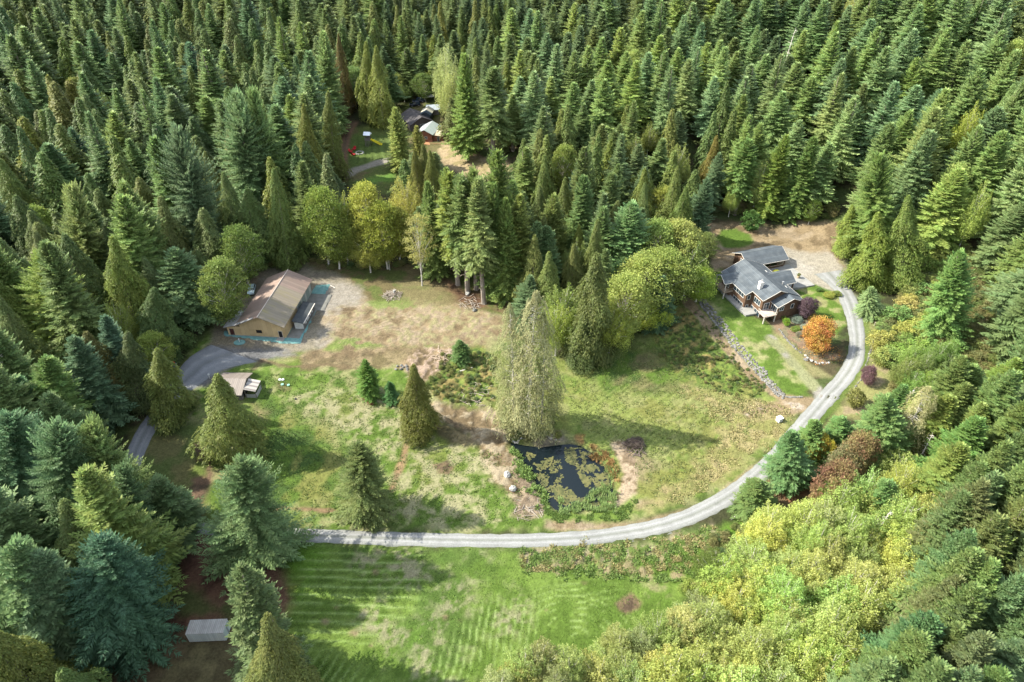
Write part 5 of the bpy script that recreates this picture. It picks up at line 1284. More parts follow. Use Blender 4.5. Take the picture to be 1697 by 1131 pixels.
# ------------------------------------------------------------------ buildings
M_glass = mat('window_glass', (.02,.035,.045), .08, spec=.8)
M_wframe = mat('white_window_frames', (0.540,0.533,0.504), .5)
M_whitep = mat('white_paint', (0.518,0.518,0.497), .6, (0.432,0.432,0.403), 1.5)
M_black = mat('black_opening_shade', (.012,.012,.013), .9)  # near-black colour for the shade inside openings; also a black vent pipe
M_conc = mat('concrete', (0.259,0.256,0.238), .9, (0.194,0.191,0.173), .7, .15)
M_concd = mat('dark_concrete', (0.158,0.155,0.137), .9, (0.115,0.112,0.097), .7, .15)  # darker concrete tone, used for the barn apron
M_ply = striped('plywood_sheets', (.46,.335,.18), (.30,.20,.10), 0, 1.22, .8, (.38,.265,.135), .6, .3, .035)
M_broof = striped('brown_metal_roof', (0.234,0.169,0.135), (0.150,0.108,0.088), 1, .9, .5, (0.196,0.155,0.122), .25, .4, .10)
M_broof2 = striped('weathered_mossy_roof', (.195,.165,.12), (.13,.11,.08), 1, .9, .8, (.21,.18,.075), .5, .3, .07, dlo=.5, dhi=.75, dst=(.4,2.2,.4), var=.06)
M_galv = mat('galvanised_metal', (0.396,0.403,0.403), .45, (0.302,0.288,0.274), 1.0, 0, .3)
M_shingle = striped('grey_shingle_roof', (.062,.074,.083), (.042,.050,.056), 2, .16, .85, (.10,.113,.12), .55, .25, .16, var=.16, dlo=.38, dhi=.68)
M_cedarw = striped('brown_wood_siding', (.105,.062,.038), (.045,.028,.018), 2, .28, .7, (.155,.098,.06), 1.2, .4, .14)
M_deckw = mat('weathered_deck_wood', (0.331,0.259,0.187), .8, (0.259,0.202,0.144), 3, .1)
M_deckp = mat('pink_grey_decking', (0.446,0.360,0.310), .8, (0.396,0.310,0.259), 3, .1)
M_trim = mat('cream_trim', (0.475,0.439,0.382), .6)
M_tar = mat('black_membrane_roof', (.030,.036,.038), .7, (.05,.055,.055), 1)
M_teal = mat('teal_hydroseed', (0.079,0.187,0.178), .95, (0.140,0.252,0.234), 1.6, .5, lo=.3, hi=.7)
M_oldw = mat('grey_old_wood', (0.122,0.108,0.094), .9, (0.187,0.166,0.144), 3, .3, stretch=(1,1,5))

def wall_frame(parent, name, c, ux, nrm, w_, h_, mull=1, pane=M_glass, fm=M_wframe, th=.09, prou=.05):
    """window or door: a frame part with its pane as sub-part; c = centre on the wall, ux along the wall, nrm outwards"""
    ux = Vector(ux).normalized(); n = Vector(nrm).normalized(); up = Vector((0, 0, 1)); c = Vector(c)
    def obox(b, cx, cz, sx, sz, d0, d1):
        vs = []
        for dd in (d0, d1):
            for (a, z) in ((-1,-1),(1,-1),(1,1),(-1,1)):
                vs.append(c + ux * (cx + a * sx / 2) + up * (cz + z * sz / 2) + n * dd)
        b.add(vs, [(3,2,1,0),(4,5,6,7),(0,1,5,4),(1,2,6,5),(2,3,7,6),(3,0,4,7)])
    b = MB()
    obox(b, 0, h_/2 - th/2, w_, th, .004, prou); obox(b, 0, -h_/2 + th/2, w_ + .1, th, .004, prou + .03)
    obox(b, -w_/2 + th/2, 0, th, h_ - 2*th, .004, prou); obox(b, w_/2 - th/2, 0, th, h_ - 2*th, .004, prou)
    for i in range(1, mull): obox(b, -w_/2 + w_ * i / mull, 0, th * .8, h_ - 2*th, .004, prou - .008)
    f = b.build(name, fm, parent)
    p = MB(); obox(p, 0, 0, w_ - 2*th - .01, h_ - 2*th - .01, .002, .02); p.build('pane', pane, f)
    return f
def gable_walls(b, x0, x1, y0, y1, zb, ze, zr, axis='y', xr=None):
    """closed wall body with gable ends; the ridge runs along axis"""
    if axis == 'y':
        m = (x0 + x1) / 2 if xr is None else xr
        V = [(x0,y0,zb),(x1,y0,zb),(x1,y0,ze),(m,y0,zr),(x0,y0,ze),(x0,y1,zb),(x1,y1,zb),(x1,y1,ze),(m,y1,zr),(x0,y1,ze)]
    else:
        m = (y0 + y1) / 2 if xr is None else xr
        V = [(x0,y1,zb),(x0,y0,zb),(x0,y0,ze),(x0,m,zr),(x0,y1,ze),(x1,y1,zb),(x1,y0,zb),(x1,y0,ze),(x1,m,zr),(x1,y1,ze)]
    return b.add(V, [(0,1,2,3,4),(9,8,7,6,5),(1,0,5,6),(2,1,6,7),(3,2,7,8),(4,3,8,9),(0,4,9,5)])

# ---- long barn
bz = 1.45
barn = empty('barn', (-63.2, 137.0, bz), R(-5)); tag(barn, 'long plywood-fronted barn with a patchy brown metal roof and teal ground strip round it', 'barn')
b = MB(); gable_walls(b, -5.9, 5.6, 1.0, 21.6, -.6, 4.15, 6.7, xr=.1); b.build('wall', M_ply, barn)
b = MB(); b.box(5.602, 5.66, 10.5, 21.6, -.3, 4.0); sw = b.build('side_cladding', mat('grey_green_cladding', (.28,.31,.27), .7, (.36,.38,.33), 1, .1), barn)
b = MB(); b.box(-5.9, 5.66, .94, 1.0, -.1, .25); b.box(-9.6, -6.0, .90, .96, -.1, .25); b.build('foundation', M_conc, barn)
b = MB(); b.slab([(-6.6,-.1,3.95),(.0,-.1,7.02),(.0,22.2,7.02),(-6.6,22.2,3.95)], .14); b.build('roof', M_broof, barn)
b = MB(); b.slab([(.0,-.1,7.02),(6.3,-.1,4.2),(6.3,14.8,4.2),(.0,14.8,7.02)], .14); b.build('roof', M_broof2, barn)['label'] = 'weathered mossy near half of the right roof slope'
b = MB(); b.slab([(.0,14.8,7.02),(6.3,14.8,4.2),(6.3,22.2,4.2),(.0,22.2,7.02)], .14); b.build('roof', M_broof, barn)['label'] = 'cleaner far third of the right roof slope'
b = MB(); b.bar((0,-.14,7.06), (0,22.24,7.06), .09, 6); b.build('ridge_cap', mat('pale_ridge_metal', (.50,.43,.37), .5), barn)
b = MB(); b.slab([(-6.7,-.16,3.93),(-1.4,-.16,6.45),(-1.4,.5,6.45),(-6.7,.9,3.93)], .05)
b.v = [(x, y, z + .08) for x, y, z in b.v]; b.build('flashing_sheet', M_galv, barn)
lt = MB(); lt.box(-9.4, -5.92, .96, 6.2, -.6, 2.9); lt.build('lean_to_wall', M_ply, barn)
lt = MB(); lt.slab([(-10.0,.3,2.95),(-6.3,.3,3.95),(-6.3,6.6,3.95),(-10.0,6.6,2.95)], .1); lt.build('lean_to_roof', M_galv, barn)
lt = MB(); lt.box(-9.4,-7.2,4.6,6.4,3.2,3.9); lt.box(-9.5,-7.1,4.5,6.5,3.9,3.98); lt.build('roof_hatch', M_whitep, barn)
wall_frame(barn, 'window', (-1.1, 1.0, 1.75), (1,0,0), (0,-1,0), 1.7, 1.15, 1, M_black, mat('bare_wood_frame', (.40,.27,.13), .8))
wall_frame(barn, 'door', (4.4, 1.0, 1.2), (1,0,0), (0,-1,0), 1.1, 2.1, 1, M_black, M_trim)
wall_frame(barn, 'door', (-8.3, .96, 1.15), (1,0,0), (0,-1,0), 1.2, 2.1, 1, mat('red_brown_door', (.06,.02,.015), .7), M_oldw)
for yy in (12.4, 15.6, 18.8):
    wall_frame(barn, 'bay_door', (5.66, yy, 1.7), (0,1,0), (1,0,0), 2.6, 3.2, 1, mat('pale_green_bay', (.20,.24,.21), .7), M_trim)
b = MB(); b.box(3.4, 5.3, -.3, .93, -.2, .16); b.box(3.6, 5.1, -.5, -.28, -.2, .05); b.build('door_step', M_conc, barn)
# black roofed shed beside it
sh = empty('shed', (-63.2, 137.0, bz), R(-5)); tag(sh, 'low shed with a black flat roof and white roller door against the barn side', 'shed')
b = MB(); b.add([(6.5,5.0,-.6),(9.2,5.0,-.6),(9.2,5.0,2.2),(6.5,5.0,2.75),(6.5,13.2,-.6),(9.2,13.2,-.6),(9.2,13.2,2.2),(6.5,13.2,2.75)], [(0,1,2,3),(7,6,5,4),(1,5,6,2),(4,0,3,7),(3,2,6,7),(0,4,5,1)]); b.build('wall', mat('dark_shed_wall', (.08,.08,.075), .8, (.14,.13,.12), 1), sh)
b = MB(); b.slab([(6.35,4.5,2.92),(9.5,4.5,2.28),(9.5,13.5,2.28),(6.35,13.5,2.92)], .12); b.build('roof', M_tar, sh)
wall_frame(sh, 'roller_door', (7.85, 5.0, 1.1), (1,0,0), (0,-1,0), 2.3, 2.1, 1, M_whitep, M_whitep)
b = MB(); b.box(9.35,9.55,4.5,13.5,2.2,2.42); b.build('fascia', M_trim, sh)
rs = random.Random(2)
for k in range(5):
    yy = 6.2 + k * 1.25 + rs.uniform(-.2, .2)
    wall_frame(sh, 'window', (9.2, yy, 1.4), (0,1,0), (1,0,0), .8, .6, 1, M_whitep, M_whitep)
# ground pads at the barn
def pad(name, quad, m, z=.06, th=.3, loc=None, rot=0, label=None, sub=0):
    b = MB(); e = [(x * math.cos(rot) - y * math.sin(rot) + loc[0], x * math.sin(rot) + y * math.cos(rot) + loc[1]) for x, y in quad]
    zz = max(Hs(a, c) for a, c in e)
    b.slab([(a, c, Hs(a, c) + z) for a, c in e], th) if sub else b.slab([(a, c, zz + z) for a, c in e], th)
    o = b.build(name, m); tag(o, label, kind='structure'); return o
BL_ = (-63.2, 137.0)
def draped(name, px_pts, m, lift=.06, step=.5, label=None, warp=.5):
    w_ = Wp(px_pts) if not isinstance(px_pts, tuple) else px_pts[0]
    x0 = min(a for a, _ in w_) - 1; x1 = max(a for a, _ in w_) + 1; y0 = min(b_ for _, b_ in w_) - 1; y1 = max(b_ for _, b_ in w_) + 1
    X = np.arange(x0, x1, step); Y = np.arange(y0, y1, step); XX_, YY_ = np.meshgrid(X, Y); x = XX_.ravel(); y = YY_.ravel()
    d = seg_dist(x, y, w_) + (fbm(x, y, 1.5, 3, 61) - .5) * warp
    z = H(x, y) + lift - .25 * sstep(-.1, step * 1.2, d) + .03 * fbm(x, y, .8, 2, 5)
    n_ = len(X); F = []
    dd = d.reshape(XX_.shape)
    for j in range(len(Y) - 1):
        for i in range(n_ - 1):
            if min(dd[j, i], dd[j+1, i], dd[j, i+1], dd[j+1, i+1]) < 0: F.append((j*n_+i, j*n_+i+1, (j+1)*n_+i+1, (j+1)*n_+i))
    o = link(name, mesh_np(name, np.column_stack([x, y, z]), np.array(F), smooth=True), m); tag(o, label, kind='structure'); return o
draped('teal_ground_strip', [(371,549),(400,551),(468,557),(478,548),(490,540),(498,520),(512,492),(524,474),(546,472),(535,495),(515,530),(497,569),(470,569),(372,556)], M_teal, .13, .4)
draped('concrete_apron', ([(BL_[0] + x * math.cos(R(-5)) - y * math.sin(R(-5)), BL_[1] + x * math.sin(R(-5)) + y * math.cos(R(-5))) for x, y in [(5.8,1.2),(9.0,1.2),(9.2,5.2),(9.3,13.2),(11.5,13.6),(11.5,21),(5.7,21)]],), M_concd, .2, .35, warp=.05)
wc = empty('well_cover', G(397, 568)); tag(wc, 'small teal ground patch round a white pipe in front of the barn', 'well')
b = MB(); b.prism([(1.5 * math.cos(i * .63) , 1.1 * math.sin(i * .63)) for i in range(10)], -.2, .16); b.build('seeded_mound', M_teal, wc, .05)
b = MB(); b.bar((0,.1,0), (0,.1,1.0), .12, 8); b.bar((0,.1,1.0), (0,.1,1.1), .17, 8); b.build('pipe', M_whitep, wc)

# ---- vehicles
def car(name, px, py, rz, paint, label, L=4.6, W=1.9, Ht=1.7, cat='car', pickup=False):
    x, y, z = G(px, py); e = empty(name, (x, y, z + .05), rz); tag(e, label, cat)
    mp = mat(name + '_paint', paint, .25, spec=.6)
    prof = [(-L/2,.38),(-L/2+.05,.85),(-L/2+.2,.98),(-L*.22,1.02)] + ([(L*.48,1.02)] if pickup else [(L*.46,1.0)]) + [(L/2,.85),(L/2,.38)]
    b = MB(); n = len(prof)
    b.add([(p, -W/2, q) for p, q in prof] + [(p, W/2, q) for p, q in prof], [tuple(range(n)), tuple(range(2*n-1, n-1, -1))] + [(i, n+i, n+(i+1)%n, (i+1)%n) for i in range(n)])
    b.build('body', mp, e, .06)
    c0, c1 = (-L*.2, L*.12) if pickup else (-L*.24, L*.44)
    b = MB(); b.add([(c0,-W/2+.06,1.0),(c1,-W/2+.06,1.0),(c1,W/2-.06,1.0),(c0,W/2-.06,1.0),(c0+.55,-W/2+.2,Ht-.06),(c1-.3,-W/2+.2,Ht-.06),(c1-.3,W/2-.2,Ht-.06),(c0+.55,W/2-.2,Ht-.06)], [(0,1,5,4),(1,2,6,5),(2,3,7,6),(3,0,4,7),(4,5,6,7)]); b.build('window', M_glass, e)
    b = MB(); b.box(c0+.52, c1-.27, -W/2+.18, W/2-.18, Ht-.06, Ht); b.build('roof', mp, e, .02)
    for sx in (-L*.31, L*.31):
        for sy in (-W/2+.1, W/2-.1):
            wv = MB(); wv.bar((sx, sy-.12, .34), (sx, sy+.12, .34), .34, 14); tw = wv.build('wheel', mat('tyre_rubber', (.02,.02,.02), .9), e)
            hv = MB(); hv.bar((sx, sy-.13, .34), (sx, sy+.13, .34), .18, 10); hv.build('rim', M_galv, tw)
    for sy in (-W/2+.3, W/2-.3):
        hb = MB(); hb.box(-L/2-.02, -L/2+.06, sy-.16, sy+.16, .68, .84); hb.build('headlight', M_whitep, e)
    return e
car('parked_car', 688, 176, R(14), (.012,.016,.025), 'black car in front of the far cabin, nearer of the two black vehicles', 4.6)
car('parked_truck', 694, 170, R(14), (.014,.022,.045), 'dark blue-black truck parked behind the nearer black car', 5.2, 2.0, 1.95, 'truck')
car('parked_car', 418, 484, R(100), (.45,.56,.58), 'pale blue-white car parked behind the barn at the forest edge', 4.4, 1.8, 1.5)
car('parked_car', 7, 20, R(20), (.35,.36,.40), 'silver car glimpsed in the opening at the top left corner', 4.6)
car('parked_car', 12, 10, R(20), (.03,.03,.05), 'dark car beyond the silver one at the top left corner', 4.6)

# ---- small open shed
sx_, sy_, sz_ = -64.6, 118.3, Hs(-63, 117)
ss = empty('shed', (sx_, sy_, sz_), R(-2)); tag(ss, 'small open-fronted shed with brown ribbed metal roof and a side lean-to', 'shed')
b = MB(); gable_walls(b, -3.0, 3.0, -3.2, 3.0, -.5, 2.1, 3.3, 'x', .2); b.build('wall', M_oldw, ss)
M_srt = striped('brown_ribbed_roof', (.19,.16,.135), (.10,.085,.07), 0, .42, .5, (.16,.135,.11), .5, .5, .16)
b = MB(); b.slab([(-3.5,.2,3.48),(-3.5,-4.0,2.12),(3.5,-4.0,2.12),(3.5,.2,3.48)], .1); b.slab([(-3.5,.2,3.48),(3.5,.2,3.48),(3.5,3.8,2.15),(-3.5,3.8,2.15)], .1); b.build('roof', M_srt, ss)
b = MB(); b.slab([(3.5,-2.6,2.7),(6.2,-2.6,2.1),(6.2,1.2,2.1),(3.5,1.2,2.7)], .08); b.build('lean_to_roof', striped('two_tone_roof', (.36,.33,.29), (.15,.13,.12), 1, 1.25, .6, None, .5, .3, .42), ss)
for (a, c) in ((3.6,-2.4),(6.0,-2.4),(6.0,1.0),(3.6,1.0)):
    b = MB(); b.box(a-.07, a+.07, c-.07, c+.07, -.4, 2.12 if a > 5 else 2.55); b.build('post', M_oldw, ss)
b = MB(); b.box(3.7,5.9,-2.35,-2.25,-.4,.9); b.box(5.95,6.05,-2.3,.9,-.4,1.0); b.build('rail_boards', mat('grey_boards', (.34,.33,.31), .8, (.26,.25,.23), 3), ss)
b = MB(); b.box(3.01,3.06,-2.3,.9,-.3,1.9); b.build('doorway_shade', M_black, ss)  # black sheet on the solid side wall, painted as a doorway's inner shade
b = MB(); b.box(-2.2, 1.6, -3.26, -3.205, -.3, 1.7); b.build('open_front_shade', M_black, ss)  # black sheet over the closed front, standing for the dark interior

# ---- white container
cx_, cy_, _ = G(349, 1052); cz_ = Hs(cx_, cy_)
ct = empty('storage_container', (cx_, cy_, cz_), R(2.5)); tag(ct, 'white metal storage container with ribbed grey roof on bare ground by the trees', 'container')
b = MB(); b.box(-3.0, 3.0, -1.22, 1.22, .12, 2.45)
b.build('body', striped('ribbed_white_steel', (.46,.48,.45), (.38,.40,.37), 0, .28, .5, (.52,.52,.45), .8, .5, .2), ct, .02)
b = MB(); b.box(-3.03, 3.03, -1.25, 1.25, 2.452, 2.53)
for k in range(20): b.box(-2.9 + k * .3, -2.82 + k * .3, -1.2, 1.2, 2.53, 2.57)
b.build('roof', striped('grey_ribbed_roof', (.36,.345,.31), (.22,.21,.19), 0, .3, .6, (.28,.26,.23), .9, .3, .2), ct)
b = MB(); b.box(3.002, 3.05, -1.15, 1.15, .2, 2.35); dr = b.build('door', mat('pale_green_steel', (.50,.58,.52), .6), ct)
b = MB(); b.box(3.05, 3.10, -.05, .0, .3, 2.2); b.box(3.05, 3.10, .1, .15, .3, 2.2); b.build('handle', M_galv, dr)
b = MB()
for q in (-2.6, 0, 2.6): b.box(q-.1, q+.1, -1.2, 1.2, -.2, .118)
b.build('skid', M_oldw, ct)

# ---- the house
HZ = 3.0
house = empty('house', (67.8, 144.4, HZ), R(18)); tag(house, 'two-storey brown wood-sided house with grey shingle roofs, balconies and a white chimney', 'house')
zr, sl_ = 8.45, .446
def rz_(x, r=.4, top=zr): return top - sl_ * abs(x - r)
b = MB()
def body(b, x0, x1, y0, y1, ridge=.4, top=zr, zb=-1.0):
    gable_walls(b, x0, x1, y0, y1, zb, 5.0, 5.0, xr=ridge)
    V = [(x0,y0,5.0),(x1,y0,5.0),(x1,y0,rz_(x1,ridge,top)-.16),(ridge,y0,top-.16),(x0,y0,rz_(x0,ridge,top)-.16)]
    b.add(V + [(x, y1, z) for x, _, z in V], [(0,1,2,3,4),(9,8,7,6,5),(2,1,6,7),(0,4,9,5),(3,2,7,8),(4,3,8,9)])
body(b, -5.6, 6.3, 4.8, 15.7); body(b, -3.8, 6.3, .3, 4.8)
b.build('wall', M_cedarw, house)
b = MB()
b.slab([(-6.2,4.4,rz_(-6.2)),(.4,4.4,zr),(.4,16.2,zr),(-6.2,16.2,rz_(-6.2))], .16)
b.slab([(-4.3,-.3,rz_(-4.3)),(.4,-.3,zr),(.4,4.4,zr),(-4.3,4.4,rz_(-4.3))], .16)
b.slab([(.4,-.3,zr),(2.9,-.3,rz_(2.9)),(2.9,16.2,rz_(2.9)),(.4,16.2,zr)], .16)
b.slab([(2.9,-.3,rz_(2.9)),(6.9,-.3,rz_(6.9)),(6.9,16.2,rz_(6.9)),(2.9,16.2,rz_(2.9))], .16)
roof = b.build('roof', M_shingle, house)
def trimline(parent, pts, wd=.12, h=.24):
    b = MB()
    for p, q in pts: b.bar(p, q, wd / 2, 4)
    return b.build('trim', M_trim, parent)
trimline(roof, [((-6.22,4.4,rz_(-6.2)-.08),(-6.22,16.2,rz_(-6.2)-.08)),((-4.32,-.3,rz_(-4.3)-.08),(-4.32,4.4,rz_(-4.3)-.08)),((6.95,-.3,rz_(6.9)-.08),(6.95,16.2,rz_(6.9)-.08)),
                ((-4.3,-.34,rz_(-4.3)-.08),(.4,-.34,zr-.08)),((.4,-.34,zr-.08),(2.6,-.34,rz_(2.6)-.08)),((-6.2,4.36,rz_(-6.2)-.08),(-4.3,4.36,rz_(-4.3)-.08)),((.4,16.24,zr-.08),(6.9,16.24,rz_(6.9)-.08)),((.4,16.24,zr-.08),(-6.2,16.24,rz_(-6.2)-.08))], .16)
# south wing
b = MB(); gable_walls(b, -.9, 6.35, -2.3, .3, -1, 5.35, 6.95, xr=2.9); b.build('wing_wall', M_cedarw, house)
b = MB(); b.slab([(-1.4,-2.8,5.25),(2.9,-2.8,7.12),(2.9,1.4,7.12),(-1.4,1.4,5.25)], .15); b.slab([(2.9,-2.8,7.12),(6.9,-2.8,5.38),(6.9,-.32,5.38),(2.9,-.32,7.12)], .15)
wr = b.build('wing_roof', M_shingle, house)
trimline(wr, [((-1.42,-2.8,5.18),(-1.42,1.4,5.18)),((-1.4,-2.84,5.18),(2.9,-2.84,7.04)),((2.9,-2.84,7.04),(6.9,-2.84,5.3)),((6.94,-2.8,5.3),(6.94,-.3,5.3))], .16)
# entry gable on the drive side
b = MB(); gable_walls(b, 6.3, 7.6, 6.0, 11.0, 1.5, 5.2, 6.6, 'x', 8.5); b.build('entry_wall', M_cedarw, house)
b = MB(); b.slab([(2.6,8.5,7.5),(2.6,8.45,7.5),(6.2,5.3,5.62),(9.9,5.3,5.62),(9.9,8.5,7.5)], .14); b.slab([(9.9,8.5,7.5),(9.9,11.7,5.62),(6.2,11.7,5.62),(2.6,8.55,7.5),(2.6,8.5,7.5)], .14)
b.v = [(x, y, z) for x, y, z in b.v]; er = b.build('entry_roof', M_shingle, house)
trimline(er, [((9.94,5.3,5.55),(9.94,8.5,7.42)),((9.94,8.5,7.42),(9.94,11.7,5.55)),((6.6,5.26,5.55),(9.9,5.26,5.55))], .14)
for c in ((9.4,5.8),(9.4,11.2)):
    b = MB(); b.box(c[0]-.14, c[0]+.14, c[1]-.14, c[1]+.14, 2.0, 5.5); b.build('post', M_cedarw, house)
# north-west gable with covered balcony
b = MB(); gable_walls(b, -6.3, -5.55, 11.0, 14.8, -.6, 5.4, 6.6, 'x', 12.8); b.build('balcony_wall', M_cedarw, house)
b = MB(); b.slab([(-8.6,12.8,7.05),(-8.6,10.4,5.6),(-5.5,10.4,5.6),(-2.5,12.8,7.05)], .14); b.slab([(-8.6,12.8,7.05),(-2.5,12.8,7.05),(-5.5,15.2,5.6),(-8.6,15.2,5.6)], .14)
nr = b.build('balcony_roof', M_shingle, house)
trimline(nr, [((-8.64,10.4,5.52),(-8.64,12.8,6.97)),((-8.64,12.8,6.97),(-8.64,15.2,5.52)),((-8.6,10.36,5.52),(-6.3,10.36,5.52))], .16)
for nm_, x0, x1, y0, y1, mm in (('balcony', -8.3, -5.65, 10.4, 15.1, M_deckw), ('deck', -4.6, -1.0, -2.6, .25, M_deckp)):
    b = MB(); b.box(x0, x1, y0, y1, 2.62, 2.82); dk = b.build(nm_, mm, house)
    rl = MB()
    sides = [((x0,y0),(x0,y1)), ((x0,y0),(x1,y0))] + ([((x0,y1),(x1,y1))] if nm_ == 'balcony' else [])
    for (p, q) in sides:
        L = math.hypot(q[0]-p[0], q[1]-p[1]); n_ = int(L / .3)
        for zz in (3.0, 3.75): rl.bar((*p, zz), (*q, zz), .05, 4)
        for k in range(n_ + 1): a = p[0] + (q[0]-p[0]) * k / n_; c = p[1] + (q[1]-p[1]) * k / n_; rl.bar((a, c, 2.82), (a, c, 3.75), .03, 4)
    rl.build('railing', M_deckw if nm_ == 'balcony' else M_trim, dk)
    for c in ([(x0+.15,y0+.15),(x0+.15,y1-.15)] if nm_ == 'balcony' else [(x0+.15,y0+.15),(x1-.2,y0+.15)]):
        b = MB(); b.box(c[0]-.11, c[0]+.11, c[1]-.11, c[1]+.11, -1.0, 2.61)
        b.build('post', M_trim, house)
        if nm_ == 'balcony':
            b = MB(); b.box(c[0]-.08, c[0]+.08, c[1]-.08, c[1]+.08, 2.83, 5.5); b.build('post', M_trim, house)
# windows
W_ = (0,1,0); Wn = (-1,0,0)
wall_frame(house, 'window', (-5.6, 8.0, 4.25), W_, Wn, 4.6, 1.35, 4)
wall_frame(house, 'window', (-5.6, 7.6, 1.35), W_, Wn, 4.4, 1.5, 4)
wall_frame(house, 'window', (-5.6, 12.8, 1.2), W_, Wn, 1.6, 1.9, 2)
wall_frame(house, 'window', (-4.7, 4.8, 4.2), (1,0,0), (0,-1,0), .9, 1.4, 1)
wall_frame(house, 'window', (-4.7, 4.8, 1.2), (1,0,0), (0,-1,0), .8, 1.4, 1)
wall_frame(house, 'window', (-3.8, 2.4, 4.35), W_, Wn, 2.6, 1.6, 3)
wall_frame(house, 'patio_door', (-3.8, 1.6, 1.15), W_, Wn, 2.4, 2.1, 2)
wall_frame(house, 'window', (-3.8, 3.7, 1.3), W_, Wn, 1.1, 1.7, 1)
wall_frame(house, 'patio_door', (-.9, -1.0, 3.9), W_, Wn, 2.3, 2.0, 3)
wall_frame(house, 'window', (-6.3, 12.8, 4.2), W_, Wn, 2.6, 1.9, 3)
wall_frame(house, 'window', (-2.4, .3, 3.95), (1,0,0), (0,-1,0), 1.7, 2.0, 2)
S_ = (1,0,0); Sn = (0,-1,0)
wall_frame(house, 'window', (.3, -2.3, 4.3), S_, Sn, 1.3, 1.3, 2)
wall_frame(house, 'window', (3.4, -2.3, 4.5), S_, Sn, .9, 1.4, 1)
wall_frame(house, 'window', (6.3, 3.0, 4.5), W_, (1,0,0), 1.6, 1.2, 2)
wall_frame(house, 'window', (6.3, 13.5, 4.4), W_, (1,0,0), 1.6, 1.2, 2)
ch = MB(); ch.box(-3.0, -2.05, 3.7, 4.6, 6.2, 9.1); ch.box(-3.08, -1.97, 3.62, 4.68, 8.85, 9.0); cho = ch.build('chimney', mat('white_chimney', (.66,.63,.58), .8, (.55,.50,.45), 2), house)
ch = MB(); ch.bar((-2.5,4.15,9.1), (-2.5,4.15,9.5), .16, 8); ch.bar((-2.5,4.15,9.5), (-2.5,4.15,9.58), .26, 8); ch.build('flue', M_galv, cho)
def skyl(x, y, w2=.6, h2=.45):
    b = MB(); z = rz_(x); s = sl_
    b.slab([(x-w2, y-h2, z+s*w2+.14),(x+w2, y-h2, z-s*w2+.14),(x+w2, y+h2, z-s*w2+.14),(x-w2, y+h2, z+s*w2+.14)], .16); o = b.build('skylight', M_wframe, house)
    b = MB(); b.slab([(x-w2+.12, y-h2+.12, z+s*(w2-.12)+.16),(x+w2-.12, y-h2+.12, z-s*(w2-.12)+.16),(x+w2-.12, y+h2-.12, z-s*(w2-.12)+.16),(x-w2+.12, y+h2-.12, z+s*(w2-.12)+.16)], .03); b.build('pane', M_glass, o)
skyl(4.6, 10.9); skyl(5.6, 3.4)
b = MB(); b.bar((4.8,4.6,6.0), (4.8,4.6,7.2), .17, 8); b.bar((4.8,4.6,7.2), (4.8,4.6,7.32), .26, 8); b.build('vent_pipe', M_galv, house)
b = MB(); b.bar((1.6,-1.2,6.6), (1.6,-1.2,6.95), .09, 6); b.build('vent_pipe', M_black, house)
def local_pad(name, pts, m, lz, th, label=None):
    c, s = math.cos(R(18)), math.sin(R(18)); b = MB()
    b.slab([(67.8 + x*c - y*s, 144.4 + x*s + y*c, lz) for x, y in pts], th); tag(b.build(name, m), label, kind='structure')
zp = max(Hs(*G(1215, 470)[:2]), Hs(*G(1240, 515)[:2])) + .06
local_pad('patio', [(-6.9,1.6),(-3.8,1.4),(-3.8,4.8),(-5.6,4.8),(-5.6,15),(-7.2,15),(-7.2,4.6)], M_conc, zp, .5)
zc_ = max(Hs(*G(1345, 478)[:2]), Hs(*G(1305, 440)[:2]), Hs(*G(1318,480)[:2])) + .07
local_pad('concrete_forecourt', [(7.0,16.6),(16.8,17.4),(17.1,6.0),(11.9,6.3),(9.6,7.0),(7.0,7.0)], M_conc, zc_, .8)
# garage
gar = empty('garage', (67.8, 144.4, 5.0), R(18)); tag(gar, 'detached garage with grey shingle roof and open carport front behind the house', 'garage')
b = MB()
gable_walls(b, 3.0, 15.0, 19.6, 23.8, -1, 3.3, 3.3, 'x', 20.3)
b.box(3.0, 3.12, 17.0, 23.8, -1, 3.35); b.add([(3.0,16.9,3.35),(3.0,23.8,3.35),(3.0,20.35,5.15),(3.12,16.9,3.35),(3.12,23.8,3.35),(3.12,20.35,5.15)], [(0,2,1),(3,4,5),(0,3,5,2),(1,2,5,4)])
b.box(3.12, 14.9, 16.95, 17.07, -1, 1.45)
b.build('wall', M_cedarw, gar)
b = MB(); b.slab([(2.4,16.3,3.35),(15.6,16.3,3.35),(15.6,20.35,5.4),(2.4,20.35,5.4)], .16); b.slab([(2.4,20.35,5.4),(15.6,20.35,5.4),(15.6,24.4,3.35),(2.4,24.4,3.35)], .16); gr = b.build('roof', M_shingle, gar)
trimline(gr, [((2.36,16.3,3.27),(2.36,20.35,5.32)),((2.36,20.35,5.32),(2.36,24.4,3.27)),((2.4,16.26,3.27),(15.6,16.26,3.27)),((15.64,16.3,3.27),(15.64,20.35,5.32)),((15.64,20.35,5.32),(15.64,24.4,3.27))], .16)
for xx in (5.4, 7.8, 10.2, 12.6, 14.9):
    b = MB(); b.box(xx-.12, xx+.12, 16.93, 17.09, 1.46, 3.3); b.build('post', M_cedarw, gar)
b = MB(); b.box(3.1, 14.95, 16.88, 17.14, 1.452, 1.56); b.build('rail', M_deckw, gar)
wall_frame(gar, 'window', (3.0, 20.3, 2.9), (0,1,0), (-1,0,0), 1.2, 1.2, 2)
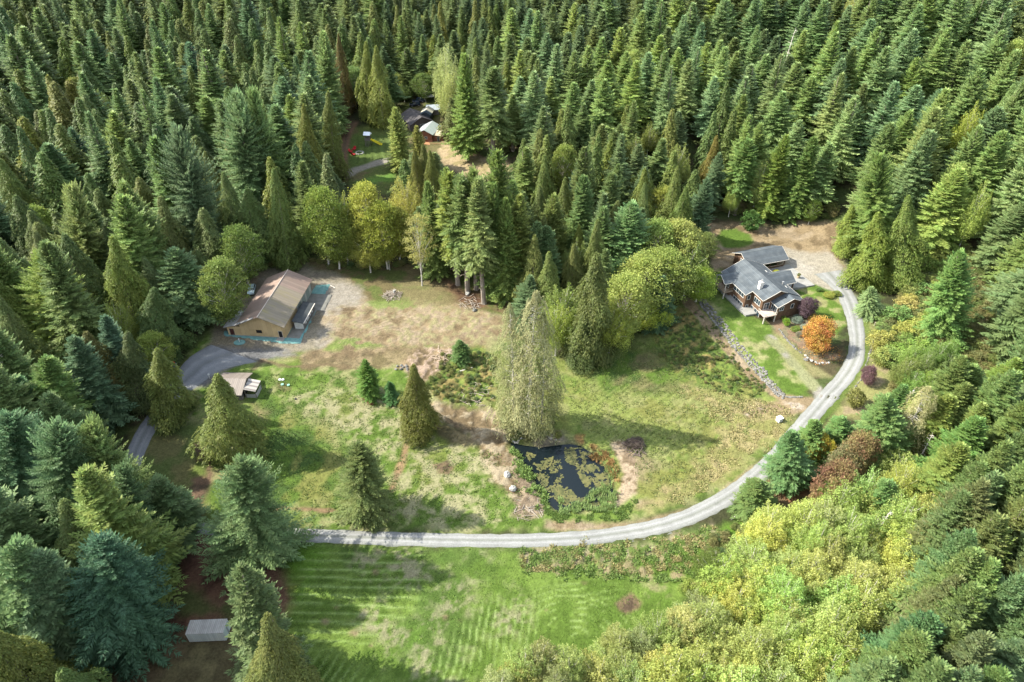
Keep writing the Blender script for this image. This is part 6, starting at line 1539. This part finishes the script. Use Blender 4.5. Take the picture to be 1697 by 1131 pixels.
# planter
px0 = G(1322, 462); pt = empty('planter', (px0[0], px0[1], zc_ + .01)); tag(pt, 'potted shrub standing on the pale concrete forecourt of the house', 'planter')
b = MB(); b.bar((0,0,0), (0,0,.6), .32, 10, .45); b.build('pot', mat('tan_pot', (.42,.33,.22), .7), pt)
c = link('foliage', PR['bush'][0][0], None, pt); c.scale = (.22,.22,.2); c.location = (0,0,.5); c.color = (1.2,1,.7,1)

# ---- garden bushes beside the house
def shrub(px, py, r, h, tint, label, key='round', var=0, cat='shrub', name='garden_shrub', grp=None):
    x, y, z = G(px, py); cr, tk, h0, r0 = PR[key][var % len(PR[key])]
    e = empty(name, (x, y, z - .05), random.uniform(0, 6)); e.scale = (r / r0, r / r0, h / h0); tag(e, label, cat, grp)
    link('stem', tk, None, e); o = link('foliage', cr, None, e); o.color = (*tint, 1)
shrub(1302, 540, 1.0, 2.2, (.20,.34,.045), 'bright green cone-shaped shrub at the front corner of the garden')
shrub(1320, 534, 1.8, 1.6, (.20,.25,.19), 'round grey-green shrub behind the cone-shaped one')
shrub(1332, 545, 1.3, 1.1, (.26,.29,.21), 'small silvery round shrub beside the path')
shrub(1318, 548, 1.4, 1.0, (.17,.24,.05), 'low yellow-green dome shrub in the garden bed')
shrub(1326, 556, 1.3, .9, (.22,.21,.14), 'greyish dome shrub nearest the orange maple')
shrub(1296, 528, 1.1, 1.1, (.16,.20,.05), 'small green shrub under the deck corner')
shrub(1345, 530, 1.4, 1.6, (.34,.25,.07), 'straw-yellow shrub under the purple plum tree')
shrub(1358, 482, 1.1, .8, (.12,.20,.05), 'low dark shrub on the lawn edge by the forecourt')
shrub(1374, 492, 1.7, 1.2, (.30,.33,.07), 'yellow-green spreading shrub on the lawn by the drive')
shrub(1386, 490, 1.3, 1.3, (.20,.26,.06), 'green shrub right where the drive passes the lawn')
shrub(1285, 453, 1.0, 1.0, (.42,.45,.07), 'yellow shrub in the gap between house and garage')
shrub(1052, 738, 2.0, 1.4, (.12,.095,.075), 'grey-brown leafless scrub heap right of the pond', key='round', var=1)
shrub(613, 664, 1.6, .7, (.22,.09,.06), 'low reddish shrub beneath the small bright green fir', var=1)
shrub(1070, 905, .01, .01, (.1,.1,.1), 'x') if False else None

# ---- stones
M_rock = mat('grey_field_stone', (.105,.102,.092), .95, (.20,.195,.175), .9, .4, lo=.4, hi=.6)
M_rockw = mat('white_boulder', (0.346,0.338,0.310), .9, (0.274,0.259,0.230), 1.2, .3)
def stone_line(name, pts, n, r, jit, label, cat, rows=1, seed=1, m=M_rock):
    q = catmull([list(p) for p in Wp(pts)], 10); rr = random.Random(seed); b = MB()
    L = [0]
    for i in range(1, len(q)): L.append(L[-1] + math.hypot(q[i][0]-q[i-1][0], q[i][1]-q[i-1][1]))
    for k in range(n):
        s = L[-1] * (k + rr.random() * .6) / n; i = max(1, next((j for j in range(len(L)) if L[j] >= s), len(L) - 1)); f = (s - L[i-1]) / max(1e-6, L[i] - L[i-1])
        x = q[i-1][0] + (q[i][0]-q[i-1][0]) * f; y = q[i-1][1] + (q[i][1]-q[i-1][1]) * f
        nx, ny = -(q[i][1]-q[i-1][1]), q[i][0]-q[i-1][0]; nl = math.hypot(nx, ny) + 1e-9
        for w_ in range(rows):
            o = (w_ - (rows - 1) / 2) * r * 1.5 + rr.uniform(-jit, jit); a, c = x + nx / nl * o, y + ny / nl * o
            b.rock(a, c, Hs(a, c) + r * .25, r * rr.uniform(.6, 1.25), k * 7 + w_ + seed * 100)
    o = b.build(name, m); tag(o, label, cat); return o
stone_line('rock_wall', WALL_PX[:-1] + [(1300,658)], 78, .40, .25, 'long curving retaining wall of grey field stones below the house lawn', 'rock wall', 3, 1)
stone_line('rock_edging', [(1300,657),(1312,659),(1330,658)], 14, .3, .1, 'short row of small stones finishing the end of the long rock wall', 'stone edging', 1, 9)
stone_line('rock_edging', [(1330,588),(1342,596),(1352,602),(1363,603),(1376,600)], 11, .38, .25, 'row of pale stones at the foot of the orange maple', 'stone edging', 1, 2, M_rockw)
stone_line('rock_edging', [(1291,546),(1305,565),(1318,578),(1330,588)], 26, .28, .12, 'thin stone edging along the front of the garden bed', 'stone edging', 1, 3)
stone_line('rock_edging', [(1448,566),(1442,585),(1436,602),(1430,622),(1418,642),(1402,662)], 40, .26, .15, 'thin line of small stones along the outer side of the drive bend', 'stone edging', 1, 4)
def boulder(px, py, r, label, seed, m=M_rockw):
    x, y, z = G(px, py); b = MB(); b.rock(0, 0, r * .3, r, seed, .8); o = b.build('boulder', m); o.location = (x, y, z); tag(o, label, 'boulder')
boulder(840, 788, .85, 'white boulder on the dirt bank left of the pond, upper of the two', 5)
boulder(850, 811, .8, 'white boulder on the dirt bank left of the pond, lower of the two', 6)
boulder(1335, 597, .6, 'rounded grey boulder left of the pale stones under the maple', 7, M_rock)
boulder(775, 488, .8, 'pale rock at the foot of the bare-trunked firs', 8)
boulder(786, 515, .7, 'grey rock by the dead branches below the bare-trunked firs', 9, M_rock)
b = MB(); rr = random.Random(8)
for k in range(9):
    a, c, z = G(858 + rr.uniform(-9, 12), 731 + rr.uniform(-4, 4)); b.rock(a, c, z + .15, rr.uniform(.25, .5), k)
tag(b.build('rock_pile', M_rockw), 'heap of pale rocks at the pond inlet under the pale trees', 'rock pile')
b = MB()
for k in range(12):
    a, c, z = G(664 + rr.uniform(-10, 12), 610 + rr.uniform(-4, 6)); b.rock(a, c, z + .15, rr.uniform(.2, .45), k)
tag(b.build('rock_pile', M_rock), 'scatter of grey rocks on the lumpy spoil above the bronze cedar', 'rock pile')
b = MB()
for k in range(14):
    a, c, z = G(912 + rr.uniform(-12, 14), 724 + rr.uniform(-7, 7)); b.rock(a, c, z + .05, rr.uniform(.15, .4), k)
tag(b.build('rock_pile', mat('grey_gravel_pile', (.30,.27,.25), .95, (.40,.36,.34), 2)), 'grey gravelly mound on the top shore of the pond', 'rock pile')
# brush pile with white stump
def twigpile(px, py, n, rad, label, m, seed, h=.8, L=(1.0, 2.6)):
    x, y, z = G(px, py); b = MB(); r = random.Random(seed)
    for k in range(n):
        a = r.uniform(0, 6.28); d = rad * r.random() ** .6; az = r.uniform(0, 6.28); l = r.uniform(*L) / 2; el = r.uniform(-.3, .3)
        c = Vector((d * math.cos(a), d * math.sin(a), h * r.random() * (1 - d / rad * .8))); v = Vector((math.cos(az), math.sin(az), el)) * l
        b.bar(c - v, c + v, r.uniform(.03, .09), 4)
    o = b.build('branch_pile', m); o.location = (x, y, z + .05); tag(o, label, 'brush pile')
M_twig = mat('dead_branches', (.20,.16,.12), .9, (.34,.30,.25), 2)
twigpile(650, 490, 70, 2.6, 'dark brush pile with a white stump on the grass right of the barn', M_twig, 3)
x, y, z = G(653, 487); b = MB(); b.bar((0,0,-.1), (.1,.1,1.1), .45, 8, .3); b.bar((.1,.1,.8),(.7,.2,1.3),.16,6,.08); o = b.build('stump', M_rockw); o.location = (x, y, z); tag(o, 'white stump sticking out of the brush pile right of the barn', 'stump')
twigpile(780, 502, 45, 3.2, 'scattered dead branches below the bare-trunked firs', M_twig, 4, .5)
twigpile(735, 588, 40, 3.5, 'dead branches strewn on the spoil beside the bramble patch', mat('pale_dead_branches', (.38,.30,.23), .9), 5, .3)
twigpile(790, 655, 40, 4.0, 'pale sticks at the lower edge of the bramble patch', M_twig, 6, .3)
twigpile(1052, 742, 60, 2.6, 'dark twiggy heap right of the pond', mat('dark_twigs', (.13,.10,.085), .9), 7, 1.2)
twigpile(875, 845, 30, 3.0, 'driftwood sticks on the dirt by the lower left of the pond', M_twig, 8, .2)
def log(p, q, r, label, m=None):
    a = G(*p); c = G(*q); b = MB(); b.bar((a[0], a[1], a[2] + r), (c[0], c[1], c[2] + r), r, 8, r * .7); tag(b.build('log', m or M_pale), label, 'log')
log((760,617), (783,610), .14, 'pale straight log lying on the bramble patch')
log((555,478), (548,474), .12, 'pale short log on the yard behind the teal strip')
log((1222,1003-150), (1212,862), .10, 'grey pole lying on the verge beside the dark roadside spruce')
# ---- small things on the lawn and by the drive
def disc(px, py, r, colr, label, cat='tank lid', name='tank_lid'):
    x, y, z = G(px, py); b = MB(); b.bar((0,0,-.05), (0,0,.22), r, 12, r * .9); o = b.build(name, mat(name + '_plastic', colr, .5)); o.location = (x, y, z); tag(o, label, cat)
disc(464, 630, .33, (.75,.76,.75), 'white round tank lid on the lawn, left one of the white pair')
disc(469, 630, .33, (.72,.74,.73), 'white round tank lid on the lawn, right one of the white pair')
disc(468, 638, .36, (.20,.42,.30), 'green round tank lid on the lawn, left one of the green pair')
disc(478, 639, .36, (.20,.42,.30), 'green round tank lid on the lawn, right one of the green pair')
disc(490, 662, .28, (.02,.02,.02), 'small black round cover on the lawn below the tank lids', 'cover', 'drain_cover')
x, y, z = G(1291, 698); b = MB(); b.box(-.55,.55,-.5,.5,0,1.0); b.box(-.6,.6,-.55,.55,1.0,1.08); o = b.build('utility_box', mat('white_box', (.62,.64,.66), .5), bevel=.03); o.location = (x, y, z); o.rotation_euler.z = R(25); tag(o, 'whitish utility box in the dry grass beside the gravel road', 'utility box')
x, y, z = G(1466, 567); b = MB(); b.box(-.5,.5,-.4,.4,0,1.4); b.box(-.55,.55,-.45,.45,1.4,1.5); o = b.build('utility_box', mat('pale_green_box', (.42,.58,.52), .5), bevel=.03); o.location = (x, y, z); tag(o, 'pale green utility box in the brush right of the drive', 'utility box')
x, y, z = G(1449, 540); b = MB(); b.bar((0,0,0),(0,0,.9),.22,8,.14); b.rock(0,0,1.0,.22,3); o = b.build('stump', M_twig); o.location = (x, y, z); tag(o, 'short dark stump below the silvery blue spruce', 'stump')
x, y, z = G(348, 628); b = MB(); b.bar((0,0,-.1),(0,0,1.1),.10,6); b.box(-.2,.2,-.12,.12,1.1,1.45); o = b.build('mailbox', M_whitep); o.location = (x, y, z); tag(o, 'small white box on a post at the left of the open shed', 'post box')
x, y, z = G(291, 609); e = empty('hand_pump', (x, y, z)); tag(e, 'blue barrel with a red drum on top at the edge of the drive', 'barrel')
b = MB(); b.bar((0,0,0),(0,0,.95),.42,12); b.bar((0,0,.95),(0,0,1.0),.46,12); b.build('barrel', mat('blue_plastic', (.02,.06,.28), .5), e)
b = MB(); b.bar((-.1,.1,1.02),(-.1,.1,1.6),.30,10); b.build('drum', mat('red_plastic', (.35,.03,.02), .5), e); e.name = 'blue_barrel'

# ---- play lawn
px_, py_, pz_ = G(611, 240); pl = empty('play_tower', (px_, py_, pz_), R(-8)); tag(pl, 'wooden play tower with a white canopy and a long yellow slide', 'play tower')
for a in (-.9, .9):
    for c in (-.9, .9):
        b = MB(); b.box(a-.09, a+.09, c-.09, c+.09, -.1, 4.2); b.build('post', M_oldw, pl)
b = MB(); b.box(-1.05,1.05,-1.05,1.05,1.9,2.05); b.build('platform', M_oldw, pl)
b = MB(); b.add([(-1.3,-1.3,4.1),(1.3,-1.3,4.1),(1.3,1.3,4.1),(-1.3,1.3,4.1),(-1.3,0,5.0),(1.3,0,5.0),(-1.3,-1.3,4.0),(1.3,-1.3,4.0),(1.3,1.3,4.0),(-1.3,1.3,4.0)], [(0,1,5,4),(2,3,4,5),(1,2,5),(3,0,4),(6,9,8,7),(0,6,7,1),(1,7,8,2),(2,8,9,3),(3,9,6,0)]); b.build('canopy', mat('white_canopy', (.72,.76,.80), .7), pl)
b = MB(); b.add([(1.05,-.4,2.1),(1.05,.4,2.1),(4.6,.4,.35),(4.6,-.4,.35),(5.3,-.4,.3),(5.3,.4,.3),(1.05,-.4,2.0),(1.05,.4,2.0),(4.6,.4,.25),(4.6,-.4,.25),(5.3,-.4,.2),(5.3,.4,.2)], [(0,3,2,1),(3,4,5,2),(6,7,8,9),(9,8,11,10),(0,6,9,3),(3,9,10,4),(1,2,8,7),(2,5,11,8),(4,10,11,5),(0,1,7,6)])
b.slab([(1.05,-.48,2.35),(1.05,-.4,2.35),(5.3,-.4,.5),(5.3,-.48,.5)], .25); b.slab([(1.05,.4,2.35),(1.05,.48,2.35),(5.3,.48,.5),(5.3,.4,.5)], .25)
b.build('slide', mat('yellow_slide', (.72,.60,.02), .4), pl)
b = MB()
for k in range(6): b.bar((-.5,-1.0 - (6-k) * .16,.1 + k * .33),(.5,-1.0 - (6-k) * .16,.1 + k * .33),.04,5)
b.bar((-.5,-2.0,-.1),(-.5,-1.0,2.0),.05,5); b.bar((.5,-2.0,-.1),(.5,-1.0,2.0),.05,5); b.build('ladder', M_oldw, pl)
b = MB(); b.box(-.95,.95,-1.0,-.94,2.05,2.9); b.box(-.95,.95,.94,1.0,2.05,2.9); b.build('guard_panel', M_oldw, pl)
def gchair(px, py, rz, lab):
    x, y, z = G(px, py); e = empty('garden_chair', (x, y, z), rz); tag(e, lab, 'chair', 'red chairs round the fire ring'); m = mat('red_chair_plastic', (.42,.02,.03), .5)
    b = MB(); b.add([(-.5,-.5,.42),(.5,-.5,.42),(.5,.5,.3),(-.5,.5,.3),(-.5,-.5,.5),(.5,-.5,.5),(.5,.5,.38),(-.5,.5,.38)], [(3,2,1,0),(4,5,6,7),(0,1,5,4),(1,2,6,5),(2,3,7,6),(3,0,4,7)]); b.build('seat', m, e)
    b = MB(); b.add([(-.5,.5,.3),(.5,.5,.3),(.5,.85,1.25),(-.5,.85,1.25),(-.5,.6,.3),(.5,.6,.3),(.5,.95,1.25),(-.5,.95,1.25)], [(0,1,2,3),(7,6,5,4),(0,4,5,1),(1,5,6,2),(2,6,7,3),(3,7,4,0)]); b.build('backrest', m, e)
    for s in (-1, 1):
        b = MB(); b.box(s*.55-.08, s*.55+.08, -.55, .5, .62, .7); b.build('armrest', m, e)
        b = MB(); b.box(s*.5-.05, s*.5+.05, -.5, -.4, 0, .61); b.build('leg', m, e)
        b = MB(); b.box(s*.5-.05, s*.5+.05, .4, .5, 0, .61); b.build('leg', m, e)
gchair(587, 249, R(-20), 'red garden chair by the fire ring, uppermost of the three')
gchair(582, 253, R(70), 'red garden chair by the fire ring, middle one of the three')
gchair(586, 258, R(150), 'red garden chair by the fire ring, lowest of the three')
x, y, z = G(596, 254); b = MB()
for k in range(12):
    a = k * math.pi / 6; b.rock(x + 1.4 * math.cos(a), y + 1.4 * math.sin(a), Hs(x, y) + .15, .38, k)
tag(b.build('fire_ring', M_rockw), 'ring of pale stones on the play lawn beside the red chairs', 'fire ring')
tag(link('x', bpy.data.meshes.new('x')), 'x') if False else None

# ---- far cabin and its sheds
fc = empty('cabin', (*G(712, 232)[:2], Hs(*G(712, 232)[:2])), R(-14)); fc.scale = (.85,.85,.85); tag(fc, 'far reddish cabin with a pale green-grey metal roof and raised orange deck', 'cabin')
M_red = striped('red_brown_siding', (0.158,0.061,0.036), (0.086,0.032,0.022), 2, .3, .8, (0.202,0.086,0.050), 1, .3, .12)
b = MB(); gable_walls(b, -4.6, 2.2, -2.5, 8.0, -1.5, 3.6, 5.2); b.build('wall', M_red, fc)
b = MB(); b.slab([(-1.2,-3.1,5.5),(2.9,-3.1,3.6),(2.9,8.6,3.6),(-1.2,8.6,5.5)], .14); b.build('roof', mat('pale_green_metal_roof', (.26,.31,.28), .5, (.32,.35,.32), 1), fc)
b = MB(); b.slab([(-5.4,-3.1,3.55),(-1.2,-3.1,5.5),(-1.2,8.6,5.5),(-5.4,8.6,3.55)], .14); b.build('roof', mat('grey_white_metal_roof', (.28,.29,.29), .5), fc)
b = MB(); b.box(2.25, 7.2, -1.5, 2.6, -1.5, 3.0); b.build('annex_wall', M_red, fc)
b = MB(); b.slab([(2.3,-2.1,3.15),(7.8,-2.1,3.1),(7.8,3.1,3.7),(2.3,3.1,3.75)], .12); b.build('annex_roof', mat('tan_roof', (.32,.27,.19), .8), fc)
wall_frame(fc, 'window', (4.7, -1.5, 1.4), (1,0,0), (0,-1,0), 1.0, 2.0, 1); wall_frame(fc, 'window', (-.6, -2.5, 1.8), (1,0,0), (0,-1,0), 1.3, 1.2, 2)
b = MB(); b.box(-1.0, 7.0, -5.4, -2.6, -.3, -.1); dk = b.build('deck', mat('orange_deck', (.40,.20,.10), .8, (.32,.16,.08), 2), fc)
b = MB()
for k in range(17): b.bar((-1 + k * .5, -5.4, -.1), (-1 + k * .5, -5.4, .9), .04, 4)
b.bar((-1,-5.4,.9), (7,-5.4,.9), .06, 4); b.build('railing', mat('orange_deck_rail', (.42,.22,.12), .8), dk)
b = MB(); b.box(-1.0, 7.0, -5.3, -5.2, -2.5, -.31); b.build('deck_skirt', M_red, fc)
lh = empty('house', (*G(694, 210)[:2], Hs(*G(694, 210)[:2])), R(30)); tag(lh, 'dark charcoal-roofed house half hidden behind the pale firs', 'house')
b = MB(); gable_walls(b, -5, 5, -4, 9, -1, 3.2, 5.6); b.build('wall', mat('dark_grey_wall', (.07,.06,.055), .9), lh); lh.scale = (.85,.85,.85)
b = MB(); b.slab([(-5.8,-4.6,3.1),(0,-4.6,5.95),(0,9.6,5.95),(-5.8,9.6,3.1)], .15); b.slab([(0,-4.6,5.95),(5.8,-4.6,3.1),(5.8,9.6,3.1),(0,9.6,5.95)], .15); b.build('roof', mat('charcoal_roof', (.05,.046,.046), .85, (.068,.06,.06), 1), lh)
wall_frame(lh, 'window', (0, -4, 1.8), (1,0,0), (0,-1,0), 1.8, 1.3, 2)
tw = empty('shed', (*G(708, 200)[:2], Hs(*G(708, 200)[:2])), R(-6)); tw.scale = (.8,.8,.8); tag(tw, 'tall narrow shed with a cream gabled roof behind the far cabin', 'shed')
b = MB(); gable_walls(b, -2.4, 2.4, -3.5, 4.5, -1, 4.2, 5.4); b.build('wall', mat('dark_shed_boards', (.035,.045,.055), .8), tw)
b = MB(); b.slab([(-3,-.6,4.05),(0,-.6,5.7),(0,5,5.7),(-3,5,4.05)], .12); b.slab([(0,-.6,5.7),(3,-.6,4.05),(3,5,4.05),(0,5,5.7)], .12); b.build('roof', mat('cream_roof', (.36,.34,.26), .6), tw)
b = MB(); b.slab([(-3,-4,4.05),(0,-4,5.7),(0,-.6,5.7),(-3,-.6,4.05)], .12); b.slab([(0,-4,5.7),(3,-4,4.05),(3,-.6,4.05),(0,-.6,5.7)], .12); b.build('roof', mat('navy_roof', (.03,.045,.06), .7), tw)['label'] = 'dark blue front half of the roof'
wall_frame(tw, 'door', (0, -3.5, 1.1), (1,0,0), (0,-1,0), 1.2, 2.2, 1, M_black, M_trim)
te = empty('canopy_tent', (*G(711, 167)[:2], Hs(*G(711, 167)[:2])), R(20)); tag(te, 'small white peaked canopy right of the two black vehicles', 'tent')
b = MB(); b.add([(-2,-2,2.2),(2,-2,2.2),(2,2,2.2),(-2,2,2.2),(0,0,3.4),(-2,-2,2.0),(2,-2,2.0),(2,2,2.0),(-2,2,2.0)], [(0,1,4),(1,2,4),(2,3,4),(3,0,4),(0,5,6,1),(1,6,7,2),(2,7,8,3),(3,8,5,0),(5,8,7,6)]); b.build('canopy', M_whitep, te)
for a in (-1.8, 1.8):
    for c in (-1.8, 1.8): b = MB(); b.bar((a,c,-.3),(a,c,2.0),.06,5); b.build('leg', M_galv, te)
fl = empty('shed', (*G(718, 188)[:2], Hs(*G(718, 188)[:2])), R(5)); tag(fl, 'flat light-grey roofed lean-to at the tree edge behind the cream shed', 'shed')
b = MB(); b.box(-2.4,2.4,-2.2,2.2,-.5,2.2); b.build('wall', M_oldw, fl)
b = MB(); b.slab([(-2.8,-2.7,2.3),(2.8,-2.7,2.3),(2.8,2.7,2.7),(-2.8,2.7,2.7)], .12); b.build('roof', mat('light_grey_roof', (.24,.27,.29), .6), fl)
lc = empty('cabin', (*G(566, 190)[:2], Hs(*G(566, 190)[:2])), R(-25)); tag(lc, 'small dark cabin with a grey-brown roof half hidden left of the play lawn', 'cabin')
b = MB(); gable_walls(b, -3, 3, -3.5, 4.5, -1, 2.8, 4.4); b.build('wall', mat('dark_log_wall', (.06,.045,.035), .9), lc)
b = MB(); b.slab([(-3.8,-4.2,2.65),(0,-4.2,4.65),(0,5.2,4.65),(-3.8,5.2,2.65)], .14); b.slab([(0,-4.2,4.65),(3.8,-4.2,2.65),(3.8,5.2,2.65),(0,5.2,4.65)], .14); b.build('roof', mat('grey_brown_roof', (.13,.11,.10), .85), lc)
wall_frame(lc, 'window', (0, -3.5, 1.4), (1,0,0), (0,-1,0), 1.0, 1.0, 2)
